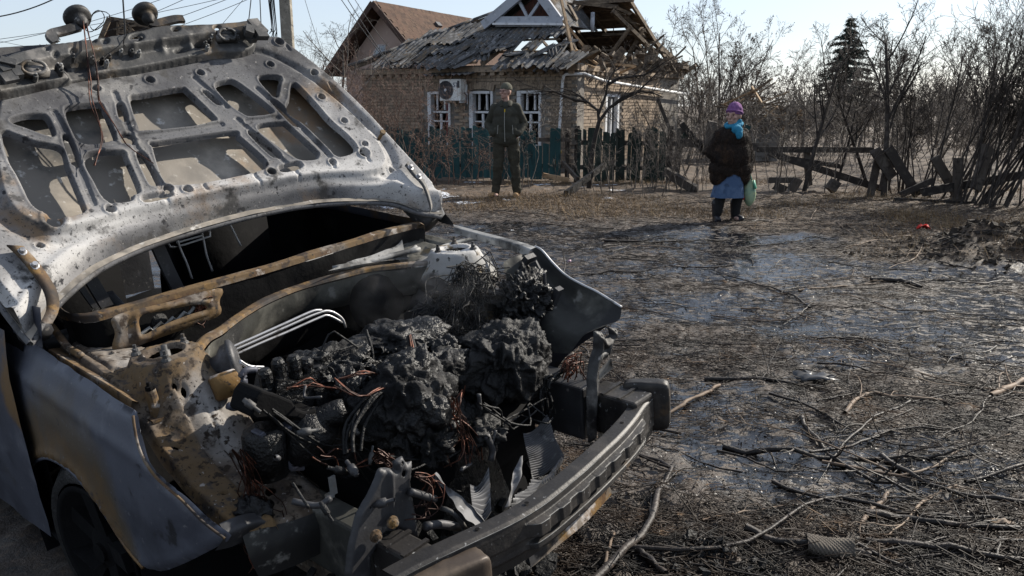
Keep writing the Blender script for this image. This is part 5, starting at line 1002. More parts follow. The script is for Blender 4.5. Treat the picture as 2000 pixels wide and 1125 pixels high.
# hinges
for nm, px_, wd in (('l', [(28, 488), (52, 512), (78, 545), (98, 580), (101, 612), (88, 640)], .045), ('r', [(790, 325), (805, 345), (818, 358), (828, 375), (838, 410), (834, 425)], .032)):
    P = []
    for x, y in px_:
        a, s_ = HOOD.hit(x, y); P.append(HOOD.p0+a*HOOD.e1+s_*HOOD.e2+HOOD.n*(float(HOOD.shape(np.array(a), np.array(s_)))+.022))
    P = cr(np.array(P), 22); side = np.array([.9, .2, -.3]) if nm == 'l' else np.array([.8, .35, .3]); side /= np.linalg.norm(side)
    b = MB(True); wv = np.linspace(1, .75, 22)[:, None]
    b.grid(np.stack([P-side*wd/2*wv-HOOD.n*.006, P-side*wd/2*wv, P+side*wd/2*wv, P+side*wd/2*wv-HOOD.n*.006], 1))
    hg = part('hinge', b, M_rust if nm == 'l' else M_lock, hood)
    b = MB()
    for k in (2, 6): b.lathe(P[k], HOOD.n, [(0, .016), (.007, .016), (.009, .012), (.009, .004), (.013, .003), (.013, 0)], 8)
    part('bolt', b, M_steel, car)
bx, by = HOOD.hit(742, 268); c0 = HOOD.p0+bx*HOOD.e1+by*HOOD.e2+HOOD.n*.05
b = MB(); b.lathe(c0, HOOD.n, [(.007, -.02), (.007, .02), (.012, .02), (.012, .03), (0, .03)], 8); part('bump_stop', b, M_rust, hood)
# ---- lock panel still latched to the bonnet's front edge
LK = Sheet(HOOD.p0+HOOD.n*.055, (1, 0, 0), (0, .455, .488), lambda a, b: .05*(a/.75)**2)
lkpx = [(-70, 140), (0, 123), (26, 113), (94, 98), (128, 92), (205, 81), (256, 72), (282, 66), (307, 60), (384, 57.6), (445, 52), (486, 48), (503, 60), (500, 90), (470, 102), (427, 104.5), (380, 112), (307, 126), (260, 135), (213, 141), (150, 152), (102, 160), (50, 172), (0, 183), (-70, 200)]
lko = LK.poly(lkpx, 160)
lkh = []
for x, y, rx, ry in ((122, 128, 14, 3.2), (163, 126, 13, 3), (264, 86, 12, 5.5), (355, 98, 13, 2.4), (141, 113, 4, 4), (90, 108, 2.5, 3), (203, 93, 4.5, 4.5), (180, 93, 2.5, 2.5), (106, 119, 3, 3), (340, 70, 6, 3), (392, 88, 12, 3), (420, 66, 5, 3)):
    lkh.append(LK.poly([(x+rx*math.cos(t)-ry*.15*math.sin(t), y+ry*math.sin(t)-rx*.18*math.cos(t)) for t in th], 20))
mid = np.array([LK.hit(x, y) for x, y in ((-70, 172), (0, 152), (100, 128), (210, 109), (300, 94), (400, 80), (503, 72))])
def lock_relief(A, S_, so, sh):
    mz = np.interp(A, mid[:, 0], mid[:, 1]); h = .035*sst(-.012, .012, S_-mz)
    h = h-.03*(1-sst(0, .012, -so))-.012*(1-sst(0, .008, sh))
    h = h+.012*np.exp(-(((A+.02) % .11-.05)/.014)**2)*np.exp(-((S_-mz+.008)/.02)**2)*(A > -.15)*(A < .25)
    h = h-.018*sst(.05, .03, np.abs(A+.30))*(S_ < mz)
    return h
lock = part('lock_panel', LK.build(lko, lkh, .0045, lock_relief, dent=.010, seed=9), M_lock, label='blackened radiator lock panel hanging from the bonnet edge')
def lkp(x, y, h=.0):
    a, s_ = LK.hit(x, y); return LK.p0+a*LK.e1+s_*LK.e2+LK.n*(h+float(LK.shape(np.array(a), np.array(s_))))
for cx_, cy_, rx in ((64, 145, 16), (440, 78, 16)):                # catch rings
    b = MB(True); c0 = lkp(cx_, cy_, .03); r_ = .036
    t = np.linspace(0, 2*math.pi, 20); b.tube(c0+np.outer(np.cos(t), LK.e1)*r_+np.outer(np.sin(t), LK.e2*.55+LK.n*.3)*r_, .006, 6, False)
    b.box(c0-LK.n*.02, (.09, .03, .03), np.stack([LK.e1, LK.e2, LK.n], 1)); part('catch', b, M_lock, lock)
for cx_, cy_ in ((18, 160), (490, 75)):                            # end brackets
    b = MB(); Rm = np.stack([LK.e1, LK.e2, LK.n], 1)
    for k in range(7): b.box(lkp(cx_+random.uniform(-16, 16), cy_+random.uniform(-14, 14), random.uniform(.02, .06)), (random.uniform(.02, .05), random.uniform(.02, .07), random.uniform(.01, .03)), Rm@np.array(Matrix.Rotation(random.uniform(-.6, .6), 3, 'Z')))
    part('end_bracket', b, M_lock, lock)
for k in range(26):
    x = random.uniform(10, 490); y = np.interp(x, [0, 250, 500], [150, 104, 76])+random.uniform(-22, 20); b = MB()
    b.lathe(lkp(x, y, .018), LK.n, [(0, .014), (.004, .013), (.0045, .004), (.008, .004), (.008, -.02)], 7); part('stud', b, M_grey if k % 3 == 0 else M_lock, lock)
# two disc horns on their brackets
for (hx, hy), brk, dz in (((152, 51), [(108, 96), (99, 88), (100, 80), (122, 74), (150, 66)], 0), ((283, 43), [(355, 50), (340, 50), (318, 55), (300, 60), (288, 58)], .01)):
    P = np.array([lkp(x, y, .03) for x, y in brk]); C0 = lkp(hx, hy, .03); ax = (C0-CARC)/np.linalg.norm(C0-CARC)*.8+np.array([-.25, .1, .52])
    ax /= np.linalg.norm(ax); b = MB(True)
    Q = cr(P, 16); sd = np.cross(np.gradient(Q, axis=0), LK.n); sd /= np.linalg.norm(sd, axis=1)[:, None]
    b2 = MB(); b2.grid(np.stack([Q-sd*.018, Q-sd*.016+LK.n*.008, Q+sd*.016+LK.n*.008, Q+sd*.018], 1)); b2.grid(np.stack([Q-sd*.018-LK.n*.004, Q+sd*.018-LK.n*.004], 1)); part('horn_bracket', b2, M_lock, lock)
    hr = .046
    b.lathe(C0, ax, [(0, -.016), (.016, -.016), (.02, -.006), (.03, .0), (hr*.92, .002), (hr, .010), (hr, .020), (hr*.9, .026), (.02, .030), (0, .03)], 26)
    b.lathe(C0-ax*.016, ax, [(0, -.03), (.010, -.03), (.013, -.02), (.022, -.012), (.024, 0)], 16)
    part('horn', b, M_lock, lock, label='burnt round horn')
def strands(paths, n, spread, r, mat, name='wire', parent=car, seed=0, wob=.012, sub=18):
    g = np.random.default_rng(seed); Ps = []
    for k in range(n):
        p = np.array(paths[k % len(paths)]); q = cr(p, sub); e = 1-.6*np.linspace(0, 1, sub)[:, None]*0
        off = g.normal(0, spread, 3)*np.ones((sub, 1)); wv = g.normal(0, wob, (6, 3)); wv = np.stack([np.interp(np.linspace(0, 5, sub), np.arange(6), wv[:, j]) for j in range(3)], 1)
        fade = (np.linspace(.35, 1.25, sub)+.3*np.sin(np.linspace(0, math.pi, sub)))[:, None]
        Ps.append(q+off*fade+wv*fade)
    V, Fc = tubes(np.array(Ps), np.full((n, sub), r), 4); return part(name, mesh(name, V, Fc, True), mat, parent)
# wires dangling from the horn over the bonnet, and the loop behind it
wp = [lkp(x, y, .05) for x, y in ((160, 62), (163, 85), (166, 120))]+[HOOD.p0+a*HOOD.e1+s_*HOOD.e2+HOOD.n*.07 for a, s_ in (HOOD.hit(168, 190), HOOD.hit(172, 225), HOOD.hit(194, 290), HOOD.hit(180, 345))]
wp2 = [lkp(x, y, .05) for x, y in ((166, 68), (172, 95), (181, 130))]+[HOOD.p0+a*HOOD.e1+s_*HOOD.e2+HOOD.n*.07 for a, s_ in (HOOD.hit(186, 190), HOOD.hit(188, 225), HOOD.hit(220, 272), HOOD.hit(245, 310), HOOD.hit(290, 345))]
strands([wp], 2, .003, .0017, M_copper, 'horn_wire', lock, 1, .004); strands([wp2], 2, .003, .0017, M_copper, 'horn_wire', lock, 2, .004)
strands([[lkp(x, y, .03) for x, y in ((172, 52), (180, 38), (192, 34), (200, 45), (193, 60), (183, 70), (172, 73), (164, 66))]], 2, .003, .0016, M_black, 'horn_wire', lock, 3, .004)
strands([[lkp(x, y, .04) for x, y in ((243, 60), (248, 75), (239, 95), (233, 130))]], 2, .003, .0012, M_black, 'horn_wire', lock, 4, .004)
# ---- left wing (fender)
FL = Sheet((-.80, 0, 0), (0, 1, 0), (0, 0, 1), lambda v, w_: -.075*sst(.72, 1.02, w_)**1.3-.13*sst(.62, .18, v)**1.4-.05*sst(.45, .1, w_)+.018*np.exp(-((v-1.1)**2+(w_-.55)**2)/.06))
fo = FL.poly([(-260, 500), (-120, 585), (0, 645), (55, 671), (94, 698), (171, 752), (239, 794)], soft=False)
def fpx(L_): return np.array([FL.hit(*p) for p in L_])
top = cr(fpx([(-260, 520), (-120, 585), (0, 643), (55, 671), (94, 698), (171, 752), (239, 794), (257, 804)]), 60)
frt = cr(fpx([(260, 812), (263, 835), (275, 884), (301, 928), (350, 973), (397, 1020), (439, 1052)]), 50)
bot = cr(fpx([(432, 1064), (354, 1104), (305, 1121), (288, 1115)]), 16)
arc = cr(fpx([(280, 1108), (256, 1080), (230, 1042), (209, 1008), (183, 969), (141, 922), (107, 899), (85, 895), (64, 907), (56, 935), (60, 965), (81, 1020), (104, 1084)]), 70)
rr = cr(fpx([(60, 1020), (26, 952), (0, 884), (-60, 790), (-160, 690), (-260, 620)]), 24)
fout = np.vstack([top, frt, bot, arc, rr])
def fend_relief(A, S_, so, sh):
    P = np.stack([A.ravel(), S_.ravel()], 1); d = np.full(len(P), 9.)
    for k in range(0, len(arc), 2): d = np.minimum(d, ((P-arc[k])**2).sum(1))
    d = np.sqrt(d).reshape(A.shape)
    return .012*np.exp(-(d/.03)**2)-.012*np.exp(-((-so)/.010)**2)+.006*np.exp(-((S_-.74-.06*A)/.02)**2)
M_wing = nmat('heat_blued_wing', (.078, .084, .106), [((.036, .039, .052), 3.2, .45, .68), ((.15, .157, .18), 5, .54, .72), ((.078, .062, .045), 'rust', .25, .75, 6), ((.115, .070, .030), 'rust', .66, 1.10, 12), ((.022, .022, .026), 14, .60, .70), ((.13, .13, .14), 60, .63, .72)], rough=.55, bump=((110, .25, .002), (10, .2, .004)), metal=.2, spec=.4)
_ac = arc[::3]
wing = part('wing', FL.build(fout, [], .009, fend_relief, dent=.010, seed=21, maps=dict(rust=lambda A, S_: 1.0*np.exp(-(np.sqrt(np.min([(A-p[0])**2+(S_-p[1])**2 for p in _ac], axis=0))/.22)**2)*sst(.62, .80, A)*sst(1.50, 1.25, A))), M_wing, label='heat blued left front wing with rust bloom')
def fl3(p): 
    h = float(FL.shape(np.array(p[0]), np.array(p[1]))); return FL.p0+p[0]*FL.e1+p[1]*FL.e2+FL.n*h
b = MB(True); b.tube(np.array([fl3(p) for p in frt]), .0035, 5); part('headlamp_edge', b, M_rust, wing)
b = MB(True); b.tube(np.array([fl3(p) for p in arc]), .006, 5); part('arch_lip', b, M_fender, wing)
# wheel-arch liner, wheel
b = MB(True); t = np.linspace(-.35, math.pi+.3, 30); G = []
for u_ in (-.80, -.6, -.42): G.append(np.stack([np.full(30, u_), 1.13+.43*np.cos(t), .28+.43*np.sin(t)], 1))
b.grid(G); part('arch_liner', b, M_black)
wh = MB(True); C0 = np.array([-.70, 1.10, .30]); axw = np.array([-1., -.12, 0])
wh.lathe(C0, axw, [(.205, -.11), (.215, -.10), (.20, -.06), (.195, .03), (.205, .07), (.215, .08), (.212, .085), (.195, .08), (.16, .03), (.07, .025)], 36)
wheel = part('wheel', wh, M_black, label='burnt front wheel rim without tyre')
sp = MB()
for k in range(5):
    a = k*2*math.pi/5+.4; d = np.array([0.12*math.cos(a)*0, math.cos(a), math.sin(a)]); n_ = -axw*-1
    sp.beam(C0+axw*.045+d*.05, C0+axw*.065+d*.20, .06, .03, up=axw)
sp.lathe(C0+axw*.02, axw, [(.075, 0), (.07, .04), (.03, .05), (.03, .06), (0, .06)], 18); part('spokes', sp, M_black, wheel)
ash = MB(True); ash.lathe(C0, axw, [(.22, -.10), (.265, -.09), (.285, -.02), (.28, .05), (.25, .08), (.222, .078)], 36)
part('tyre_wire', ash, M_char, wheel)
for (wu, wv, flip) in ((.70, 1.10, True), (-.70, 3.35, False), (.70, 3.35, True)):
    w2 = wheel.copy(); link(w2, car); w2.location = (wu+(-.70 if flip else .70)+(0 if not flip else 0), wv-1.10, 0)
    if flip: w2.scale = (-1, 1, 1); w2.location = (0, wv-1.10, 0)
    w2['label'] = 'burnt wheel rim without tyre'
    for ch in list(wheel.children): c2 = ch.copy(); link(c2, w2)
# ---- left inner wing: upper rail, apron, strut tower
part('upper_rail', loft([Ks([(92, 703), (180, 760), (257, 796)], u=-.735), Ks([(94, 682), (160, 722), (219, 757), (258, 783)], u=-.73), Ks([(112, 679), (175, 721), (230, 756), (266, 785)], u=-.70), Ks([(130, 680), (190, 722), (240, 757), (272, 786)], u=-.68)], 40, 16, .004, smooth=False), M_rust)
AP = Sheet((0, 0, 0), (1, 0, 0), (0, 1, 0)); TC = np.array([-.56, .885, .905])
ap_out = np.vstack([cr(np.array(q), 20) for q in ([(-.70, 1.28), (-.58, 1.30)], [(-.50, 1.12), (-.45, 1.0), (-.425, .90), (-.42, .75)], [(-.42, .60), (-.425, .40)], [(-.46, .36), (-.60, .36), (-.68, .385)], [(-.70, .42), (-.705, .80), (-.70, 1.2)])])
_th = np.linspace(0, 2*math.pi, 24, endpoint=False)
ap_holes = [np.stack([TC[0]+.047*np.cos(_th), TC[1]+.047*np.sin(_th)], 1)]
for hu, hv, hr in ((-.60, .775, .006), (-.585, .762, .007), (-.66, .70, .007), (-.53, .50, .014), (-.64, .52, .006), (-.47, .47, .012), (-.62, 1.12, .006), (-.655, 1.0, .006)): ap_holes.append(np.stack([hu+hr*np.cos(_th[::2]), hv+hr*np.sin(_th[::2])], 1))
def ap_rel(A, S_, so, sh):
    base = np.interp(S_, [.30, .45, .60, .70, .78, .835, .87, 1.0, 1.3], [.575, .592, .632, .685, .755, .805, .832, .850, .868])+.17*(-A-.57)
    X = np.stack([A, S_, 0*A], -1)
    r = np.sqrt((A-TC[0])**2+(S_-TC[1])**2); tw = .900-1.9*np.maximum(0, r-.088)+.0*A
    k = .02; d = np.clip(.5+.5*(base-tw)/k, 0, 1); h = tw*(1-d)+base*d+k*d*(1-d)
    h = h+.006*np.exp(-((r-.056)/.006)**2)-.010*(1-sst(0, .006, sh))                       # pressed ring, hole lips
    seam = r-.142; h = h+.0045*np.exp(-(seam/.004)**2)*(S_ < .90)-.005*np.exp(-((seam-.012)/.006)**2)*(S_ < .90)
    shelf = sst(-.598, -.606, A)*sst(-.698, -.690, A)*sst(.775, .765, S_); h = h+.016*shelf
    for v0 in (.735, .715): h = h-.006*np.exp(-((S_-v0)/.004)**2)*shelf
    h = h+.010*sst(.52, .50, S_)*sst(-.50, -.49, A)-.008*np.exp(-((A+.545)/.006)**2)*(S_ < .75)
    h = h+.012*np.exp(-(((A+.50)/.035)**2+((S_-.66)/.05)**2))+.010*np.exp(-(((A+.56)/.02)**2+((S_-.58)/.05)**2))
    h = h-.010*np.exp(-((A+.665)/.006)**2)*(S_ > .80)
    return h-.02*(1-sst(0, .012, -so))+.006*fbm(X, 14, 3, 5)+.0015*fbm(X, 60, 2, 6)
def ap_rust(A, S_): r = np.hypot(A-TC[0], S_-TC[1]); return .75*np.exp(-((r-.11)/.05)**4)+.75*sst(-.58, -.61, A)*sst(.78, .72, S_)+.3*sst(.5, .4, S_)+.25*sst(.9, 1.0, S_)
def ap_ash(A, S_): r = np.hypot(A-TC[0], S_-TC[1]); return .75*np.exp(-(((A+.53)/.07)**2+((S_-.69)/.09)**2))+.45*sst(.93, 1.02, S_)*sst(-.69, -.62, A)+.3*np.exp(-((r-.145)/.03)**2)+.35*np.exp(-(((A+.46)/.04)**2+((S_-.45)/.06)**2))
def ap_soot(A, S_): return .65*sst(-.47, -.43, A)*sst(.75, .6, S_)+.45*np.exp(-(((A+.50)/.05)**2+((S_-.55)/.05)**2))+.40*sst(-.66, -.69, A)
M_apron = nmat('rust_and_ash_steel', (.13, .105, .082), [((.060, .045, .034), 9, .46, .60), ((.100, .072, .045), 'rust', .15, .80, 14), ((.125, .080, .038), 'rust', .50, 1.00, 34), ((.19, .175, .16), 'ash', .12, .70, 16), ((.34, .325, .31), 'ash', .52, 1.00, 34), ((.055, .045, .038), 20, .52, .62), ((.020, .018, .017), 'soot', .30, .66, 12), ((.030, .022, .016), 34, .55, .64), ((.30, .275, .25), 48, .62, .69), ((.015, .014, .013), 80, .59, .67)], rough=.85, bump=((60, .5, .004), (18, .3, .004)), spec=.2)
apron = part('inner_wing', AP.build(ap_out, ap_holes, .0042, ap_rel, maps=dict(rust=ap_rust, ash=ap_ash, soot=ap_soot)), M_apron, label='rusty inner wing with pale ash and strut tower')
cl = np.array([(-.50, 1.12), (-.45, 1.0), (-.425, .90), (-.42, .75), (-.42, .60), (-.425, .40)]); hz_ = [.80, .79, .76, .67, .60, .56]
top_ = np.array([(a_, v_, z_) for (a_, v_), z_ in zip(cl, hz_)])
part('tower_side', loft([top_, top_+[.012, 0, -.06], top_+[.02, 0, -.20], top_*[1, 1, 0]+[.03, 0, .2]], 40, 16, .010), M_apron)
b = MB(True); b.lathe(TC+[0, 0, -.03], (0, 0, 1), [(.046, 0), (.036, .006), (.014, .010), (.013, .030), (.008, .032), (.008, .046), (0, .046)], 26); tower = part('strut_top', b, M_lock)
for k, (du, dv) in enumerate(((-.055, .055), (-.03, -.068), (.065, .02))):
    b = MB(); b.lathe(TC+[du, dv, -.004], (0, 0, 1), [(.014, 0), (.012, .005), (.008, .008), (.008, .016), (.005, .018), (.005, .028), (0, .028)], 10); part('stud', b, M_lock, tower)
pb = np.array([-.655, .79, .775]); b = MB(); b.grid(np.array([[pb+np.array([.020*math.cos(t), .020*math.sin(t), -.004]), pb+np.array([.017*math.cos(t)-.004, .017*math.sin(t)+.004, .075])] for t in np.linspace(-2.6, 1.2, 10)]))
b.box(pb+np.array([.005, -.008, .0]), (.062, .055, .008)); part('bracket_post', b, M_rust)
b = MB(); b.lathe(pb+[.0, .01, .07], (0, 0, 1), [(.010, 0), (.010, .010), (.005, .012), (.005, .022), (0, .022)], 8); part('post_bolt', b, M_black)
# front-left lower corner: lamp carrier plate and radiator support end
part('lamp_carrier', loft([Ks([(428, 1022), (470, 1004), (505, 1000), (515, 1012)], v=.40), Ks([(440, 1045), (478, 1030), (510, 1020), (525, 1020)], v=.37), Ks([(420, 1075), (455, 1068), (500, 1050), (530, 1040)], v=.39)], 24, 12, .008), M_dark)
part('support_face', loft([[(-.68, .383, .60), (-.56, .358, .575), (-.43, .358, .555)], [(-.68, .37, .54), (-.56, .345, .53), (-.43, .345, .52)], [(-.66, .38, .46), (-.56, .36, .45), (-.43, .36, .44)]], 30, 14, .008), M_olive)
# ---- windscreen rail, cowl, bulkhead
def curve_px(px_, w_): return np.array([K(x, y, w=w_) for x, y in px_])
rail_t = curve_px([(100, 585), (128, 608), (165, 612), (213, 601), (341, 565), (430, 541), (520, 516), (613, 488), (677, 469), (750, 447.5), (810, 433), (822, 436)], .975)
rail_f = rail_t+np.array([0, -.022, -.004]); rail_d = rail_t+np.array([0, -.026, -.024]); rail_b = rail_t+np.array([0, .03, -.03])
cowl = part('windscreen_rail', loft([rail_b, rail_t, rail_f, rail_d], 80, 16, .005, smooth=False), M_rust, label='long rusty windscreen base rail')
bb = curve_px([(380, 680), (400, 655), (426, 640), (464, 612), (507, 586), (553.6, 565), (592, 552), (656, 535), (716, 521), (763, 516), (827, 509), (866, 507)], .90)
part('cowl_beam', loft([bb+[0, .03, -.012], bb+[0, .005, .0], bb+[0, -.022, -.004], bb+[0, -.026, -.014]], 80, 14, .005, smooth=False), M_rust)
part('cowl_face', loft([bb+[.0, -.028, -.018], bb+[0, -.02, -.06], bb+[0, -.005, -.10], bb+[0, .02, -.13]], 80, 18, .012), M_olive)
part('cowl_tray', loft([rail_d, rail_d*.85+bb*.15+[0, .03, -.22], bb*.7+rail_d*.3+[0, .05, -.26], bb+[0, .02, -.12]], 60, 16, .02), M_black)
PL = Sheet(K(330, 630, v=1.13), (1, 0, 0), (0, .1, 1))
plo = PL.poly([(226, 618), (330, 590), (433, 563), (431, 590), (429, 618), (330, 655), (230, 688), (228, 650)], 60, True)
plh = [PL.poly([(272, 622), (282, 614), (324, 606), (380, 595), (401, 597), (404, 604), (371, 614), (320, 634), (280, 654), (274, 642)], 40)]
part('cowl_plate', PL.build(plo, plh, .006, lambda A, S_, so, sh: .008*np.exp(-((sh-.012)/.008)**2)-.01*(1-sst(0, .012, -so)), dent=.008), M_rust)
b = MB(True); c0 = K(305, 625, v=1.20); b.lathe(c0, (0.1, -1, .3), [(0, .03), (.02, .026), (.036, .012), (.042, -.01), (.03, -.04)], 18); part('blower_hub', b, M_char)
b = MB()
zz = np.array([K(x, y, v=1.16) for x, y in ((276, 652), (292, 640), (298, 645), (315, 630), (322, 636), (338, 620), (345, 626), (360, 610), (368, 614), (380, 600))]); b.tube(zz, .006, 5); part('zigzag_bracket', b, M_grey)
def bulk(u0, u1, v_, w0, w1, name, mat, dent=.02):
    return part(name, loft([[(u0, v_, w1), ((u0+u1)/2, v_-.01, w1), (u1, v_, w1)], [(u0, v_-.02, (w0+w1)/2), ((u0+u1)/2, v_-.04, (w0+w1)/2), (u1, v_-.02, (w0+w1)/2)], [(u0, v_-.10, w0), ((u0+u1)/2, v_-.12, w0), (u1, v_-.10, w0)]], 50, 30, dent), mat)
bulk(-.62, .70, 1.20, .05, .90, 'bulkhead', M_black)
b = MB(True); b.lathe(K(735, 590, v=1.05), (0, -1, .1), [(0, .07), (.03, .07), (.05, .05), (.095, .04), (.105, .02), (.105, -.02)], 26); part('brake_servo', b, M_black)
b = MB(True)
for pts in ([(405, 712), (440, 692), (500, 665), (560, 638), (620, 612), (645, 608), (668, 622), (675, 640)], [(410, 720), (445, 700), (505, 672), (562, 648), (625, 620), (640, 616), (660, 625), (668, 630)], [(405, 704), (440, 684), (498, 658), (556, 632), (610, 608), (628, 606)]):
    b.tube(cr(np.array([K(x, y, v=.98) for x, y in pts]), 40), .0045, 6)
part('brake_pipe', b, M_steel)
# right side of the scuttle: wiper links and pale scorched panel
b = MB(True)
for pts, r in (([(650, 525), (720, 512), (780, 496), (820, 487)], .011), ([(680, 515), (740, 503), (800, 490), (812, 482)], .008), ([(640, 505), (700, 478), (760, 452)], .006), ([(590, 515), (640, 500), (690, 480)], .012), ([(860, 484), (900, 472), (940, 464)], .009)):
    b.tube(cr(np.array([K(x, y, w=.91) for x, y in pts]), 16), r, 7)
part('wiper_link', b, M_grey)
part('scuttle_panel', loft([Ks([(745, 500), (775, 480), (785, 468)], v=1.12), Ks([(700, 505), (755, 490), (790, 490)], v=1.10), Ks([(640, 530), (730, 512), (800, 506)], v=1.08)], 20, 12, .01), M_towergrey)
# ---- right strut tower and inner wing
RDZ = .030
ap2_out = np.vstack([cr(np.array(q), 20) for q in ([(.72, 1.28), (.58, 1.30)], [(.50, 1.12), (.45, 1.0), (.425, .90), (.42, .75)], [(.42, .60), (.43, .45)], [(.50, .42), (.575, .45)], [(.58, .68), (.63, .77), (.70, .80)], [(.725, .9), (.725, 1.2)])])
ap2_holes = [np.stack([-TC[0]+.050*np.cos(_th), TC[1]+.050*np.sin(_th)], 1)]
M_tower2 = nmat('ashy_olive_steel', (.060, .058, .050), [((.11, .105, .09), 8, .48, .62), ((.26, .255, .245), 'ash', .25, .62, 9), ((.44, .43, .42), 'ash', .60, .92, 20), ((.015, .014, .014), 'soot', .30, .65, 9), ((.14, .10, .05), 14, .60, .68), ((.02, .02, .019), 40, .57, .66)], rough=.75, bump=((60, .4, .004),), spec=.25)
tow2 = part('inner_wing', AP.build(ap2_out, ap2_holes, .0050, lambda A, S_, so, sh: RDZ+ap_rel(-A, S_, so, sh), maps=dict(ash=lambda A, S_: .85*np.exp(-(np.hypot(A-.57, S_-.90)/.16)**4), soot=lambda A, S_: .85*sst(.80, .70, S_)+.6*sst(.455, .43, A))), M_tower2, label='pale ash covered right strut tower and inner wing')
for k, (du, dv) in enumerate(((.055, .055), (.03, -.068), (-.065, .02))):
    b = MB(); b.lathe([-TC[0]+du, TC[1]+dv, TC[2]+RDZ-.004], (0, 0, 1), [(.014, 0), (.012, .005), (.008, .008), (.008, .016), (.005, .018), (.005, .028), (0, .028)], 10); part('stud', b, M_lock, tow2)
b = MB(True); b.lathe(np.array([-TC[0], TC[1], TC[2]+RDZ-.03]), (0, 0, 1), [(.049, 0), (.036, .006), (.014, .010), (.013, .024), (0, .024)], 22); part('strut_top', b, M_black, tow2)
top2 = np.array([(.50, 1.12, .81), (.45, 1.0, .80), (.425, .90, .78), (.42, .75, .69), (.42, .60, .62), (.43, .45, .58)]); part('tower_side', loft([top2, top2+[-.012, 0, -.06], top2+[-.02, 0, -.20], top2*[1, 1, 0]+[-.03, 0, .2]], 40, 16, .012), M_dark)
part('upper_rail', loft([Ks([(885, 438), (950, 455), (1015, 472), (1047, 482)], u=.755), Ks([(888, 444), (950, 461), (1010, 477), (1036, 487)], u=.72), Ks([(888, 456), (950, 474), (1005, 492), (1030, 500)], u=.715)], 40, 10, .003, smooth=False), M_grey)
edgR = Ks([(1044, 481), (1058, 489), (1079, 513), (1104, 537), (1135, 555), (1164, 569), (1190, 585), (1214, 600)], u=.775)
part('inner_wing', loft([edgR, Ks([(1035, 495), (1045, 515), (1065, 545), (1090, 573), (1120, 595), (1150, 612), (1180, 618), (1208, 625)], u=.745),
 Ks([(1015, 498), (1028, 525), (1045, 560), (1068, 590), (1098, 618), (1125, 635), (1150, 640), (1176, 640)], u=.675),
 Ks([(995, 505), (1008, 545), (1022, 580), (1040, 605), (1070, 632), (1100, 650), (1120, 655), (1140, 655)], u=.62),
 Ks([(985, 515), (992, 560), (1000, 600), (1012, 640), (1040, 668), (1065, 685), (1090, 690), (1112, 690)], u=.585)], 70, 50, .012, 8, dsc=8), M_olive)
def rw(du, k, dz): q = edgR.copy(); q[:, 1] += k*np.clip(1.05-q[:, 1], 0, 1); q[:, 0] += du; q[:, 2] += dz; return q
wr = part('wing', loft([edgR, rw(.02, .12, -.10), rw(.035, .40, -.28), rw(.03, .55, -.5)], 50, 20, .01), M_fender, label='dark right front wing seen from inside')
edge('wing_edge', edgR, .005, M_steel, wr, 50)
b = MB(); b.beam(K(1022, 522, u=.70), K(1036, 500, u=.70), .05, .02); part('wing_bracket', b, M_dark); b = MB(); b.beam(K(1040, 512, u=.70), K(1052, 535, u=.71), .02, .03); part('wing_bracket', b, M_dark); b = MB(); b.box(K(1085, 580, u=.66), (.03, .02, .08), np.array(Matrix.Rotation(.5, 3, 'X'))); b.lathe(K(1064, 555, u=.66), (0, 0, 1), [(.02, -.02), (.012, 0), (.006, .0), (.006, .04), (0, .04)], 8); part('wing_bracket', b, M_dark)
# ---- engine bay floor, engine and melted plastic
part('engine_floor', loft([[(-.5, 1.1, .16), (0, 1.1, .14), (.6, 1.1, .14)], [(-.5, .5, .12), (0, .5, .10), (.6, .5, .10)], [(-.45, .22, .13), (0, .20, .12), (.42, .22, .12)]], 60, 40, .07, 3, dsc=9), M_char)
def lump(c, r, amp=.35, sc_=2.0, seed=0, mat=None, name='melted_lump', sub=5, parent=None, rot=0):
    import bmesh
    bm = bmesh.new(); bmesh.ops.create_icosphere(bm, subdivisions=sub, radius=1)
    V = np.array([v.co[:] for v in bm.verts]); Fc = np.array([[v.index for v in f.verts] for f in bm.faces]); bm.free()
    q = V*np.array(r)/max(r)
    q = q+.18*np.stack([vn(q, sc_*1.6, seed+31), vn(q, sc_*1.6, seed+32), vn(q, sc_*1.6, seed+33)], 1)
    d = fbm(q, sc_, 3, seed, .5); rd = 1-np.abs(vn(q*np.array([1, 1, .5]), sc_*2.6, seed+50)); dr = 1-np.abs(vn(q*np.array([1, 1, .35]), sc_*6, seed+80)); d3 = vn(q, sc_*15, seed+90)
    V = V*(1+amp*d+amp*.40*(rd-.6)+amp*.20*(dr-.6)+amp*.07*d3)[:, None]*np.array(r)
    if rot: cs, sn = math.cos(rot), math.sin(rot); V = np.stack([V[:, 0]*cs-V[:, 2]*sn, V[:, 1], V[:, 0]*sn+V[:, 2]*cs], 1)
    return part(name, mesh(name, V+np.asarray(c), Fc, True), mat or M_tar, parent or eng)
eng = MB(True); eng.box((.02, .55, .36), (.62, .42, .42)); eng.box((.1, .58, .52), (.5, .36, .12)); eng.box((-.22, .5, .38), (.22, .3, .3))
eng = part('engine', eng, M_black, label='charred engine under melted plastic')
MELT = Sheet((0, .55, .60), (1, 0, 0), (0, 1, 0))
mo = cr(np.array([(-.36, .50), (-.30, .72), (-.10, .85), (.15, .86), (.34, .78), (.40, .60), (.36, .42), (.20, .33), (.0, .30), (-.18, .36), (-.30, .42)])-[0, .55], 80, True)
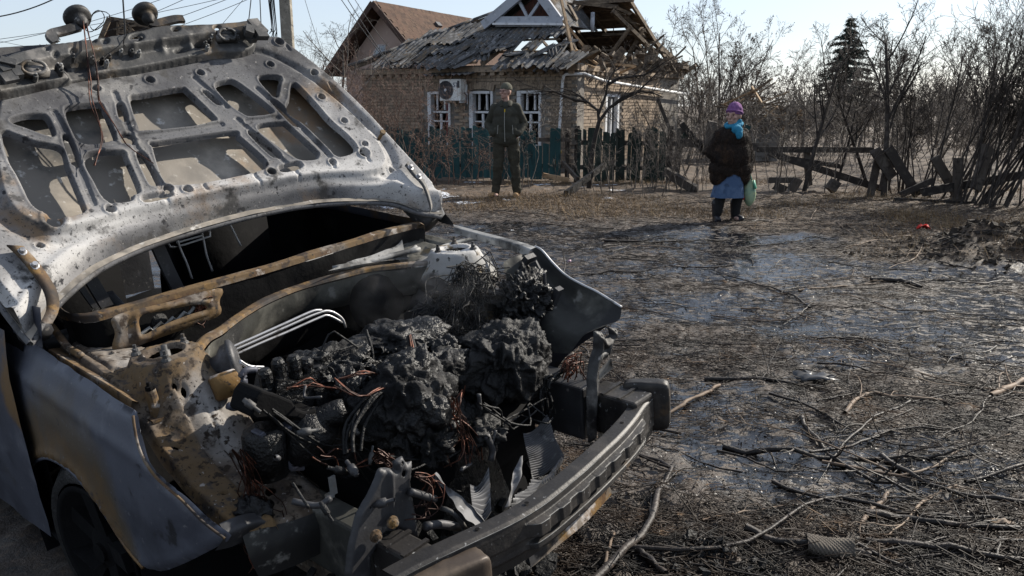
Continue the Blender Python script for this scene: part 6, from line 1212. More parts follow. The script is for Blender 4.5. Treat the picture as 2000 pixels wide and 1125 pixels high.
def melt_rel(A, S_, so, sh):
    X = np.stack([A, S_, 0*A], -1); q = X+.05*np.stack([vn(X, 9, 5), vn(X, 9, 6), 0*A], -1)
    rg = 1-np.abs(vn(q, 11, 7)); r2 = 1-np.abs(vn(q, 26, 8)); r3 = vn(q, 70, 9)
    return .11*sst(0, .16, -so)+.09*fbm(X, 5, 3, 4)+.060*(rg-.5)+.030*(r2-.5)+.010*r3-.09*sst(.25, .6, vn(q, 8, 77))-.35*(1-sst(0, .05, -so))
part('melted_crust', MELT.build(mo, [], .0042, melt_rel), M_tar, eng)
L_ = [((770, 672), .60, .60, (.17, .11, .055), .5, 2.6, 1, 6), ((640, 728), .56, .60, (.13, .10, .06), .6, 2.8, 2, 6),
      ((795, 790), .36, .36, (.140, .12, .135), .40, 2.1, 3, 6), ((845, 735), .42, .42, (.12, .09, .07), .5, 2.4, 4, 6), ((985, 705), .38, .38, (.165, .12, .115), .62, 1.8, 5, 6),
      ((868, 688), .48, .48, (.050, .045, .045), .5, 2.4, 6, 5), ((845, 862), .27, .27, (.065, .05, .07), .6, 2.8, 7, 5), ((1022, 590), .58, .58, (.10, .08, .10), .6, 2.8, 8, 6), ((690, 790), .44, .44, (.06, .06, .08), .6, 3, 9, 5), ((940, 845), .26, .26, (.07, .06, .035), .7, 3, 10, 5)]
for (x, y), v0, v1, r, am, s_, sd, sub in L_:
    lump(K(x, y, v=v0), r, am, s_, sd, M_char if sd in (5, 10) else M_tar, sub=sub)
# copper-cored harness lying over the melt
def onbay(pts, v0): return [K(x, y, v=v0 if np.isscalar(v0) else v0[i]) for i, (x, y) in enumerate(pts)]
strands([onbay([(800, 655), (806, 690), (790, 730), (760, 750), (735, 762), (705, 800), (690, 830), (688, 870)], [.44, .40, .36, .34, .32, .32, .30, .28])], 7, .010, .005, M_char, 'harness', eng, 5, .004)
strands([onbay([(800, 655), (806, 690), (790, 730), (760, 750), (735, 762), (715, 775), (690, 772), (655, 745)], [.43, .39, .35, .33, .31, .31, .32, .36])], 3, .004, .0025, M_copper, 'harness', eng, 6, .004)
# mount bracket and reservoir at the left of the engine
def prism(px_, v0, v1, off=(0, 0, 0)):
    A = np.array([K(x, y, v=v0) for x, y in px_]); Bk = A+np.array([0, v1-v0, 0])+np.array(off); n = len(A); b = MB()
    b.add(np.vstack([A, Bk]), [tuple(range(n)), tuple(range(2*n-1, n-1, -1))]+[(i, (i+1) % n, n+(i+1) % n, n+i)[::-1] for i in range(n)]); return b
def bev(o, w_=.006, seg=2):
    md = o.modifiers.new('bevel', 'BEVEL'); md.width = w_; md.segments = seg; md.limit_method = 'ANGLE'; return o
bev(part('mount_bracket', prism([(490, 812), (500, 778), (512, 762), (545, 772), (572, 784), (582, 800), (600, 806), (619, 798), (620, 818), (600, 825), (580, 818), (540, 815), (500, 820)], .40, .50), M_black))
b = MB(True); b.lathe(K(515, 855, v=.46), (0, 0, 1), [(0, .03), (.030, .03), (.046, .025), (.052, .012), (.054, -.03), (.05, -.10), (0, -.10)], 22); part('reservoir', b, M_tar)
bev(part('mount_stay', prism([(505, 850), (516, 842), (575, 912), (594, 908), (560, 835), (572, 830), (598, 905), (596, 920), (570, 922)], .42, .46), M_fender), .004)
b = MB(True); c0 = K(448, 706, v=.80); ax = np.array([.85, -.45, .1]); b.lathe(c0, ax, [(0, -.05), (.022, -.05), (.028, -.03), (.048, -.015), (.052, 0), (.060, .002), (.062, .008), (.058, .016), (.05, .02), (.03, .028), (0, .03)], 26); part('vacuum_canister', b, M_dark)
b = MB(True); c0 = K(440, 752, v=.74); b.lathe(c0, (1, -.15, .05), [(0, .035), (.034, .034), (.036, .03), (.036, -.03), (.03, -.035), (0, -.036)], 22); part('sensor_can', b, M_ash)
b = MB(True)
for dy in (0, .012): b.tube(cr(np.array([K(x, y+dy*300, v=.72) for x, y in ((468, 704), (480, 712), (492, 716), (515, 717))]), 12), .004, 6)
part('vacuum_pipe', b, M_steel)
b = MB(True); b.tube(cr(np.array([K(x, y, v=.66) for x, y in ((470, 730), (476, 738), (476, 770), (472, 790), (458, 796), (445, 792))]), 20), .010, 8); b.tube(cr(np.array([K(x, y, v=.66) for x, y in ((500, 722), (480, 724), (472, 735))]), 8), .010, 8); part('hose', b, M_fender)
b = MB(True); b.lathe(K(640, 815, v=.40), (.8, -.5, .25), [(0, .05), (.03, .05), (.034, .03), (.034, -.03), (.028, -.06), (.028, -.1)], 16); b.lathe(K(605, 850, v=.42), (.3, -.6, .6), [(0, .06), (.05, .055), (.06, .02), (.055, -.06)], 16); part('thermostat_housing', b, M_tar)
part('valve_block', (lambda b: [b.box(K(555, 770, v=.52), (.12, .10, .09), np.array(Matrix.Rotation(.4, 3, 'Y'))), b.box(K(590, 745, v=.54), (.09, .12, .08)), b.box(K(620, 790, v=.50), (.05, .08, .12)), [b.lathe(K(x, y, v=.50), (0, 0, 1), [(.018, -.03), (.018, .02), (.012, .03), (0, .03)], 10) for x, y in ((520, 742), (545, 722), (575, 715), (600, 720), (622, 735), (600, 775))], b][-1])(MB()), M_tar, eng)
for k, (pts, n, sp_, vv, s_) in enumerate([([(455, 880), (470, 905), (482, 930), (487, 965), (490, 990), (500, 1020), (508, 1060), (512, 1100)], 10, .007, .46, 11), ([(470, 880), (488, 920), (500, 950), (492, 990), (505, 1040), (505, 1085)], 8, .009, .44, 12), ([(490, 940), (500, 965), (520, 985), (532, 1000), (528, 1018), (505, 1022)], 7, .010, .42, 13), ([(485, 1000), (490, 1030), (480, 1060), (492, 1110)], 5, .008, .42, 14)]):
    strands([onbay(pts, vv)], n, sp_, .0015, M_copper, 'wiring', car, s_, .010)
lump(K(495, 1010, v=.43), (.05, .04, .05), .6, 3, 31, M_tar, 'melted_plug', 4, car)
strands([onbay([(885, 780), (895, 810), (900, 840), (912, 870), (915, 890)], .22)], 12, .010, .0015, M_copper, 'wiring', car, 15, .010)
strands([onbay([(812, 930), (835, 935), (842, 955), (835, 985), (810, 1000)], .12)], 10, .008, .0016, M_copper, 'wiring', car, 16, .010)
strands([onbay([(735, 880), (748, 900), (760, 915)], .2)], 8, .010, .0022, M_copper, 'wiring', car, 17, .008)
strands([onbay([(1100, 725), (1108, 705), (1122, 702), (1132, 715), (1134, 735)], .24), onbay([(1102, 735), (1112, 710), (1120, 708), (1116, 735)], .24)], 12, .008, .0024, M_copper, 'wiring', car, 18, .010)
strands([onbay([(1105, 720), (1085, 735), (1065, 742), (1066, 770), (1070, 815)], .26)], 8, .006, .005, M_char, 'wiring', car, 19, .006)
strands([onbay([(905, 555), (880, 590), (850, 620), (830, 630)], .75), onbay([(930, 545), (900, 560), (860, 600), (840, 640)], .75), onbay([(900, 522), (925, 535), (955, 552)], .70), onbay([(895, 530), (890, 580), (870, 640)], .70), onbay([(940, 535), (925, 590), (905, 640)], .68)], 150, .028, .0022, M_char, 'wiring', car, 20, .02)
strands([onbay([(803, 513), (802, 530), (806, 548), (802, 555)], 1.0)], 5, .004, .0018, M_copper, 'wiring', car, 21, .006)
strands([onbay([(385, 612), (392, 600), (402, 596), (400, 606), (388, 612)], 1.15)], 14, .008, .002, M_copper, 'wiring', car, 22, .012)
# fuse box plate by the right tower
bev(part('box_plate', prism([(972, 575), (984, 572), (988, 608), (976, 612)], .62, .85), M_dark), .003)
b = MB(); b.beam(K(1015, 535, v=.60), K(1050, 600, v=.52), .05, .03); b.beam(K(1005, 550, v=.62), K(1040, 610, v=.54), .02, .02); part('melted_strip', b, M_tar)
# ---- front rails, uprights, bumper beam
def railbox(u0, u1, v0, v1, w0, w1, name='chassis_rail', mat=M_dark):
    b = MB(); b.box(((u0+u1)/2, (v0+v1)/2, (w0+w1)/2), (abs(u1-u0), abs(v1-v0), abs(w1-w0))); return bev(part(name, b, mat), .008, 2)
railbox(-.50, -.43, .15, .62, .40, .575, mat=M_olive); railbox(-.49, -.415, -.02, .16, .43, .565, 'crash_box', M_beam)
railbox(.39, .49, .19, .70, .42, .60, mat=M_dark); railbox(.40, .50, .0, .18, .46, .595, 'crash_box', M_beam)
for v_ in (.04, .10):
    b = MB(); b.box((-.452, v_, .568), (.078, .012, .006)); part('crash_box_bead', b, M_beam); b = MB(); b.box((.45, v_+.02, .598), (.104, .012, .006)); part('crash_box_bead', b, M_beam)
UPL = Sheet((0, .135, 0), (1, 0, 0), (0, 0, 1), lambda a, b: .0*a)
ul = UPL.poly([(744, 918), (760, 916), (776, 922), (771, 903), (789, 893), (797, 908), (808, 903), (803, 946), (806, 990), (810, 1052), (777, 1033), (752, 1043), (738, 1072), (728, 1088), (730, 1200), (690, 1200), (680, 1120), (683, 1093), (686, 1068), (701, 1007), (724, 967), (736, 941)], soft=False)
ulh = [UPL.poly([(x+r*math.cos(t), y+r*1.5*math.sin(t)) for t in th], 14) for x, y, r in ((747, 951, 2.6), (724, 991, 2.6), (707, 1028, 2.4), (785, 905, 3.2), (788, 925, 5), (712, 1012, 2), (740, 1005, 2.4), (771, 972, 2))]
def upl_rel(A, S_, so, sh): return -.012*(1-sst(0, .008, -so))+.02*sst(.0, .05, (A+.40)-.35*(S_-.6))+.008*np.exp(-((A+.435-.1*(S_-.6))/.006)**2)
up1 = solid(part('upright_bracket', UPL.build(ul, ulh, .0045, upl_rel, dent=.004), M_dark, label='dark upright bracket left of the radiator'), .004)
b = MB()
for x, y in ((734, 1047), (767, 1020)): b.lathe(K(x, y, v=.11), (0, -1, 0), [(.015, -.004), (.015, .003), (.009, .004), (.009, .012), (.005, .014), (0, .014)], 10)
part('bolt', b, M_rust, up1)
UPR = Sheet((0, .14, 0), (1, 0, 0), (0, 0, 1))
ur = UPR.poly([(1166, 648), (1180, 650), (1186, 662), (1196, 655), (1194, 640), (1209, 644), (1207, 660), (1197, 675), (1190, 700), (1176, 705), (1170, 722), (1168, 800), (1167, 860), (1155, 866), (1152, 827), (1152, 741), (1157, 707), (1166, 682)], soft=False)
urh = [UPR.poly([(x+r*math.cos(t), y+r*1.4*math.sin(t)) for t in th], 14) for x, y, r in ((1175, 656, 1.8), (1203, 647, 1.8), (1185, 690, 2))]
up2 = solid(part('upright_bracket', UPR.build(ur, urh, .0045, lambda A, S_, so, sh: -.012*(1-sst(0, .008, -so))+.012*np.exp(-((so+.02)/.006)**2), dent=.006), M_lock, label='tall narrow upright bracket right of the radiator'), .004)
part('bracket_flange', loft([Ks([(1170, 722), (1192, 700), (1196, 712)], v=.17), Ks([(1170, 745), (1180, 735), (1196, 720)], v=.20)], 14, 6, .003), M_grey, up2)
lowp = UPR.poly([(1168, 808), (1192, 800), (1197, 842), (1185, 855), (1168, 864)], soft=False)
part('bracket_foot', UPR.build(lowp, [UPR.poly([(1183+6*math.cos(t), 838+8*math.sin(t)) for t in th], 14), UPR.poly([(1186, 812), (1191, 810), (1192, 822), (1187, 824)], soft=False)], .004, None), M_grey, up2)
# bumper beam: swept, with the stepped rib along its face
us = np.linspace(-.56, .50, 140); vf = np.interp(us, [-.56, -.40, -.2, .05, .28, .46, .50], [-.02, -.055, -.098, -.085, -.056, -.005, .01])
vf = np.convolve(np.pad(vf, 12, 'edge'), np.ones(25)/25, 'valid'); wt = .58+.002*np.sin(us*9)
prof = []
for u_, v_, w_ in zip(us, vf, wt):
    on = float(sst(-.225, -.20, u_)*sst(.41, .37, u_)); st = .5+.5*math.tanh(9*math.sin((u_+.2)*2*math.pi/.085)); rb = on*(.017+.006*st)
    prof.append([(u_, v_+.058, w_-.012), (u_, v_+.050, w_), (u_, v_+.008, w_+.001), (u_, v_, w_-.006), (u_, v_-.002, w_-.022), (u_, v_-.002-rb, w_-.026), (u_, v_-.004-rb, w_-.060), (u_, v_-.002, w_-.064), (u_, v_-.002, w_-.074), (u_, v_-.002-on*.018, w_-.078), (u_, v_-.004-on*.018, w_-.092), (u_, v_+.002, w_-.100), (u_, v_+.004, w_-.125), (u_, v_+.05, w_-.13)])
b = MB(); b.grid(np.array(prof).transpose(1, 0, 2)); beam = part('bumper_beam', b, M_beam, label='dark curved steel bumper beam with stepped rib'); 
md = beam.modifiers.new('bevel', 'BEVEL'); md.width = .003; md.segments = 2; md.limit_method = 'ANGLE'; md.angle_limit = math.radians(25)
for off in (5, 9):  # pale tubes standing in for sun glints along the rib edges
    P_ = np.array([p_[off] for p_ in prof if -.215 < p_[0][0] < .40])+[0, -.001, .001]; b = MB(True); b.tube(P_, .0008, 4); part('rib_glint', b, M_grey, beam)
P_ = np.array([p_[3] for p_ in prof])+[0, -.001, .002]; b = MB(True); b.tube(P_, .0009, 4); part('beam_glint', b, M_grey, beam)  # same painted glint along the beam's top front edge
b = MB()
for u_ in (-.33, -.18, .30): 
    v_ = np.interp(u_, us, vf); b.lathe((u_, v_+.03, .5815), (0, 0, 1), [(.006, .001), (0, .001)], 10)
part('beam_hole', b, M_black, beam)
def rbox(c, size, mat, name, R=None, w_=.02):
    b = MB(True); n = 16; V = []; Fc = []
    import bmesh
    bm = bmesh.new(); bmesh.ops.create_cube(bm, size=1); bmesh.ops.subdivide_edges(bm, edges=bm.edges[:], cuts=7, use_grid_fill=True)
    P = np.array([v.co[:] for v in bm.verts]); Fc = np.array([[v.index for v in f.verts] for f in bm.faces]); bm.free()
    q = P*2; p = 7.0; nrm = (np.abs(q)**p).sum(1)**(1/p); P = P/nrm[:, None]*1.0*np.max(np.abs(q), 1)[:, None]
    P = P*np.array(size); P = P+fbm(P, 18, 3, int(c[0]*100))[:, None]*.006
    if R is not None: P = P@np.asarray(R).T
    return part(name, mesh(name, P+np.asarray(c), Fc, True), mat, beam)
rbox((.53, .045, .532), (.050, .15, .165), M_beam, 'beam_end_cap', np.array(Matrix.Rotation(.45, 3, 'Z')))
rbox((-.455, -.062, .525), (.20, .07, .085), M_brown, 'beam_end_cap', np.array(Matrix.Rotation(-.28, 3, 'Z')))
# lower cross member and the dropped radiator
part('lower_cross_member', loft([Ks([(1030, 1080), (1074, 1046), (1135, 995), (1190, 950)], w=.42), Ks([(1036, 1100), (1078, 1064), (1140, 1012), (1194, 958)], w=.40), Ks([(1036, 1110), (1078, 1076), (1140, 1025), (1194, 966)], w=.385)], 40, 8, .004, smooth=False), M_ash)
def finned(px_quad, vv, nf, name='radiator_core', amp=.006, bend=.02):
    A = [K(x, y, v=v_) for (x, y), v_ in zip(px_quad, vv)]; nn, mm = nf*6, 14; G = np.zeros((nn, mm, 3))
    nrm = np.cross(A[1]-A[0], A[3]-A[0]); nrm /= np.linalg.norm(nrm)
    for i in range(nn):
        t = i/(nn-1); a = A[0]*(1-t)+A[3]*t; c_ = A[1]*(1-t)+A[2]*t
        for j in range(mm):
            s_ = j/(mm-1); G[i, j] = a*(1-s_)+c_*s_+nrm*(amp*math.sin(i/6*2*math.pi)+bend*math.sin(s_*math.pi)+.008*math.sin(t*7+s_*4))
    G += (fbm(G, 25, 2, 4)*.0025)[..., None]
    b = MB(True); b.grid(G); return part(name, b, M_fin)
finned([(1022, 848), (1068, 812), (1102, 895), (1040, 935)], [.22, .20, .10, .13], 22)
finned([(1040, 935), (1102, 895), (1060, 950), (992, 1000)], [.13, .10, .06, .08], 12)
finned([(842, 932), (850, 925), (957, 1025), (935, 1035)], [.14, .13, .02, .02], 5, 'radiator_tank', .0022, .012)
finned([(918, 945), (955, 915), (960, 1005), (925, 1015)], [.14, .14, .05, .05], 11)
finned([(985, 990), (1000, 985), (1025, 890), (1015, 893)], [.09, .09, .16, .16], 4, 'radiator_tank', .0012, .0)
b = MB(True)
for pts, r, vv in (([(950, 850), (962, 880), (958, 900)], .012, .2), ([(968, 840), (960, 870)], .006, .2), ([(935, 770), (938, 800)], .008, .25), ([(830, 1028), (860, 1024), (895, 1030)], .014, .1), ([(800, 960), (850, 975)], .012, .12)):
    b = MB(True); b.tube(cr(np.array([K(x, y, v=vv) for x, y in pts]), 8), r*.8, 8); part('coolant_pipe', b, M_dark)
b = MB(); b.box(K(650, 948, v=.34), (.018, .006, .05)); b.box(K(644, 968, v=.345), (.016, .02, .008)); part('small_tab', b, M_grey)
# thin scorched ironwork sticking out of the bay
g = np.random.default_rng(91)
for k in range(30):
    x, y = g.uniform(470, 1090), g.uniform(690, 1000); v_ = float(np.interp(y, [690, 1000], [.56, .12]))+g.uniform(-.06, .02); c0 = K(x, y, v=v_)
    if k % 3 == 0:
        d = g.normal(size=3); d /= np.linalg.norm(d); b = MB(True); b.tube(cr(np.array([c0, c0+d*.03+g.normal(0, .012, 3), c0+d*.07+g.normal(0, .02, 3)]), 8), g.uniform(.003, .008), 6); part('charred_tube', b, (M_dark, M_char, M_lock)[int(g.integers(0, 3))])
    elif k % 3 == 1 and False:
        d = g.normal(size=3)*np.array([1, .6, .8]); d /= np.linalg.norm(d); b = MB(); b.beam(c0-d*.03, c0+d*g.uniform(.02, .06), g.uniform(.01, .03), .004, up=g.normal(size=3)); part('charred_strip', b, (M_dark, M_olive, M_brown)[int(g.integers(0, 3))])
    else:
        b = MB(True); r0 = g.uniform(.005, .011); b.lathe(c0, g.normal(size=3), [(0, .02), (r0*.6, .02), (r0*.7, .012), (r0, .01), (r0, -.01), (r0*.5, -.012), (r0*.5, -.03)], 12); part('charred_fitting', b, (M_dark, M_lock, M_char)[int(g.integers(0, 3))])
strands([onbay([(560, 760), (600, 745), (660, 760), (700, 800)], .46), onbay([(660, 740), (720, 735), (790, 760), (830, 800)], .40), onbay([(850, 800), (900, 830), (930, 870)], .24), onbay([(620, 880), (680, 900), (740, 890)], .30), onbay([(900, 760), (880, 800), (890, 850), (880, 900)], .24)], 15, .012, .0022, M_copper, 'loose_wire', car, 41, .014)
strands([onbay([(520, 800), (600, 860), (680, 880), (760, 940)], .36), onbay([(760, 900), (830, 900), (900, 880)], .24), onbay([(940, 790), (1000, 830), (1060, 800)], .22), onbay([(560, 720), (650, 700), (720, 690)], .52)], 16, .014, .003, M_char, 'loose_wire', car, 42, .016)
# small scorched clutter in the bay and under the nose
g = np.random.default_rng(4); b = MB(); 
for k in range(150):
    x, y = g.uniform(560, 1080), g.uniform(760, 1040); v_ = np.interp(y, [760, 1040], [.5, .06])
    c0 = K(x, y, v=v_); c0[2] = min(c0[2], .42); c0[2] = g.uniform(.12, max(.15, c0[2]))
    b.box(c0, g.uniform(.006, .05, 3), np.array(Matrix.Rotation(g.uniform(0, 6), 3, Vector(g.normal(size=3)))))
part('charred_scraps', b, M_char, kind='stuff')
# ---- hinge plate, cabin shell, seats
part('wing_corner_plate', loft([Ks([(8, 560), (40, 590), (81, 600)], u=-.76), Ks([(14, 610), (45, 630), (84, 640)], u=-.765), Ks([(24, 650), (50, 662), (84, 680)], u=-.77)], 20, 12, .01), M_fender)
b = MB(True); b.tube(cr(np.array([K(x, y, u=-.69) for x, y in ((98, 633), (115, 655), (135, 680), (158, 694))]), 14), .011, 6); part('hinge_arm', b, M_rust)
def shell(rows, mat=M_black, name='cabin_side', **k): return part(name, loft(rows, 20, 12, .012), mat, **k)
for s_ in (-1, 1):
    shell([[(s_*.80, 1.35, .95), (s_*.82, 2.3, .98), (s_*.82, 3.6, 1.0)], [(s_*.84, 1.3, .6), (s_*.86, 2.3, .6), (s_*.86, 3.7, .6)], [(s_*.80, 1.45, .22), (s_*.82, 2.3, .2), (s_*.82, 3.6, .22)]], M_fender, 'door')
    shell([[(s_*.76, 1.35, .93), (s_*.78, 2.3, .96), (s_*.78, 3.6, .98)], [(s_*.79, 1.33, .6), (s_*.81, 2.3, .6), (s_*.81, 3.6, .6)], [(s_*.76, 1.4, .24), (s_*.78, 2.3, .24), (s_*.78, 3.5, .24)]], M_black, 'door_trim')
    b = MB(True); b.tube(cr(np.array([(s_*.76, 1.22, .95), (s_*.70, 1.75, 1.36), (s_*.62, 2.05, 1.52)]), 16), .045, 8); part('windscreen_pillar', b, M_dark)
    b = MB(True); b.tube(np.array([(s_*.80, 2.45, .95), (s_*.66, 2.4, 1.5)]), .05, 8); part('door_pillar', b, M_dark)
    b = MB(True); b.tube(np.array([(s_*.80, 3.7, .98), (s_*.62, 3.4, 1.5)]), .07, 8); part('rear_pillar', b, M_dark)
part('roof', loft([[(-.62, 2.05, 1.52), (0, 2.0, 1.56), (.62, 2.05, 1.52)], [(-.66, 2.7, 1.56), (0, 2.7, 1.60), (.66, 2.7, 1.56)], [(-.62, 3.5, 1.48), (0, 3.5, 1.52), (.62, 3.5, 1.48)]], 20, 20, .01), M_dark)
part('tailgate', loft([[(-.62, 3.5, 1.48), (0, 3.52, 1.52), (.62, 3.5, 1.48)], [(-.75, 3.9, .9), (0, 3.95, .9), (.75, 3.9, .9)], [(-.74, 3.95, .25), (0, 4.0, .25), (.74, 3.95, .25)]], 20, 14, .02), M_dark)
part('added_dark_pane', loft([[(-.80, 1.45, .95), (-.80, 2.4, .97)], [(-.70, 1.85, 1.42), (-.68, 2.35, 1.48)]], 12, 10, .004, smooth=False), M_black)  # added black sheet over the empty window opening, keeps the cabin gap dark
part('cabin_floor', loft([[(-.8, 1.1, .25), (.8, 1.1, .25)], [(-.8, 3.9, .25), (.8, 3.9, .25)]], 20, 20, .05, dsc=5, smooth=False), M_black)
def slat(px_, v_, wd, holes, mat=M_dark):
    P = cr(np.array([K(x, y, v=v_) for x, y in px_]), 12); b = MB(); s2 = np.array([.02, .0, 0]); b.grid(np.stack([P-[wd, 0, 0], P-[wd*.9, .012, 0], P+[wd*.9, -.012, 0], P+[wd, 0, 0]], 1))
    return part('seat_rail', b, mat)
slat([(165, 527), (185, 560), (207, 597)], 1.45, .022, 0); slat([(300, 465), (322, 515), (345, 562)], 1.5, .024, 0); slat([(148, 548), (170, 580), (185, 600)], 1.45, .010, 0)
b = MB(True)
for pts in ([(331, 455), (329, 478), (345, 482), (400, 465), (411, 462), (408, 448), (398, 440)], [(342, 452), (352, 485), (365, 515), (375, 545)], [(390, 438), (398, 470), (404, 500), (415, 530)], [(345, 474), (395, 460)], [(441, 422), (455, 450), (470, 480)], [(331, 462), (338, 452)]):
    b.tube(cr(np.array([K(x, y, v=1.55) for x, y in pts]), 16), .004, 5)
part('seat_wire_frame', b, M_steel)
b = MB(True)
for cx_ in (-.36, .36):
    b.box((cx_, 2.0, .45), (.5, .5, .10)); b.box((cx_, 2.25, .75), (.48, .08, .6))
part('seat_frame', b, M_black)
b = MB(True); b.tube(cr(np.array([(-.7, 1.4, .86), (0, 1.38, .88), (.7, 1.4, .86)]), 14), .03, 8); b.tube(cr(np.array([(-.4, 1.5, .85), (-.4, 1.62, .90)]), 6), .02, 6); part('dash_bar', b, M_dark)
g = np.random.default_rng(8); b = MB()
for k in range(60):
    c0 = np.array([g.uniform(-.7, .7), g.uniform(1.3, 1.9), g.uniform(.4, .8)]); b.box(c0, g.uniform(.01, .09, 3), np.array(Matrix.Rotation(g.uniform(0, 6), 3, Vector(g.normal(size=3)))))
part('cabin_scraps', b, M_char, kind='stuff')
part('door_mirror_flap', loft([Ks([(842, 402), (862, 410), (882, 432)], u=.82), Ks([(842, 425), (865, 436), (888, 440)], u=.82)], 12, 6, .004), M_dark)

# ---- thin smoke still rising from the back of the bay
def smoke_mat():
    m = bpy.data.materials.new('thin_smoke'); m.use_nodes = True; t = m.node_tree; N = t.nodes; Lk = t.links; N.remove(N['Principled BSDF'])
    pv = N.new('ShaderNodeVolumePrincipled'); pv.inputs['Color'].default_value = (.75, .78, .85, 1); pv.inputs['Anisotropy'].default_value = .3
    tc = N.new('ShaderNodeTexCoord'); n = N.new('ShaderNodeTexNoise'); n.inputs['Scale'].default_value = 4.0; n.inputs['Detail'].default_value = 3; Lk.new(tc.outputs['Object'], n.inputs['Vector'])
    ln = N.new('ShaderNodeVectorMath'); ln.operation = 'LENGTH'; Lk.new(tc.outputs['Object'], ln.inputs[0])
    f = N.new('ShaderNodeMapRange'); f.inputs['From Min'].default_value = 1; f.inputs['From Max'].default_value = .2; Lk.new(ln.outputs['Value'], f.inputs['Value'])
    r = N.new('ShaderNodeMapRange'); r.inputs['From Min'].default_value = .46; r.inputs['From Max'].default_value = .72; r.inputs['To Max'].default_value = .5; Lk.new(n.outputs['Fac'], r.inputs['Value'])
    mu = N.new('ShaderNodeMath'); mu.operation = 'MULTIPLY'; Lk.new(f.outputs[0], mu.inputs[0]); Lk.new(r.outputs[0], mu.inputs[1]); Lk.new(mu.outputs[0], pv.inputs['Density']); Lk.new(pv.outputs[0], N['Material Output'].inputs['Volume']); return m
import bmesh
bm = bmesh.new(); bmesh.ops.create_icosphere(bm, subdivisions=3, radius=1); me = bpy.data.meshes.new('smoke'); bm.to_mesh(me); bm.free()
smk = obj('smoke', me, smoke_mat(), label='faint smoke drifting over the charred engine', cat='smoke', kind='stuff'); smk.location = CARO+CARM.T@K(830, 575, v=.72); smk.scale = (.34, .22, .24)
# ================================================================== BRANCHES AND LITTER ON THE GROUND
M_stick = nmat('wet_dark_stick', (.018, .0135, .011), [((.050, .038, .030), 8, .5, .66), ((.11, .08, .06), 22, .6, .72)], rough=.55, rand=.4, spec=.3, bump=((60, .8, .006),))
M_palestick = nmat('pale_barkless_stick', (.15, .105, .072), [((.25, .19, .135), 7, .5, .66), ((.07, .05, .038), 9, .52, .68)], rough=.7, rand=.25)
def lay(xy, lift): xy = np.asarray(xy); return np.stack([xy[:, 0], xy[:, 1], ground_h(xy[:, 0], xy[:, 1])+lift], 1)
def branch(P, r0, r1, mat, twigs, seed, **k):
    r_ = np.random.default_rng(seed); K = 12; Q = cr(np.asarray(P, float), K); Lq = np.linalg.norm(Q[-1]-Q[0]); Q[1:-1] += r_.normal(0, min(r0*.5, Lq*.008), (K-2, 3)); o3 = Q[0].copy(); Ls = [(Q[None], np.linspace(r0, r1, K)[None]*(1+.12*r_.normal(size=K))[None], 6)]
    if twigs:
        i = r_.integers(2, K-1, twigs); d = Q[i]-Q[i-1]; d /= np.linalg.norm(d, axis=1, keepdims=True)+1e-9; d = d+r_.normal(0, .7, (twigs, 3))*np.array([1, 1, .35]); d[:, 2] = np.abs(d[:, 2])*.6; d /= np.linalg.norm(d, axis=1, keepdims=True)
        L_ = grow(Q[i], d, np.linalg.norm(Q[-1]-Q[0])*r_.uniform(.15, .42, twigs), np.full(twigs, max(.0025, r0*.42)), [(0, 0, 0, 0, .14, -.05), (2, 40, .5, .6, .16, -.04)], seed)
        Ls += [(p, rr_, 4) for p, rr_ in L_]
    Vs, Fs, n = [], [], 0
    for p, rr_, s_ in Ls: V, Fc = tubes(p, np.maximum(rr_, .0016), s_); Vs.append(V); Fs.append(Fc+n); n += len(V)
    o = obj('fallen_branch', mesh('fallen_branch', np.vstack(Vs)-o3, np.vstack(Fs), True), mat, cat='branch', **k); o.location = o3; return o
def bpx(pts, lift=.02): return lay(np.array([gz(x, y, .02)[:2] for x, y in pts]), lift)
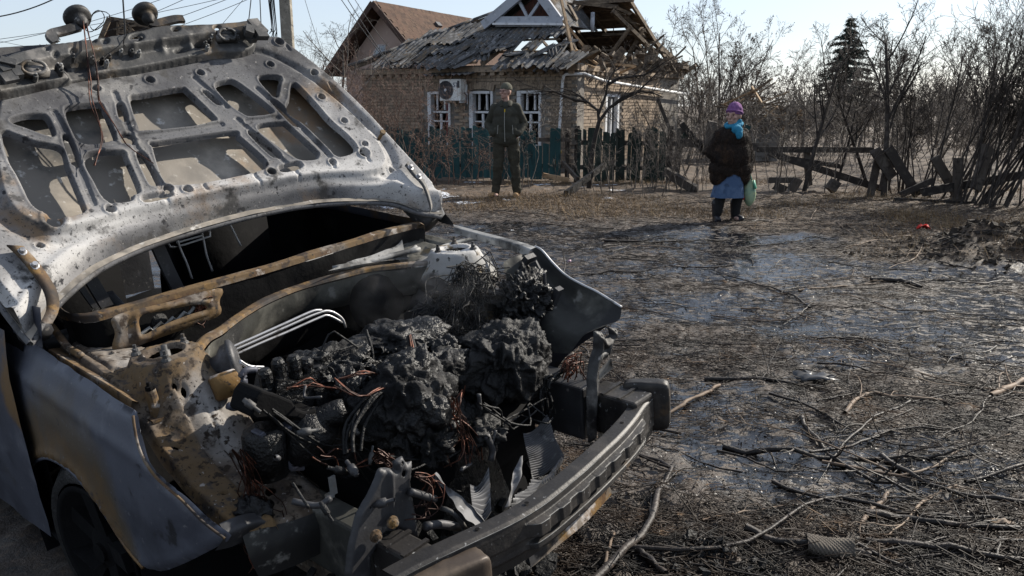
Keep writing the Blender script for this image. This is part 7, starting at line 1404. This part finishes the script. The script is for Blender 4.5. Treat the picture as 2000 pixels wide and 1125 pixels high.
SPEC = [([(1130, 1160), (1200, 1100), (1262, 1035), (1284, 965), (1310, 922), (1292, 908), (1250, 892)], .017, .008, M_stick, 4, 'long kinked brown branch on the mud before the bumper beam'),
 ([(1285, 802), (1350, 778), (1406, 750)], .011, .009, M_palestick, 0, 'pale orange stick poking out from the bumper end cap'),
 ([(1412, 866), (1480, 874), (1560, 884), (1700, 890), (1900, 892)], .014, .006, M_stick, 5, 'long dark branch lying level in the middle of the mud'),
 ([(1680, 1034), (1705, 995), (1735, 955)], .007, .010, M_palestick, 0, 'short splintered white stick standing out bottom right'),
 ([(1722, 884), (1800, 934), (1880, 966), (2010, 985)], .013, .007, M_stick, 5, 'dark branch slanting down to the right edge'),
 ([(1935, 778), (1965, 765), (2015, 735)], .016, .012, M_palestick, 3, 'thick pale branch at the right edge'),
 ([(1376, 736), (1500, 742), (1600, 757), (1800, 776)], .012, .006, M_stick, 6, 'thin dark branch right of the bumper end'),
 ([(1690, 1010), (1780, 1018), (1840, 1036), (1990, 1034)], .014, .008, M_stick, 5, 'dark branch above the woven roll bottom right'),
 ([(1690, 1062), (1800, 1075), (1880, 1085), (1990, 1100)], .014, .008, M_stick, 5, 'dark branch beside the woven roll at the bottom right'),
 ([(1565, 815), (1600, 855), (1640, 900), (1700, 930), (1780, 955)], .013, .006, M_stick, 6, 'bent dark branch curving down the middle right'),
 ([(1650, 808), (1690, 772), (1760, 776), (1850, 784)], .012, .006, M_palestick, 2, 'arched pale brown twig in the middle right'),
 ([(1170, 1130), (1186, 1085), (1200, 1035)], .007, .005, M_palestick, 0, 'short white peeled stick at the bottom below the bumper'),
 ([(1225, 1060), (1262, 1085), (1300, 1130)], .016, .010, M_stick, 1, 'charred black stick at the bottom edge'),
 ([(1455, 1040), (1520, 1058), (1600, 1075), (1700, 1092)], .016, .010, M_stick, 2, 'split grey stick left of the woven roll'),
 ([(1180, 470), (1290, 468), (1420, 460)], .014, .006, M_stick, 5, 'dark branch lying in the woman\'s shadow'),
 ([(1440, 478), (1540, 470), (1600, 462)], .010, .005, M_stick, 5, 'thin branch on the road before the woman'),
 ([(1700, 545), (1760, 548), (1800, 556)], .022, .016, M_stick, 0, 'short dark stick on the pale gravel'),
 ([(1560, 565), (1640, 556), (1720, 550)], .009, .006, M_palestick, 2, 'thin pale twig on the road'),
 ([(1580, 430), (1600, 405), (1635, 432), (1660, 452)], .008, .005, M_palestick, 2, 'bent pale twig right of the woman\'s bag'),
 ([(1010, 545), (1150, 532), (1260, 528)], .014, .006, M_stick, 5, 'dark branch on the road beyond the right wing')]
for k, (pts, r0, r1, m_, tw, lab) in enumerate(SPEC): branch(bpx(pts, r0), r0, r1, m_, tw, 300+k, label=lab, group=None)
r_ = np.random.default_rng(55); cnt = 0
while cnt < 200:
    y = 2.2+9.0*r_.uniform(0, 1)**1.25; x = r_.uniform(-.14, .74)*y*1.02
    c0 = np.array([x, y]); cc = CARM@(np.array([x, y, 0])-CARO)
    if -1.05 < cc[0] < 1.0 and -.25 < cc[1] < 4.5: continue
    if r_.uniform() < .75*float(wetness(np.array(x), np.array(y))): continue
    if math.hypot((x-gz(1440, 905)[0])/.62, (y-gz(1440, 905)[1])/.45) < 1 and r_.uniform() < .93: continue
    a = r_.normal(-.12, .55)+(math.pi if r_.uniform() < .5 else 0); ln = min(1.8, r_.gamma(2.2, .24)+.2); d = np.array([math.cos(a), math.sin(a)]); s_ = np.array([-d[1], d[0]])
    P = lay(np.array([c0-d*ln/2, c0-d*ln*.2+s_*r_.normal(0, .07)*ln, c0+d*ln*.2+s_*r_.normal(0, .07)*ln, c0+d*ln/2+s_*r_.normal(0, .1)*ln]), .012)
    r0 = r_.uniform(.0028, .0068)*(1+.25*ln); m_ = M_palestick if r_.uniform() < .14 else M_stick
    branch(P, r0, r0*.4, m_, int(r_.integers(1, 7)), 400+cnt, label='thin fallen twig among many strewn over the muddy road', group='twigs strewn over the muddy road'); cnt += 1
# fine litter nobody could count; a churned bare patch of mud stays open beside the bumper
MUD = gz(1440, 905)[:2]
n = 105000; y = 1.9+11.5*r_.uniform(0, 1, n)**1.35; x = r_.uniform(-.20, .78, n)*y*1.05
dn = np.clip(1.05-1.25*wetness(x, y)+.5*fbm(np.stack([x, y*1.5, 0*x], 1), 1.6, 3, 66), .06, 1); bare = np.exp(-(((x-MUD[0])/.62)**2+((y-MUD[1])/.42)**2)**2); dn = dn*(1-.9*bare); k = r_.uniform(0, 1, n) < dn; x, y = x[k], y[k]; n = len(x); z = ground_h(x, y)
a = r_.normal(-.1, .8, n); ln = r_.gamma(2.0, .022, n)+.012; tz = r_.normal(0, .16, n); d = np.stack([np.cos(a), np.sin(a), tz], 1)*ln[:, None]/2; C0 = np.stack([x, y, z+.006+np.abs(d[:, 2])], 1)
bend = r_.normal(0, .12, (n, 3))*ln[:, None]*np.array([1, 1, .3]); Pl = np.stack([C0-d, C0+bend, C0+d], 1); R_ = r_.uniform(.0011, .0030, n)[:, None]*np.array([1, .9, .6])
V, Fc = tubes(Pl[:, [0, 2]], R_[:, [0, 2]], 3); obj('twig_litter', mesh('twig_litter', V, Fc), nmat('litter', (.020, .0125, .0078), [((.055, .032, .017), 2.5, .52, .64), ((.19, .12, .068), 7, .61, .70), ((.007, .0055, .0045), 4, .46, .58)], rough=.62, spec=.22), label='fine twig litter over the mud', cat='litter', kind='stuff')
n = 50000; y = 1.9+10.5*r_.uniform(0, 1, n)**1.3; x = r_.uniform(-.20, .78, n)*y*1.05; z = ground_h(x, y); C0 = np.stack([x, y, z+.006], 1); s_ = r_.uniform(.0025, .008, n)[:, None]; A = r_.normal(size=(n, 3))*np.array([1, 1, .45]); A /= np.linalg.norm(A, axis=1, keepdims=True); B_ = np.cross(A, r_.normal(size=(n, 3))*.5+[0, 0, 1]); B_ /= np.linalg.norm(B_, axis=1, keepdims=True)
V = np.stack([C0-A*s_, C0-B_*s_*.6, C0+A*s_, C0+B_*s_*.6], 1).reshape(-1, 3); obj('bark_flakes', mesh('bark_flakes', V, np.arange(n*4).reshape(-1, 4)), nmat('flake', (.018, .012, .0085), [((.06, .04, .026), 3, .5, .62), ((.018, .015, .013), 4, .5, .62)], rough=.46, spec=.4), label='bark flakes and leaf bits over the mud', cat='litter', kind='stuff')
# charred crumbs under the nose of the car
n = 2600; u = r_.uniform(-.7, .75, n); v = -.05-np.abs(r_.normal(0, .16, n))+.05; b = MB()
for i in range(n):
    p = CARO+CARM.T@np.array([u[i], v[i], 0]); zz = float(ground_h(p[0], p[1])); sz = r_.gamma(1.6, .004)+.003
    b.box((p[0], p[1], zz+sz*.3), np.array([sz, sz*r_.uniform(.5, 1.6), sz*r_.uniform(.4, 1)]), np.array(Matrix.Rotation(r_.uniform(0, 6), 3, Vector(r_.normal(size=3)))))
obj('charred_crumbs', b, M_char, label='charred crumbs on the ground under the car nose', cat='debris', kind='stuff')
# named small things
W0 = gz(1622, 1062, .06); b = MB(True); n1, n2 = 80, 90; t = np.linspace(0, 2*math.pi, n1); ax = np.array([.97, -.24, 0]); up_ = np.array([0, 0, 1.]); sdv = np.cross(ax, up_); L0 = .15
G = [[ax*(s_-.5)*L0*1.0+(np.cos(q)*sdv+np.sin(q)*up_*.8)*(.040+.0030*math.sin(s_*22*math.pi)*math.sin(q*13)+.005*math.sin(s_*5+q)+.004*math.sin(q*3+2*s_)) for q in t] for s_ in np.linspace(0, 1, n2)]
b.grid(np.array(G)); o = obj('woven_roll', b, nmat('woven_grey_fabric', (.085, .072, .058), [((.14, .12, .095), 12, .5, .66), ((.05, .042, .036), 5, .55, .7)], rough=.85, bump=((180, .7, .003),)), label='short rolled piece of grey woven fabric lying at the bottom right', cat='fabric roll'); o.location = W0-[.0, .0, .015]
def scrap(name, x, y, size, mat, lab, cat, seed):
    r2 = np.random.default_rng(seed); n = 7; G = np.zeros((n, n, 3)); u = np.linspace(-.5, .5, n); G[..., 0] = u[None]*size[0]; G[..., 1] = u[:, None]*size[1]; G += r2.normal(0, 1, (n, n, 3))*np.array([.05*size[0], .05*size[1], size[2]*.4]); G[..., 2] += size[2]*.5+size[2]*(1-(2*u[None])**2)*.6
    b = MB(True); b.grid(G); p = gz(x, y); o = obj(name, b, mat, label=lab, cat=cat); o.location = (p[0], p[1], float(ground_h(p[0], p[1]))+.01); md = o.modifiers.new('t', 'SOLIDIFY'); md.thickness = .002; return o
scrap('red_wrapper', 1803, 455, (.13, .08, .05), nmat('red_foil', (.62, .03, .02), [((.75, .55, .52), 14, .58, .66)], rough=.4), 'crumpled red and white wrapper lying in the dry litter', 'wrapper', 1)
scrap('bark_scrap', 1950, 1034, (.09, .03, .015), M_palestick, 'flat pale bark scrap at the lower right', 'bark', 2)
scrap('sheet_scrap', 1590, 748, (.22, .12, .02), nmat('wet_grey_sheet', (.04, .041, .045), rough=.35), 'flat wet grey sheet of scrap on the road', 'scrap', 3)
scrap('pale_scrap', 1000, 455, (.03, .02, .01), M_white, 'tiny pale scrap on the road beside the wreck', 'scrap', 4)
scrap('pink_scrap', 1112, 514, (.035, .03, .02), nmat('pink_scrap_col', (.5, .35, .42), rough=.5), 'tiny pinkish scrap on the road beyond the right wing', 'scrap', 5)
# clods round the earth mound
M_clod = nmat('earth_clod', (.030, .024, .019), [((.06, .047, .036), 8, .5, .66)], rough=.95, bump=((40, .8, .01),)); b = MB()
for i in range(900):
    p = MOUND+r_.normal(0, 1, 2)*np.array([.62, .42]); zz = float(ground_h(p[0], p[1])); sz = r_.gamma(2, .009)+.006; b.box((p[0], p[1], zz), np.array([sz, sz, sz*.8]), np.array(Matrix.Rotation(r_.uniform(0, 6), 3, Vector(r_.normal(size=3)))))
obj('earth_clods', b, M_clod, label='loose clods on the earth mound at the right edge', cat='earth', kind='stuff')
